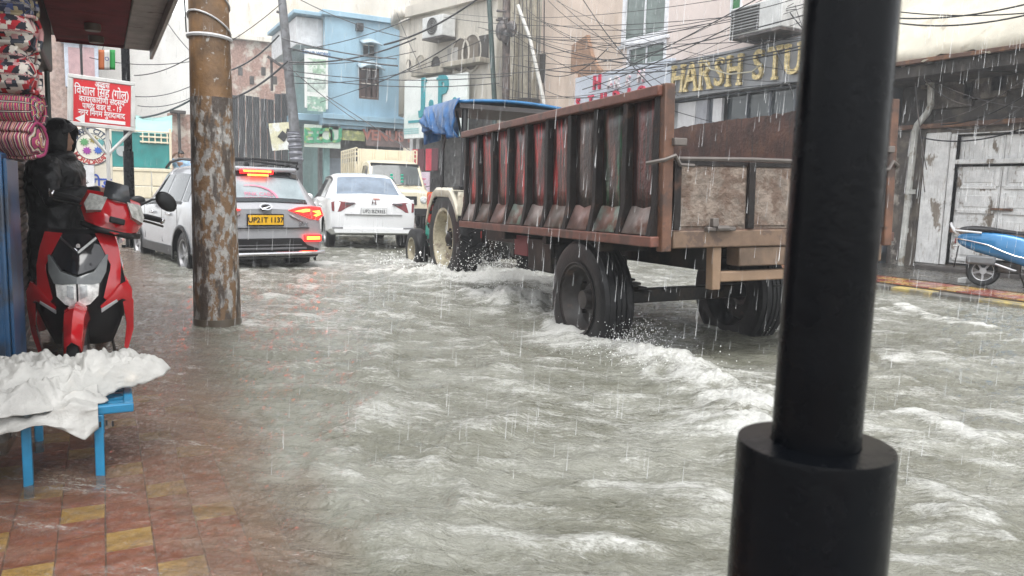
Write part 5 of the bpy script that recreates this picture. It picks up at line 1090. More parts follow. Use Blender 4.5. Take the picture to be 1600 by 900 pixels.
# ---- hanging blankets and cushions
def plaid(name, base, cols, sc_=22, dist=0.):
    if name in MATS: return MATS[name]
    m = bpy.data.materials.new(name); m.use_nodes = True; n = m.node_tree; L = n.links.new; b = n.nodes['Principled BSDF']; b.inputs['Roughness'].default_value = .85
    tc = n.nodes.new('ShaderNodeTexCoord'); prev = None
    for i, (c, s_, th, axis) in enumerate(cols):
        wv = n.nodes.new('ShaderNodeTexWave'); wv.wave_type = 'BANDS'; wv.bands_direction = axis; wv.inputs['Scale'].default_value = s_; wv.inputs['Distortion'].default_value = dist; wv.inputs['Detail'].default_value = 0
        L(tc.outputs['UV'], wv.inputs['Vector'])
        r = n.nodes.new('ShaderNodeMath'); r.operation = 'GREATER_THAN'; r.inputs[1].default_value = th; L(wv.outputs['Fac'], r.inputs[0])
        x = n.nodes.new('ShaderNodeMix'); x.data_type = 'RGBA'; L(r.outputs[0], x.inputs[0]); x.inputs[7].default_value = (*c, 1)
        if prev is None: x.inputs[6].default_value = (*base, 1)
        else: L(prev, x.inputs[6])
        prev = x.outputs[2]
    L(prev, b.inputs['Base Color']); MATS[name] = m; return m
def patchy(name, cols):
    if name in MATS: return MATS[name]
    m = bpy.data.materials.new(name); m.use_nodes = True; n = m.node_tree; L = n.links.new; b = n.nodes['Principled BSDF']; b.inputs['Roughness'].default_value = .8
    tc = n.nodes.new('ShaderNodeTexCoord'); v = n.nodes.new('ShaderNodeTexVoronoi'); v.distance = 'CHEBYCHEV'; v.inputs['Scale'].default_value = 7; L(tc.outputs['UV'], v.inputs['Vector'])
    r = n.nodes.new('ShaderNodeValToRGB'); r.color_ramp.interpolation = 'CONSTANT'; e = r.color_ramp.elements
    while len(e) < len(cols): e.new(.5)
    for i, c in enumerate(cols): e[i].position = i/len(cols); e[i].color = (*c, 1)
    sx = n.nodes.new('ShaderNodeSeparateColor'); L(v.outputs['Color'], sx.inputs[0]); L(sx.outputs[0], r.inputs[0]); L(r.outputs[0], b.inputs['Base Color']); MATS[name] = m; return m
m_pl1 = plaid('pink_plaid', (.38, .015, .13), [((.03, .02, .025), 3.1, .72, 'X'), ((.55, .42, .12), 6.3, .93, 'X'), ((.6, .55, .5), 3.1, .985, 'X'), ((.05, .02, .03), 1.3, .9, 'Y'), ((.6, .5, .45), 1.3, .99, 'Y')])
m_pl2 = plaid('striped_wool', (.30, .03, .11), [((.04, .025, .03), 2.3, .6, 'X'), ((.55, .40, .2), 5.1, .85, 'X'), ((.6, .55, .48), 3.7, .93, 'X'), ((.35, .05, .12), 7., .9, 'X')], dist=.6)
m_pt1 = patchy('red_white_black_print', [(.012, .012, .02), (.62, .57, .5), (.38, .012, .02), (.6, .55, .5), (.05, .06, .08), (.55, .3, .3), (.3, .01, .02)])
m_pt2 = patchy('dark_blue_print', [(.015, .02, .05), (.04, .06, .16), (.30, .25, .15), (.02, .02, .03), (.25, .25, .3)])
def bundle(name, label, c, L_, r, m, ax=0., seed=1, layers=3, grp='folded blankets hanging under the awning', flat=.75):
    "rolled, folded blanket: a lumpy roll with loose end folds, spiral visible at the end"
    t = thing(name, label, 'blanket', c, ax, grp)
    rs_ = np.random.default_rng(seed)
    ph = rs_.uniform(0, 6, 6); G = []; n = 44; kx = 26
    for i in range(kx):
        v = i/(kx-1); e = math.sqrt(max(0., 1-abs(2*v-1)**7)); row = []
        for k in range(n):
            a = 2*math.pi*k/n; rr = r*(1+.10*math.sin(2*a+ph[0])+.06*math.sin(5*a+ph[1]+v*4)+.035*math.sin(11*a+ph[2]+v*9)+.05*math.sin(v*7+ph[3]))*(.25+.75*e)
            row.append(((v-.5)*L_*(1+.03*math.sin(3*a+ph[4])), math.cos(a)*rr*.85, math.sin(a)*rr*flat))
        G.append(row)
    mb = MB().grid(G, True); mb.f.append(tuple(range(n))); mb.f.append(tuple((kx-1)*n+k for k in range(n)))
    o = mb.build('roll', m, t, smooth=60); uvmap(o, L_, r)
    for j in range(layers):
        G = []; a0 = ph[5]+j*1.3
        for i in range(26):
            v = i/25; row = []
            for k in range(16):
                a = a0+2.0*k/15; rr = r*(1.04+.035*math.sin(a*6+v*5+ph[j % 5]))*(.94 if 1 < i < 24 else .84)+.006*j; row.append(((v-.5)*L_*.98, math.cos(a)*rr*.85, math.sin(a)*rr*flat))
            G.append(row)
        f_ = MB().grid(G).build('fold', m, o, solid=.014); uvmap(f_, L_, r)
    return t
def uvmap(o, L_, r):
    me = o.data; uv = me.uv_layers.new(name='UVMap')
    for p in me.polygons:
        for li in p.loop_indices:
            c = me.vertices[me.loops[li].vertex_index].co; uv.data[li].uv = (c.x/r*.55, math.atan2(c.z, c.y)/2.2)
def hang(x, y, D): p = atD(x, y, D); return (p[0], p[1], p[2])
AXR = R_(-20)
bundle('rolled_blanket', 'lowest of the hanging pink plaid blankets, curled and striped', hang(-6, 218, 3.75), .40, .115, m_pl2, AXR, 2)
bundle('rolled_blanket', 'pink plaid blanket above the lowest one in the hanging stack', hang(-4, 168, 3.75), .38, .12, m_pl1, AXR, 3)
bundle('printed_blanket', 'red white and black printed bundle just above the pink plaid blankets', hang(-8, 118, 3.7), .36, .10, m_pt1, AXR, 4)
bundle('printed_blanket', 'middle red and white printed bundle in the hanging stack', hang(-6, 88, 3.75), .34, .095, m_pt1, R_(-35), 5)
bundle('printed_blanket', 'upper red and white printed bundle with black squares', hang(-4, 50, 3.7), .34, .11, m_pt1, AXR, 6)
bundle('printed_blanket', 'dark blue printed bundle at the top left corner', hang(-10, 10, 3.7), .34, .10, m_pt2, AXR, 8)
MB().tube([hang(-6, -60, 3.75), hang(-6, 230, 3.75)], .006, 6).build('hanging_cord', m_black, aw, True)
# ---- blue stand and white sheet over it
stand = thing('blue_stand', 'low blue steel stand under the crumpled white sheet', 'stand', (-.2, 3.7, -.07))
m_bst = mat('bright_blue_paint', (.015, .19, .36), .35, var=.2, c2=(.03, .1, .18), s2=8, t2=(.6, .7))
l1, l2 = atz(50, 733, 0), atz(157, 727, 0); cr_ = atz(209, 636, .27); 
zt4 = .27
xb0, xb1, yf, yb = -.50, cr_[0]-.0, l1[1]-.02, l1[1]+.42
yf = min(yf, cr_[1])
for x, y in ((l1[0], yf+.015), (l2[0], yf+.015), (l1[0], yb), (l2[0], yb)):
    MB().b2((x-.017, y-.017, -.07), (x+.017, y+.017, zt4-.02)).build('leg', m_bst, stand, True, bevel=.004)
for a, b in (((xb0, yf, zt4-.02), (xb1, yf+.034, zt4+.015)), ((xb0, yb-.034, zt4-.02), (xb1, yb, zt4+.015)), ((xb1-.034, yf+.035, zt4-.02), (xb1, yb-.035, zt4+.015)), ((xb0, yf+.035, zt4-.02), (xb0+.034, yb-.035, zt4+.015))):
    MB().b2(a, b).build('top_bar', m_bst, stand, True, bevel=.005)
for k in range(5): y = yf+.07+k*.075; MB().b2((xb0+.035, y, zt4-.012), (xb1-.035, y+.03, zt4+.006)).build('slat', m_bst, stand, True)
tp = thing('white_tarpaulin', 'crumpled dirty white woven sheet heaped on the blue stand', 'tarpaulin', (-.2, 3.75, zt4))
m_tarp = mat('white_woven_sheet', (.35, .345, .325), .45, var=.15, vs=6, c2=(.46, .43, .38), s2=5, t2=(.58, .76), bump=.5, bs=14)
def sheet(name, fn, nu=170, nv=80, solid=.003):
    U, V = np.meshgrid(np.linspace(0, 1, nu), np.linspace(0, 1, nv), indexing='ij'); x, y, z = fn(U, V)
    return MB().grid([[(x[i, j], y[i, j], z[i, j]) for j in range(nv)] for i in range(nu)]).build(name, m_tarp, tp, True, smooth=80, solid=solid)
def ridg(x, y, s, o=4): return np.abs(2*fbm(x, y, s, o, .55)-1)
def crumple(x, y, seed, n=11, f0=3.):
    "sum of sharp straight creases, like stiff woven plastic"
    r_ = np.random.default_rng(seed); z = 0
    for i in range(n):
        a = r_.uniform(0, 6.28); f_ = f0*(1+.55*i); wv = (x*np.cos(a)+y*np.sin(a))*f_+r_.uniform(0, 9)+.35*np.sin(3*(y*np.cos(a)-x*np.sin(a))+i)
        z = z+(np.abs((wv % 2)-1)-.5)*(2.2/f_)*np.clip(.35+1.3*vnoise(x*2.5+i*7.+50, y*2.5+50, seed+i), 0, 1.4)
    return z
def heap(cx, cy, ax, ay, rot, h, seed, z0, lo=0.):
    "a folded piece of sheet: lens profile, thin ragged edge, sharp creases"
    def fn(U, V):
        th = U*2*np.pi; r_ = V
        ed = 1+.16*np.sin(3*th+seed)+.10*np.sign(np.sin(5*th+seed*2))*np.abs(np.sin(5*th+seed*2))**2
        px_ = np.sign(np.cos(th))*np.abs(np.cos(th))**.7*r_*ed; py_ = np.sign(np.sin(th))*np.abs(np.sin(th))**.7*r_*ed
        cm = crumple(px_*ax*4, py_*ay*4, seed); prof = (1-r_**2.6)
        lx, ly = px_*ax, py_*ay+.015*cm; Z = z0-h*.6+h*1.4*prof**.8*(1-.25*np.abs(px_))+.045*cm*(.25+.75*prof)+lo*px_
        c, s_ = math.cos(rot), math.sin(rot)
        return cx+lx*c-ly*s_, cy+lx*s_+ly*c, np.maximum(Z, zt4+.02)
    return fn
tx0 = (l1[0]+l2[0])/2
sheet('long_fold', heap(l2[0]-.03, yf+.22, .29, .14, R_(24), .11, 3, zt4+.085, .07))
sheet('folded_bundle', heap(l1[0]-.02, yf+.22, .26, .16, R_(12), .09, 6, zt4+.12, .01))
sheet('under_fold', heap(l1[0]-.02, yf+.10, .26, .14, R_(3), .07, 8, zt4+.06, .0))
sheet('left_fold', heap(l1[0]-.20, yf+.16, .20, .15, R_(-10), .07, 12, zt4+.06))
# hanging front flap ending in a corner
def flap(U, V):
    x = -.52+(l2[0]-.0+.52)*U; dropm = .03+.10*np.clip(1-np.abs(U-.90)/.35, 0, 1)**1.1+.06*np.clip(1-np.abs(U-.25)/.5, 0, 1); cr = .5+.6*crumple(U*2.2, V*.9, 21, 6, 2.5)
    back = np.clip((.35-V)/.35, 0, 1); dn = np.clip((V-.35)/.65, 0, 1)
    y = yf-.022-.03*cr*dn-.015*np.sin(U*17)*dn+back*.2-.02*dn; z = zt4+.035-dn*dropm*1.0+.06*back-.035*cr*(1-dn)+.02*np.sin(U*9)*(1-dn)
    return x, y, z
sheet('front_flap', flap, 120, 40)
mk = tx0+.13
for j, (dx, dz) in enumerate(((0, 0), (.022, .004), (.044, -.002))): MB().box((mk+dx, yf-.085, zt4-.035+dz), (.008, .002, .022), .3).build('printed_mark', m_black, tp, True, smooth=0)
# ---- red notice on white pipe stand
DS = 9.0
ns = thing('red_notice_board', 'red notice board with white Hindi lettering and arrow on a white pipe stand', 'sign', atD(168, 330, DS)*np.array([1, 1, 0]))
c0 = atD(158, 161, DS); yn = c0[1]; fn_ = Fac((c0[0], yn), (-1, 0)); fn_.n = Vector((0, -1, 0))
fn_ = Fac((c0[0], yn), (-math.cos(R_(8)), -math.sin(R_(8))))
def R4(x0, y0, x1, y1): return fn_.rect(x0, y0, x1, y1)
rr_ = R4(106, 122, 210, 200); ww, hh_ = rr_[1]-rr_[0], rr_[3]-rr_[2]; NM = fn_.M((rr_[0]+rr_[1])/2, (rr_[2]+rr_[3])/2, 0, R_(-2.2))
m_alu = mat('white_pipe', (.62, .62, .60), .4, var=.1)
MB().box((0, 0, 0), (ww*.97, hh_*.97, .02), 0, NM).build('board', m_alu, ns, True)
for a in ((0, hh_/2-.02, ww, .045), (0, -hh_/2+.02, ww, .045), (-ww/2+.02, 0, .045, hh_-.09), (ww/2-.02, 0, .045, hh_-.09)): MB().box((a[0], a[1], .005), (a[2], a[3], .04), 0, NM).build('frame', m_alu, ns, True, bevel=.006)
m_nred = mat('notice_red', (.62, .012, .02), .35, var=.04); m_nw = mat('notice_white', (.8, .8, .8), .4, var=0)
fc = MB().box((.005, 0, .012), (ww-.10, hh_-.09, .008), 0, NM).build('face', m_nred, ns, True, smooth=0)
for s_, y, sz, sx in (('आवास', .355, .085, 1.0), ('िवशाल िसंह (गोलू)', .20, .135, 1.0), ('कायर्कारीणी सदस्य', .04, .088, 1.0), ('पाषर्द वाडर् सं. - 19', -.095, .085, 1.0), ('नगर िनगम मुरादाबाद', -.225, .085, 1.)):
    t = text('lettering', s_, sz*1.15*hh_/.62, NM @ Matrix.Translation((.0, y*hh_, .018)), m_nw, fc, ext=.002, sx=sx, bold=.0015)
    xs = [v.co for v in t.data.vertices]
    if xs:
        X_ = [(NM.inverted() @ MW[ns.name] @ v).x for v in xs]; wdt = max(X_)-min(X_); lim = {.355: .26, .20: .95, .04: .80, -.095: .68, -.225: .82}[y]*(ww-.1)
        k = lim/max(wdt, .01); T = MW[ns.name].inverted() @ NM @ Matrix.Diagonal((k, 1, 1, 1)) @ NM.inverted() @ MW[ns.name]; t.data.transform(T)
ay_ = -.36*hh_; MB().box((.06, ay_, .018), (ww-.32, .04, .004), 0, NM).build('arrow_shaft', m_nw, fc, True, smooth=0); MB().prism([(-ww/2+.07, ay_), (-ww/2+.17, ay_+.06), (-ww/2+.17, ay_-.06)], .020, NM, .016).build('arrow_head', m_nw, fc, True, smooth=0)
px_ = NM @ Vector((.06, -hh_/2, -.02)); MB().tube([(px_.x, px_.y, -.07), (px_.x, px_.y, px_.z)], .022, 10).build('post', m_alu, ns, True)
zj_ = px_.z-.30
for s_ in (-1, 1): e_ = NM @ Vector((.06+s_*.26, -hh_/2, -.02)); MB().tube([(px_.x, px_.y, zj_), (e_.x, e_.y, e_.z)], .018, 8).build('brace', m_alu, ns, True)
# ---- cream information board with round city emblem
DB = 11.0; c1 = atD(146, 260, DB); fi = Fac((c1[0], c1[1]), (-1, 0))
ib = thing('information_board', 'cream upright board with a round flower emblem behind the red notice', 'sign', (c1[0], c1[1], -.07))
ri = fi.rect(113, 200, 176, 330); fi.box(MB(), (ri[0], ri[1], -.07, ri[3]), .03, -.06).build('panel', mat('cream_board', (.60, .57, .48), .45, var=.06), ib, True, bevel=.01)
fi.px(MB(), 116, 258, 148, 318, .05, .03).build('torn_poster', mat('torn_white_poster', (.62, .63, .64), .6, c2=(.02, .02, .02), s2=4, t2=(.58, .6)), ib, True, smooth=0)
uE, zE = fi.uv(142, 229); ME = fi.M(uE, zE, .032); rE = .265
em = MB().lathe([(0, .004), (rE, .004), (rE, 0)], 36, ME).build('emblem', mat('emblem_cream', (.62, .6, .52), .5, var=0), ib, True)
m_nav = mat('emblem_navy', (.03, .05, .09), .5)
for r_ in (rE, rE*.70): MB().lathe([(r_*.96, .004), (r_, .004), (r_, .008), (r_*.96, .008)], 36, ME, True).build('ring', m_nav, em, True)
for (dx, dy, c_) in ((-.08, .06, (.1, .28, .12)), (.04, .10, (.25, .22, .05)), (-.05, -.06, (.28, .05, .28)), (.09, -.05, (.05, .12, .42)), (.12, .06, (.1, .3, .3))):
    poly = [((.062 if k % 2 else .036)*math.cos(k*math.pi/9), (.062 if k % 2 else .036)*math.sin(k*math.pi/9)) for k in range(18)]
    MB().prism(poly, .012, ME @ Matrix.Translation((dx, dy, 0)), .004).build('flower', mat('flower_%d' % int(c_[0]*100+c_[2]*1000), c_, .5, var=0), em, True, smooth=0)
def ring_text(s, r_, a0, da, m, flip=False):
    for k, ch in enumerate(s):
        a = a0+da*k; text('letter', ch, .095, ME @ Matrix.Rotation(a, 4, 'Z') @ Matrix.Translation((0, r_ if not flip else -r_, .006)), m, em, ext=.002, bold=.002)
ring_text('SMART CITY', rE*.83, R_(58), R_(-12.6), m_nav); ring_text('MORADABAD', rE*.83, R_(-56), R_(14), mat('emblem_red', (.4, .05, .05), .5), True)
text('lettering', 'रोड', .22, fi.M(*fi.uv(157, 287), .035), mat('blue_lettering', (.03, .08, .4), .5), ib, ext=.002, bold=.004)
# ---- flags
fg = thing('small_flag', 'small saffron white and green flag hanging under the awning edge', 'flag', atD(167, 95, 7.2)); D_ = 7.2
for k, (c_, x0, x1) in enumerate((((.42, .12, .04), 154, 163), ((.62, .62, .6), 163, 171.5), ((.02, .26, .06), 171.5, 180))):
    G = [[tuple(np.array(atD(x0+(x1-x0)*i/4, 78+31*j/6, D_))+np.array([0, .01*math.sin((x0+(x1-x0)*i/4)*.35), 0])) for j in range(7)] for i in range(5)]
    MB().grid(G).build('stripe', mat('flag_%d' % k, c_, .7, var=.05), fg, True, solid=.003)
MB().lathe([(.012, .004), (.018, .004), (.018, .006), (.012, .006)], 16, frame(atD(167, 92, D_-.02), (1, 0, 0), (0, 0, 1)), True).build('wheel_emblem', mat('flag_navy', (.02, .03, .2), .5), fg, True)
MB().tube([atD(160, 79, D_), atD(163, 66, D_)], .003, 5).build('string', m_black, fg, True)
G = [[tuple(atD(62+10*i/4, 88+8*j/4*(1 if i < 3 else .7), 7.4)) for j in range(5)] for i in range(5)]; o = MB().grid(G).build('pennant', mat('orange_cloth', (.6, .16, .02), .7), solid=.003); tag(o, 'tiny orange pennant behind the hanging blankets', 'flag')
# ---- people
m_skin = mat('skin', (.30, .165, .11), .5, var=.06)
def arm_hand(mb, sh, el, wr, tip, r=(.055, .045, .034)):
    mb.tube([sh, tuple((np.array(sh)+np.array(el))/2), el, tuple((np.array(el)+np.array(wr))/2), wr], [r[0], r[0]*.95, r[1], r[1]*.95, r[2]], 10)
def hand(mb, wr, d, up, side):
    d, up = Vector(d).normalized(), Vector(up).normalized(); s_ = d.cross(up).normalized()*side; W_ = Vector(wr); palm = W_+d*.05
    mb.tube([W_, W_+d*.03, W_+d*.085], [.028, .036, .034], 8)
    for k, (o_, l_) in enumerate(((-.030, .062), (-.010, .074), (.010, .07), (.029, .055))):
        b_ = W_+d*.08+s_*o_; m1 = b_+d*l_*.5-up*.006; m2 = m1+d*l_*.22-up*.022; m3 = m2-up*.022-d*.004; mb.tube([b_-d*.02, b_, m1, m2, m3], [.0105, .0105, .0095, .009, .007], 7)
    b_ = W_+d*.03+s_*-.034; mb.tube([b_, b_+d*.03-s_*.018-up*.01, b_+d*.06-s_*.012-up*.02], [.013, .011, .008], 7)
def person(name, label, loc, rz, coat_mat, trouser_mat, hooded=True, arm=((.21, 0, 1.33), (.27, .04, 1.06), (.10, .30, 1.02)), arm2=((-.21, 0, 1.33), (-.27, .02, 1.06), (-.14, .24, .98)), legs=True, seated=False, vox=.014):
    t = thing(name, label, 'person', loc, rz); b = MB()
    b.ell((0, .01, 1.50), (.078, .095, .115), 18, 12); b.ell((0, .05, 1.455), (.055, .055, .06), 14, 8); b.ell((0, .105, 1.485), (.012, .022, .02), 8, 6); b.tube([(0, .1, 1.52), (0, .118, 1.485)], [.007, .012], 6)
    for s_ in (-1, 1): b.ell((s_*.078, .0, 1.49), (.012, .022, .03), 8, 6)
    b.tube([(0, .085, 1.447), (0, .102, 1.445), (0, .09, 1.43)], [.02, .014, .016], 8)
    b.tube([(0, -.005, 1.30), (0, .0, 1.45)], [.058, .052], 12); b.tube([(0, 0, .86), (0, 0, 1.05), (0, 0, 1.30), (0, 0, 1.36)], [.13, .13, .15, .08], 14)
    for A in (arm, arm2):
        if A: arm_hand(b, *A, None)
    for A, s_ in ((arm, 1), (arm2, -1)):
        if A: d_ = Vector(A[2])-Vector(A[1]); hand(b, A[2], d_, (0, 0, 1), s_)
    for s_ in (-1, 1):
        if seated: b.tube([(s_*.09, 0, .86), (s_*.13, .38, .82), (s_*.14, .36, .45), (s_*.14, .34, .09)], [.085, .07, .055, .042], 10); b.ell((s_*.14, .40, .05), (.045, .12, .045))
        else: b.tube([(s_*.09, 0, .88), (s_*.10, .01, .5), (s_*.10, 0, .09)], [.085, .062, .045], 10); b.ell((s_*.10, .06, .05), (.045, .12, .045))
    body = b.build('body', m_skin, t, remesh=.010)
    for s_ in (-1, 1): MB().ell((s_*.03, .092, 1.515), (.013, .008, .009), 10, 6).build('eye', mat('eye_dark', (.02, .015, .012), .2), t)
    c = MB()
    c.tube([(0, 0, .42 if hooded else .84), (0, 0, .7 if hooded else .92), (0, -.005, .95), (0, -.015, 1.15), (0, -.01, 1.30), (0, 0, 1.38), (0, 0, 1.41)], [.22 if hooded else .17, .215 if hooded else .17, .20 if hooded else .165, .215 if hooded else .175, .205 if hooded else .17, .14, .08], 18)
    c.v = [(x*1.12, y*.86, z) for x, y, z in c.v]
    for A in (arm, arm2):
        if not A: continue
        s0, e0, w0 = (np.array(k) for k in A); w1 = w0 if hooded else s0+(e0-s0)*.85
        pts = [s0*np.array([.8, 1, 1]), (s0+e0)/2, e0, (e0+w0)/2, e0+(w0-e0)*.93] if hooded else [s0*np.array([.8, 1, 1]), (s0+e0)/2, s0+(e0-s0)*.8]
        c.tube([tuple(p) for p in pts], [.10, .085, .075, .062, .055][:len(pts)] if hooded else [.085, .075, .07], 12)
    coat = c.build('raincoat' if hooded else 'shirt', coat_mat, t, remesh=vox)
    tx_ = bpy.data.textures.get('folds') or bpy.data.textures.new('folds', 'CLOUDS'); tx_.noise_scale = .11; tx_.noise_depth = 2
    dm = coat.modifiers.new('d', 'DISPLACE'); dm.texture = tx_; dm.strength = .05; dm.mid_level = .45
    if hooded:
        G = []
        for i in range(17):        # hood: open at the front
            th = R_(2)+R_(133)*i/16; row = []
            for k in range(21):
                a = -R_(146)+R_(292)*k/20
                # angle a measured from the back (-y)
                rr = 1+.05*math.sin(a*5+th*3); p_ = Vector((math.sin(a)*math.sin(th)*.118*rr, -math.cos(a)*math.sin(th)*.142*rr+.0, math.cos(th)*.155))
                p_.y += .03*max(0, math.cos(th)); row.append((p_.x, p_.y, 1.505+p_.z))
            G.append(row)
        MB().grid(G).build('hood', coat_mat, t, solid=.012, sub=1)
        G = []
        for i in range(9):
            a = -R_(62)+R_(124)*i/8; G.append([(math.sin(a)*.105, .045+math.cos(a)*.06, 1.625-.02*abs(math.sin(a))), (math.sin(a)*.112, .05+math.cos(a)*.095, 1.60-.075*abs(math.sin(a)))])
        MB().grid(G).build('hood_peak', coat_mat, t, solid=.01)
        G = []
        for i in range(13): a = -math.pi+2*math.pi*i/12; G.append([(math.sin(a)*.10, math.cos(a)*.10, 1.42), (math.sin(a)*.15, math.cos(a)*.13, 1.36)])
        MB().grid(G).build('collar', coat_mat, t, solid=.012)
    else: 
        G = []
        for i in range(9):
            th = R_(75)*i/8+.01; G.append([(math.sin(a)*math.sin(th)*.088, -math.cos(a)*math.sin(th)*.105+.002, 1.512+math.cos(th)*.118) for a in np.linspace(-math.pi, math.pi, 19)])
        MB().grid(G).build('hair', mat('black_hair', (.012, .01, .009), .5), t, solid=.012)
    tr_ = MB()
    for s_ in (-1, 1):
        if seated: tr_.tube([(s_*.09, -.02, .88), (s_*.13, .38, .83), (s_*.14, .36, .45), (s_*.14, .34, .12)], [.11, .088, .072, .065], 10)
        else: tr_.tube([(s_*.09, 0, .9), (s_*.105, .01, .5), (s_*.105, 0, .10)], [.105, .085, .07], 12)
    tr_.ell((0, -.01, .90), (.17, .13, .12)); tr_.build('trousers', trouser_mat, t, remesh=vox)
    return t
m_coat = mat('black_raincoat', (.008, .008, .009), .42, var=.3, vs=7, bump=1., bs=9, spec=.28); m_trs = mat('black_trousers', (.012, .012, .013), .5)
pp = person('person', 'person in a hooded black raincoat standing behind the red scooter', (-.30, 6.95, -.07), R_(-112), m_coat, m_trs, arm=((.21, 0, 1.33), (.28, .10, 1.08), (.12, .36, 1.13))); pp.scale = (1.08, 1.08, 1.03)
for dx in (-.015, .02):
    MB().tube([(.235+dx*.3, .06+dx, 1.34), (.315+dx*.3, .075+dx, 1.18), (.335+dx*.3, .085+dx, 1.07)], .006, 6).build('stripe', mat('grey_stripe', (.3, .3, .31), .5), pp)
MB().lathe([(.040, -.008), (.046, -.008), (.046, .008), (.040, .008)], 16, frame((.135, .335, 1.125), (1, .3, 0), (0, .1, 1)), True).build('wrist_band', mat('tan_band', (.4, .26, .12), .5), pp)
bg_ = MB().box((0, 0, 0), (.2, .13, .18)).build('bag', mat('dark_bag', (.03, .03, .03), .6), bevel=.03); q_ = atD(178, 322, 5.9); bg_.location = tuple(q_); tag(bg_, 'dark grey bag held in front of the person in black', 'bag')
# ---- scooters
def scooter(name, label, loc, rz, m_b, kind, lean=0):
    t = thing(name, label, 'scooter', loc, rot=(0, lean, rz))
    for y, nm in ((0, 'rear_wheel'), (1.27, 'front_wheel')):
        M = Matrix.Translation((0, y, .215)) @ RX
        tw = MB().lathe([(.135, -.035), (.15, -.045), (.19, -.045), (.212, -.025), (.215, 0), (.212, .025), (.19, .045), (.15, .045), (.135, .035), (.13, 0)], 32, M, True).build(nm, m_tyre, t)
        for s_ in (0, 1):
            MB().lathe([(.137, .036), (.125, .03), (.11, .012), (.05, .014), (.045, .035), (0, .035)], 28, M @ Matrix.Rotation(s_*math.pi, 4, 'X'), False).build('rim', m_alloy, tw) if False else None
        MB().lathe([(.128, -.034), (.137, -.038), (.137, .038), (.128, .034)], 28, M, True).build('rim', m_alloy, tw)
        for k in range(5): MB().box((.08, 0, 0), (.11, .03, .045), 0, M @ Matrix.Rotation(2*math.pi*k/5, 4, 'Z')).build('spoke', m_alloy, tw, bevel=.006)
        MB().lathe([(.0, -.05), (.045, -.05), (.045, .05), (0, .05)], 18, M).build('hub', m_alloy, tw)
    # rear bodywork: side profile loft
    st = [(-.36, .05, .60, .70), (-.30, .09, .55, .735), (-.12, .15, .47, .765), (.10, .18, .42, .77), (.32, .18, .36, .745), (.50, .16, .30, .70), (.60, .12, .27, .62)]
    G = []
    for y, w_, z0, z1 in st:
        G.append([(w_*.70, y, z1), (w_*.93, y, z1-.03), (w_, y, z0+(z1-z0)*.55), (w_*.92, y, z0+.04), (w_*.75, y, z0), (-w_*.75, y, z0), (-w_*.92, y, z0+.04), (-w_, y, z0+(z1-z0)*.55), (-w_*.93, y, z1-.03), (-w_*.70, y, z1)])
    mb = MB().grid(G, True); mb.f.append(tuple(range(10))); o_ = len(mb.v)-10; mb.f.append(tuple(o_+i for i in range(10))); mb.build('rear_body', m_b, t, smooth=50, sub=1)
    for s_ in (-1, 1):       # chrome strip and dark lower panel
        MB().tube([(s_*.07, -.36, .655), (s_*.145, -.18, .625), (s_*.178, .02, .585), (s_*.188, .22, .50), (s_*.19, .36, .45), (s_*.17, .52, .42)], .009, 6).build('trim_strip', m_chrome, t)
        MB().tube([(s_*.10, -.34, .70), (s_*.13, -.40, .76), (s_*.11, -.44, .83), (s_*.03, -.45, .86), (0, -.45, .862)], .02, 8).build('grab_rail', mat('rail_silver', (.55, .56, .57), .3, metal=.3), t)
        MB().tube([(s_*.13, -.39, .765), (s_*.165, -.22, .755), (s_*.165, -.06, .745)], .016, 8).build('grab_rail', mat('rail_silver', (.55, .56, .57), .3, metal=.3), t)
        MB().tube([(s_*.03, 1.27, .215), (s_*.04, 1.14, .56)], .022, 8).build('fork', m_oil, t)
    G = []
    for y, w_, z1, zt_s in ((-.36, .10, .75, .80), (-.2, .145, .76, .845), (.05, .155, .765, .835), (.2, .15, .755, .80), (.45, .12, .735, .785), (.60, .07, .70, .745)):
        G.append([(w_*s_, y, z) for s_, z in ((-.9, z1), (-1, (z1+zt_s)/2), (-.7, zt_s), (0, zt_s+.012), (.7, zt_s), (1, (z1+zt_s)/2), (.9, z1))])
    mb = MB().grid(G, True); mb.f.append(tuple(range(7))); o_ = len(mb.v)-7; mb.f.append(tuple(o_+i for i in range(7))); mb.build('seat', mat('black_seat', (.02, .02, .022), .4, var=.2, bump=.2), t, smooth=60, sub=1)
    MB().b2((-.05, -.36, .58), (.05, -.385, .66)).build('tail_lamp', m_lampd, t, bevel=.012); MB().b2((-.08, -.345, .53), (.08, -.40, .56)).build('rear_lens', m_lampc, t, bevel=.01)
    MB().add([(-.07, -.33, .55), (.07, -.33, .55), (.06, -.36, .24), (-.06, -.36, .24)], [(0, 1, 2, 3)]).build('mud_flap', m_plastic, t, solid=.012)
    MB().b2((.06, -.22, .30), (.155, .14, .43)).build('silencer_cover', mat('grey_cover', (.12, .125, .13), .4), t, bevel=.03); MB().tube([(.11, .12, .33), (.10, .36, .25), (.05, .45, .25)], .018, 8).build('exhaust_pipe', m_alloy, t)
    MB().b2((-.14, -.1, .22), (-.05, .40, .38)).build('engine_case', m_oil, t, bevel=.04); MB().b2((-.11, .15, .2), (.10, .45, .36)).build('engine', m_oil, t, bevel=.03)
    MB().b2((-.20, .52, .25), (.20, .98, .31)).build('footboard', m_plastic, t, bevel=.02); MB().tube([(-.1, .42, .25), (-.16, .52, .02)], .012, 6).build('side_stand', m_oil, t); MB().tube([(-.16, .5, .015), (-.24, .52, .015)], .012, 6).build('stand_foot', m_oil, t)
    def front(x, z): b_ = 1.10+.10*math.sin(max(0, min(1, (z-.25)/.6))*math.pi)*1.0-.12*max(0, (z-.55)); return b_-1.3*x*x
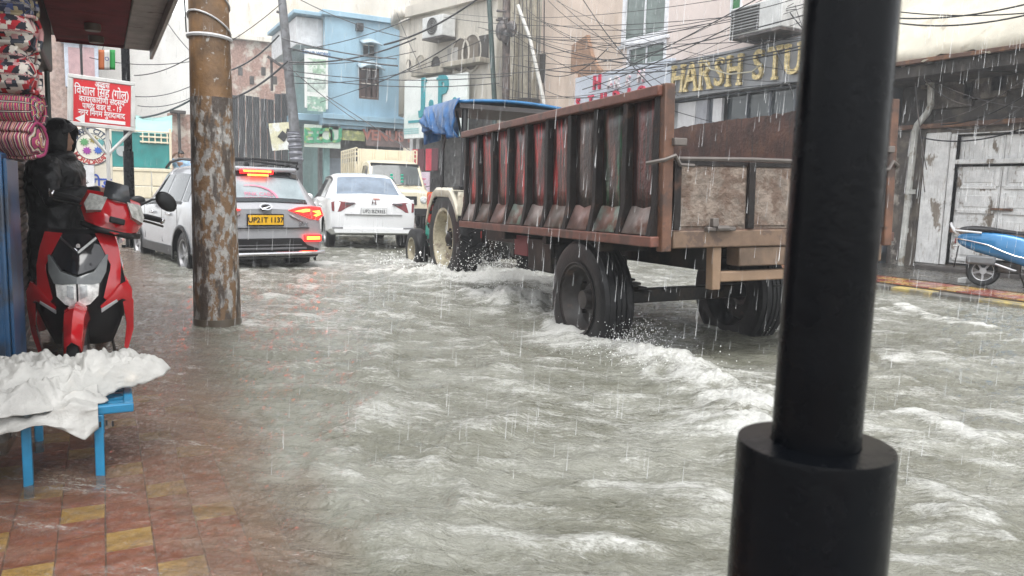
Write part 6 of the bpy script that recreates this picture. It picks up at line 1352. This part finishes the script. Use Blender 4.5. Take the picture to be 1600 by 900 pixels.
    def plate(name, P, m, off=.0, th=.03, par=t, res=True):
        n = len(P); cx_ = sum(p[0] for p in P)/n; cz_ = sum(p[1] for p in P)/n; rings = []
        for f_ in (1, .66, .33): rings.append([(cx_+(x-cx_)*f_, cz_+(z-cz_)*f_) for x, z in P])
        mb = MB(); 
        vs = [(x, front(x, z)+off, z) for r_ in rings for x, z in r_]+[(cx_, front(cx_, cz_)+off, cz_)]; fs = []
        for j in range(2): fs += [(j*n+i, j*n+(i+1) % n, (j+1)*n+(i+1) % n, (j+1)*n+i) for i in range(n)]
        fs += [(2*n+i, 2*n+(i+1) % n, 3*n) for i in range(n)]; b0 = len(vs)
        vs += [(x, front(x, z)+off-th, z) for x, z in P]; fs += [(i, b0+i, b0+(i+1) % n, (i+1) % n) for i in range(n)]; fs.append(tuple(b0+i for i in range(n)))
        return mb.add(vs, fs).build(name, m, par, smooth=30)
    if kind == 'sport':
        m_gls = m_b; m_dk = mat('gloss_black_panel', (.008, .008, .01), .12, coat=.5, var=0)
        MX = lambda P: [(-x, z) for x, z in P]
        # leg shield backing
        G = []
        for z, w_ in ((.24, .17), (.34, .22), (.45, .265), (.55, .275), (.66, .25), (.78, .22), (.88, .19)): G.append([(x*w_, front(x*w_, z)-.05-.03*abs(x)**3, z) for x in np.linspace(-1, 1, 15)])
        MB().grid(G).build('leg_shield', m_plastic, t, solid=.05)
        for s_ in (1, -1):
            S = (lambda P: P) if s_ > 0 else MX
            a_ = plate('apron_wing', S([(.10, .87), (.215, .875), (.245, .79), (.262, .69), (.255, .56), (.19, .48), (.155, .515), (.195, .66), (.205, .765)]), m_gls, .02, .05)
            plate('side_fin', S([(.262, .585), (.30, .60), (.33, .545), (.325, .47), (.27, .50), (.14, .45), (.135, .47), (.20, .52)]), m_gls, .035, .05)
            plate('lower_leg', S([(.325, .50), (.335, .48), (.325, .30), (.285, .18), (.262, .20), (.285, .35), (.27, .48)]), m_gls, .03, .05)
            plate('chin_strip', S([(.14, .455), (.235, .50), (.24, .485), (.14, .43)]), mat('silver_strip', (.45, .45, .46), .3), .04, .03)
            hl = plate('headlight_wing', S([(.0, .635), (.10, .665), (.175, .755), (.185, .75), (.175, .66), (.14, .60), (.09, .595), (0, .60)]), mat('smoked_lens2', (.16, .17, .17), .1, var=.2), .045, .04)
            plate('headlight', S([(.006, .60), (.085, .61), (.135, .62), (.125, .53), (.075, .485), (.006, .465)]), mat('headlight_glass', (.8, .8, .77), .08, var=.25, vs=25, spec=.8), .04, .04)
            plate('reflector', S([(.02, .585), (.06, .59), (.062, .53), (.02, .515)]), m_lampc, .046, .01)
        plate('nose_panel', [(-.10, .865), (.10, .865), (.20, .80), (.19, .755), (.10, .675), (0, .645), (-.10, .675), (-.19, .755), (-.20, .80)], m_dk, .015, .04)
        for s_ in (-1, 1): MB().bar((s_*.108, front(.1, .84)+.026, .845), (0, front(0, .765)+.026, .765), .012, .014).build('nose_chevron', m_chrome, t)
        MB().tube([(0, front(0, .80), .80), (0, front(0, .8)+.02, .80)], .014, 8).build('badge', m_chrome, t)
        for s_ in (-1, 1):      # body side fairings behind the shield
            MB().add([(s_*.28, 1.00, .60), (s_*.30, 1.0, .30), (s_*.24, .6, .26), (s_*.20, .55, .46), (s_*.24, .85, .62)], [(0, 1, 2, 3, 4)]).build('side_fairing', m_b, t, solid=.02)
            MB().add([(s_*.312, 1.0, .46), (s_*.315, .98, .32), (s_*.26, .7, .30), (s_*.26, .72, .44)], [(0, 1, 2, 3)]).build('side_grille', m_dk, t, solid=.014)
        # beak fender
        G = []
        for i in range(10):
            a = R_(20)+R_(105)*i/9; r_ = .255; w_ = .075*(1-.35*abs(i-5)/5); y_, z_ = 1.27+math.cos(a)*r_, .215+math.sin(a)*r_
            G.append([(-w_, y_-.02*math.cos(a), z_-.05), (-w_*.8, y_, z_), (0, y_+.03*math.cos(a), z_+.03), (w_*.8, y_, z_), (w_, y_-.02*math.cos(a), z_-.05)])
        MB().grid(G).build('front_fender', m_b, t, solid=.015)
    else:
        G = []
        for z, w_ in ((.24, .16), (.40, .21), (.6, .22), (.8, .17), (.92, .12)): G.append([(x*w_, front(x*w_, z)-.03, z) for x in np.linspace(-1, 1, 11)])
        MB().grid(G).build('apron', m_b, t, solid=.05)
        plate('headlight', [(-.09, .90), (.09, .90), (.07, .80), (-.07, .80)], m_lampc, .03, .03)
        G = []
        for i in range(8): a = R_(25)+R_(120)*i/7; G.append([(x, 1.27+math.cos(a)*.25, .215+math.sin(a)*.25) for x in (-.07, 0, .07)])
        MB().grid(G).build('front_fender', m_b, t, solid=.015)
    # handlebar unit, turned a little
    st_r = R_(16) if kind == 'sport' else 0; HM = Matrix.Translation((0, .98, 0)) @ Matrix.Rotation(st_r, 4, 'Z') @ Matrix.Rotation(R_(-12) if kind == 'sport' else 0, 4, 'Y', ) 
    def hp(p): return tuple(HM @ Vector(p))
    G = []
    for y, w_, z0, z1 in ((-.08, .15, .96, 1.07), (.02, .21, .93, 1.11), (.10, .205, .905, 1.075), (.17, .14, .90, .99), (.20, .08, .905, .945)):
        G.append([hp((x, y-.06*abs(x/w_)**2, z)) for x, z in ((-w_*.8, z0+.0), (-w_, z0+(z1-z0)*.45), (-w_*.85, z1-.01), (-w_*.4, z1+.0), (0, z1-.02), (w_*.4, z1), (w_*.85, z1-.01), (w_, z0+(z1-z0)*.45), (w_*.8, z0), (0, z0-.02))])
    mb = MB().grid(G, True); mb.f.append(tuple(range(10))); o_ = len(mb.v)-10; mb.f.append(tuple(o_+i for i in range(10))); cw = mb.build('handlebar_cowl', m_b, t, smooth=40)
    if kind == 'sport':
        for s_ in (-1, 1):
            P = [(s_*.065, .105, 1.085), (s_*.17, .055, 1.085), (s_*.20, .075, 1.02), (s_*.185, .115, .985), (s_*.10, .165, 1.005)]
            MB().add([hp(p) for p in P]+[hp((p[0]*.95, p[1]-.05, p[2]-.02)) for p in P], [(0, 1, 2, 3, 4), (9, 8, 7, 6, 5)]+[(i, (i+1) % 5, 5+(i+1) % 5, 5+i) for i in range(5)]).build('indicator_lens', mat('indicator_glass', (.45, .45, .42), .1, var=.3, vs=25), cw)
        P = [(-.09, .095, 1.08), (.09, .095, 1.08), (.075, .02, 1.18), (-.075, .02, 1.18)]
        MB().add([hp(p) for p in P], [(0, 1, 2, 3)]).build('fly_screen', mat('dark_screen', (.05, .055, .06), .1), cw, solid=.008)
        MB().box((0, 0, 0), (.10, .03, .035), 0, HM @ Matrix.Translation((0, .205, .965))).build('nose_slot', m_plastic, cw, bevel=.008)
        MB().add([hp((-.2, .06, .905)), hp((.2, .06, .905)), hp((.09, .18, .89)), hp((-.09, .18, .89))], [(0, 1, 2, 3)]).build('lower_cowl', m_plastic, cw, solid=.03)
    for s_ in (-1, 1):
        hb = MB().tube([hp((s_*.14, -.03, 1.02)), hp((s_*.25, -.06, 1.03)), hp((s_*.37, -.12, 1.03))], [.014, .018, .018], 10).build('hand_grip', m_plastic, t); MB().ell(hp((s_*.375, -.122, 1.03)), (.022, .022, .022)).build('bar_end', m_chrome, hb)
        MB().tube([hp((s_*.17, .02, 1.0)), hp((s_*.27, .0, 1.0)), hp((s_*.37, -.05, .995))], .008, 6).build('brake_lever', m_oil, t)
        if kind == 'sport' and s_ > 0: continue
        mt = MB().tube([hp((s_*.17, -.02, 1.08)), hp((s_*.26, -.03, 1.14)), hp((s_*.33, -.03, 1.16))], .008, 6).build('mirror_stalk', m_plastic, t)
        mm_ = MB().ell((0, 0, 0), (.085, .03, .055), 14, 8, HM @ Matrix.Translation((s_*.36, -.03, 1.15)) @ Matrix.Rotation(s_*R_(18), 4, 'Y')).build('mirror', m_plastic, mt)
    return t
m_sred = mat('gloss_red_paint', (.46, .008, .014), .18, var=.05, coat=.8); m_sblu = mat('metallic_blue_paint', (.015, .15, .34), .25, metal=.2, var=.05, coat=.6)
scooter('red_scooter', 'red and black sporty scooter facing the camera on the left footpath', (-.03, 6.5, -.07), R_(180-5), m_sred, 'sport').scale = (.86, 1.07, 1.07)
scooter('blue_scooter', 'blue scooter with chrome strip parked before the old white doors', (10.98, 6.50, .07), R_(-150), m_sblu, 'plain', R_(-3))
q_ = atD(292, 330, 21); sc3 = scooter('grey_scooter', 'grey scooter carrying the man in the light blue shirt behind the SUV', (q_[0], q_[1], -.1), R_(150), mat('grey_scooter_paint', (.35, .36, .38), .3), 'plain')
q2 = atD(284, 300, 21); hd = person('person', 'man in light blue shirt with arm raised to his head beyond the silver SUV', (q2[0], q2[1], atD(284, 236, 21)[2]-1.62), R_(160), mat('light_blue_shirt', (.30, .45, .62), .6), mat('grey_trousers', (.1, .1, .11), .6), hooded=False, arm=((.21, 0, 1.33), (.36, .14, 1.28), (.14, .14, 1.50)), seated=True, vox=.018)
# ---- poles on the right and centre
def pole(label, pts, r, m, name='utility_pole'):
    t = thing(name, label, 'utility pole', tuple(pts[0])); MB().tube(pts, r, 12).build('shaft', m, t, True); return t
m_dkpole = mat('dark_iron_pole', (.055, .05, .05), .5, var=.3, c2=(.12, .10, .09), s2=4); 
lpz = [atY(466, 262, 29.5), atY(464, 240, 29.5), atY(452, 120, 29.5), atY(435, -60, 29.5)]; lpz[0][2] = -.17
lpn = pole('leaning grey iron utility pole in front of the blue building', lpz, [.2, .2, .17, .14], mat('grey_iron_pole', (.13, .135, .145), .5, var=.3, c2=(.07, .07, .075), s2=3)); 
mb = MB().tube([atY(459+.09*k*2+random.uniform(-.6, .6), 205+k*2.2, 29.45) for k in range(24)], [.24+random.uniform(-.03, .04) for k in range(24)], 12)
mb.build('plastic_wrap', mat('grey_plastic_wrap', (.14, .145, .17), .25, bump=.8, bs=7), lpn, True)
p0, p1 = atY(436, 30, 29.5), atY(462, 30, 29.5); MB().tube([atY(432, 18, 29.5), atY(440, 20, 29.5)], .05, 6).build('bracket', m_dkpole, lpn, True); MB().tube([atY(424, 92, 29.5), atY(425, 142, 29.5)], .05, 6).build('side_rod', m_dkpole, lpn, True); MB().bar(atY(418, 88, 29.4), atY(452, 112, 29.4), .08, .08).build('strut', m_dkpole, lpn, True)
Pn = fj.p(0, 0, .7); 
def J(x, y, o=.8): return Vector(atP(x, y, fj.p(0, 0, o), fj.n))
gp = [J(776, 215), J(773, 165), J(766, 30), J(762, -40)]; gp[0].z = -.2
pole('thin dark green utility pole beside the J.P. board', gp, .085, mat('dark_green_iron', (.03, .06, .055), .5, var=.2))
dp_ = [J(788, 210, .9), J(790, 165, .9), J(792, -40, .9)]; dp_[0].z = -.2
dpo = pole('rusty iron utility pole with a tangled junction box right of the green one', dp_, .13, mat('rusty_pole', (.10, .075, .065), .55, var=.4, c2=(.05, .04, .035), s2=4))
for k, (x, y, s_) in enumerate(((784, 48, .42), (800, 45, .34), (790, 58, .3), (783, 30, .2), (781, 18, .16), (780, 32, .14))):
    MB().ell(J(x, y, 1.05), (s_*.5, s_*.5, s_*.8), 9, 6).build('cable_knot', m_dkpole, dpo, True) if k < 3 else MB().tube([J(x-4, y-1, 1.), J(x+10, y, 1.)], .045, 6).build('insulator_arm', m_dkpole, dpo, True)
for k in range(9):
    x = 806+k*5.5+random.uniform(-2, 2); x1 = x+random.uniform(-5, 8)
    o = MB().tube([J(x, -30, .35+.1*(k % 3)), J((x+x1)/2+random.uniform(-3, 3), 70, .35+.1*(k % 3)), J(x1, 168, .3)], random.choice((.014, .02)), 5).build('hanging_cable', [m_black, m_dkpole][k % 2]); tag(o, 'cable hanging down the stained wall between the iron pole and the peach wall', 'cable', 'cables hanging down the stained wall')
o = MB().tube([J(809, 8, .6), J(828, 60, .6), J(845, 135, .6), J(852, 172, .6)], .06, 8).build('white_pipe', mat('white_pipe_paint', (.55, .55, .52), .5)); tag(o, 'slanting white pipe down the stained wall behind the trailer', 'pipe')
# ---- air conditioners
def ac(label, fac, x0, y0, x1, y1, o0, o1, fan):
    r = fac.rect(x0, y0, x1, y1); t = thing('air_conditioner', label, 'air conditioner', fac.p((r[0]+r[1])/2, r[2], 0), 0, 'outdoor air conditioner units on the right facades'); mw = mat('ac_white', (.55, .56, .55), .45, var=.1)
    fac.box(MB(), r, o1, o0).build('case', mw, t, True, bevel=.02); u0, u1, z0, z1 = r
    if fan:
        M = fac.M(u0+(u1-u0)*.5, (z0+z1)/2, o1+.01); rr2 = min(u1-u0, z1-z0)*.42; g_ = MB().lathe([(0, .0), (rr2, .0), (rr2, -.01)], 24, M).build('fan_opening', m_hole, t, True)
        for k in range(4): MB().lathe([(rr2*(.25+.25*k)-.012, .01), (rr2*(.25+.25*k), .01), (rr2*(.25+.25*k), .025), (rr2*(.25+.25*k)-.012, .025)], 24, M, True).build('guard_ring', mat('ac_grey', (.25, .26, .26), .5), g_, True)
    else:
        for k in range(9): zz = z0+.05+(z1-z0-.1)*k/8; fac.box(MB(), (u0+(u1-u0)*.42, u1-.04, zz-.012, zz+.012), o1+.03, o1).build('louvre', mat('ac_grey', (.25, .26, .26), .5), t, True, bevel=.004)
        fac.box(MB(), (u0+(u1-u0)*.42, u1-.04, z0+.03, z1-.03), o1+.006, o1).build('grille', m_hole, t, True, smooth=0); fac.box(MB(), (u0+.05, u0+(u1-u0)*.34, z0+.08, z1-.06), o1+.012, o1).build('cover', mw, t, True, bevel=.008)
    fac.box(MB(), (u0, u1, z0-.06, z0-.005), o1, 0).build('bracket', m_dkpole, t, True)
    return t
ac('white air conditioner box with louvres above the gold studio letters', fr, 1181, 12, 1262, 56, .05, .75, False)
ac('grey air conditioner with round fan on the cream rounded building', fj, 683, 30, 715, 62, .1, .7, True)
# ---- wires
def wire(P, Q, sag, r, label, grp, m=None):
    P, Q = Vector(P), Vector(Q); pts = [P.lerp(Q, i/14)-Vector((0, 0, sag*4*(i/14)*(1-i/14))) for i in range(15)]
    o = MB().tube(pts, r, 5).build('overhead_wire', m or m_black); tag(o, label, 'wire', grp); return o
random.seed(21)
G1 = 'wires fanning out along the right facades'; L1 = 'thin black overhead wire crossing in front of the right hand shops'
WR = [((795, 45), (1260, 130), 12.2, .35), ((795, 50), (1130, 195), 12.4, .3), ((640, 112), (1270, 20), 12.0, .5), ((800, 20), (1270, -10), 11.8, .6), ((790, 40), (1300, 60), 12, .8), ((850, -10), (1280, 115), 12.4, .4), ((860, -10), (1060, 150), 12.5, .1), ((905, -10), (1050, 165), 12.5, .2),
      ((700, 20), (1180, -10), 11.5, .3), ((840, 60), (1260, 10), 12.3, .5), ((900, 130), (1200, -5), 12.3, .1), ((910, 140), (1220, 0), 12.3, .15), ((920, 145), (1240, 5), 12.4, .2), ((930, 120), (1250, 35), 12.5, .15), ((905, 110), (1260, 50), 12.5, .25), ((960, 115), (1180, 0), 12.2, .02),
      ((820, 95), (1255, 62), 12.6, .3), ((800, 100), (1260, 75), 12.6, .4), ((845, 30), (1000, 70), 12.6, .3), ((850, 115), (950, 75), 12.6, .35), ((850, 140), (1000, 120), 12.6, .4), ((1210, 70), (1240, 150), 12.5, 0), ((1175, 20), (1200, 90), 12.5, 0), ((1240, 0), (1262, 60), 12.5, .05), ((1228, 10), (1255, 45), 12.5, .02)]
for (a, b, X_, sg_) in WR:
    P = atX(*a, X_+random.uniform(-.2, .2)) if a[0] > 830 else np.array(J(a[0], a[1], 1.2)); wire(P, atX(*b, X_), sg_, random.choice((.007, .009, .014)), L1, G1)
for k in range(10):
    a = (random.uniform(640, 860), random.uniform(0, 160)); b = (random.uniform(1000, 1265), random.uniform(-10, 130)); P = np.array(J(a[0], a[1], 1.1)); wire(P, atX(*b, 12.4), random.uniform(.1, .6), .009, L1, G1)
G2 = 'wires strung across the far street'; L2 = 'dark overhead wire strung across in front of the blue and cream buildings'
for a, b, sg_, r in (((600, 70), (760, -12), .3, .05), ((360, 110), (436, 55), .2, .04), ((360, 155), (450, 95), .2, .05), ((440, 60), (620, 92), .15, .03), ((450, 75), (622, 103), .1, .04), ((452, 97), (650, 60), .35, .04), ((560, 140), (720, 60), .2, .03), ((450, 110), (800, 118), .3, .02), ((455, 118), (780, 130), .3, .02), ((452, 80), (640, 30), .2, .02), ((450, 100), (650, 80), .2, .02), ((460, 130), (700, 95), .3, .02), ((470, 0), (640, 60), .2, .02), ((500, 160), (760, 60), .1, .015), ((510, 150), (640, 235), .0, .02), ((452, 105), (560, 190), .1, .02), ((620, 20), (660, 110), .1, .015), ((310, 90), (440, 5), .2, .02)):
    P = atY(*a, 29.0); Q = atY(*b, 27.5) if b[0] < 700 else np.array(J(b[0], b[1], 1.0)); wire(P, Q, sg_*.8, r*.75, L2, G2)
G3 = 'wires behind the red notice'; L3 = 'thin wire slanting across the pale wall behind the red notice'
for a, b, r in (((205, 185), (308, 150), .03), ((210, 118), (308, 82), .015), ((205, 150), (308, 130), .012), ((215, 165), (308, 148), .012), ((240, 0), (308, 90), .012), ((140, 90), (305, 95), .012)): wire(atY(*a, 26), atY(*b, 24), .15, r, L3, G3)
G4 = 'wires in front of the old shop'; L4 = 'loose wire sagging across the front of the old shop at right'
for a, b, sg_, r in (((1395, 75), (1610, 112), .12, .012), ((1395, 28), (1610, 5), .08, .013), ((1395, 35), (1610, 22), .1, .013), ((1400, 18), (1610, 20), .05, .01), ((1405, 95), (1610, 170), .15, .009), ((1440, 215), (1600, 200), .12, .012), ((1460, 190), (1600, 125), .1, .009), ((1470, 195), (1600, 150), .1, .012), ((1480, 200), (1600, 165), .15, .009), ((1440, 120), (1520, 165), .1, .009), ((1430, 130), (1448, 265), .1, .009), ((1440, 225), (1445, 300), .05, .009)):
    wire(atX(*a, 12.3 if a[1] > 60 else 11.6), atX(*b, 12.3 if a[1] > 60 else 11.6), sg_, r, L4, G4, m_dkpole if r < .01 else m_black)
o = MB().tube([atX(1095, 90, 12.6), atX(1110, 108, 12.6), atX(1140, 116, 12.6), atX(1175, 112, 12.6), atX(1190, 100, 12.6)], .016, 6).build('white_cable', mat('white_cable', (.55, .52, .4), .5)); tag(o, 'pale cable drooping across the gold studio letters', 'cable')
wire(atD(288, -5, 6.6), atD(291, 50, 6.6), 0, .006, 'short black wire end dangling left of the concrete pole', None)
# litter by the old shop step
o = MB().box((0, 0, 0), (.26, .12, .07), .3).build('white_packet', mat('white_packet', (.7, .7, .68), .5, var=.1), bevel=.01); p_ = atz(1507, 441, .08); o.location = (p_[0], p_[1], .11); tag(o, 'small white packet on the wet pavement by the blue scooter', 'litter')
# ---- rain: falling drops in the air between camera and shops, one mass
random.seed(9); mb = MB()
for k in range(6500):
    D_ = random.uniform(1.6, 16)**1; p = atD(random.uniform(-150, 1750), random.uniform(-150, 760), D_)
    if p[2] < .05 or (p[0] < .45 and p[1] < 7.5 and p[2] < 2.4 and p[0] > -1.6 and D_ < 7): continue
    l_ = random.uniform(.05, .15)*(.6+D_*.045); r = .0007+.00011*D_; r *= random.choice((.5, .7, .9, 1.1)); dx = l_*.05
    mb.add([(p[0]-r, p[1], p[2]), (p[0]+r*.5, p[1]-r, p[2]), (p[0]+r*.5, p[1]+r, p[2]), (p[0]+dx, p[1], p[2]+l_), (p[0], p[1], p[2]-r*2)], [(0, 1, 3), (1, 2, 3), (2, 0, 3), (1, 0, 4), (2, 1, 4), (0, 2, 4)])
mr_ = bpy.data.materials.new('rain_drop'); mr_.use_nodes = True; n_ = mr_.node_tree; mx_ = n_.nodes.new('ShaderNodeMixShader'); tb_ = n_.nodes.new('ShaderNodeBsdfTransparent'); mx_.inputs[0].default_value = .34
bs_ = n_.nodes['Principled BSDF']; bs_.inputs['Base Color'].default_value = (.85, .87, .88, 1); bs_.inputs['Roughness'].default_value = .25; n_.links.new(tb_.outputs[0], mx_.inputs[1]); n_.links.new(bs_.outputs[0], mx_.inputs[2]); n_.links.new(mx_.outputs[0], n_.nodes['Material Output'].inputs[0])
tag(mb.build('rain', mr_, smooth=0), 'rain drops falling through the air over the street', 'rain', kind='stuff')
# ---- rain haze
hm = bpy.data.materials.new('rain_haze'); hm.use_nodes = True; hn = hm.node_tree; hn.nodes.clear(); ho = hn.nodes.new('ShaderNodeOutputMaterial'); hv = hn.nodes.new('ShaderNodeVolumePrincipled'); hv.inputs['Color'].default_value = (.93, .95, .97, 1); hv.inputs['Density'].default_value = .0036; hn.links.new(hv.outputs[0], ho.inputs['Volume'])
hz = MB().b2((-40, -30, -1.3), (60, 70, 34)).build('haze', hm, smooth=0); tag(hz, 'thin pale rain haze filling the street', 'haze', kind='stuff')
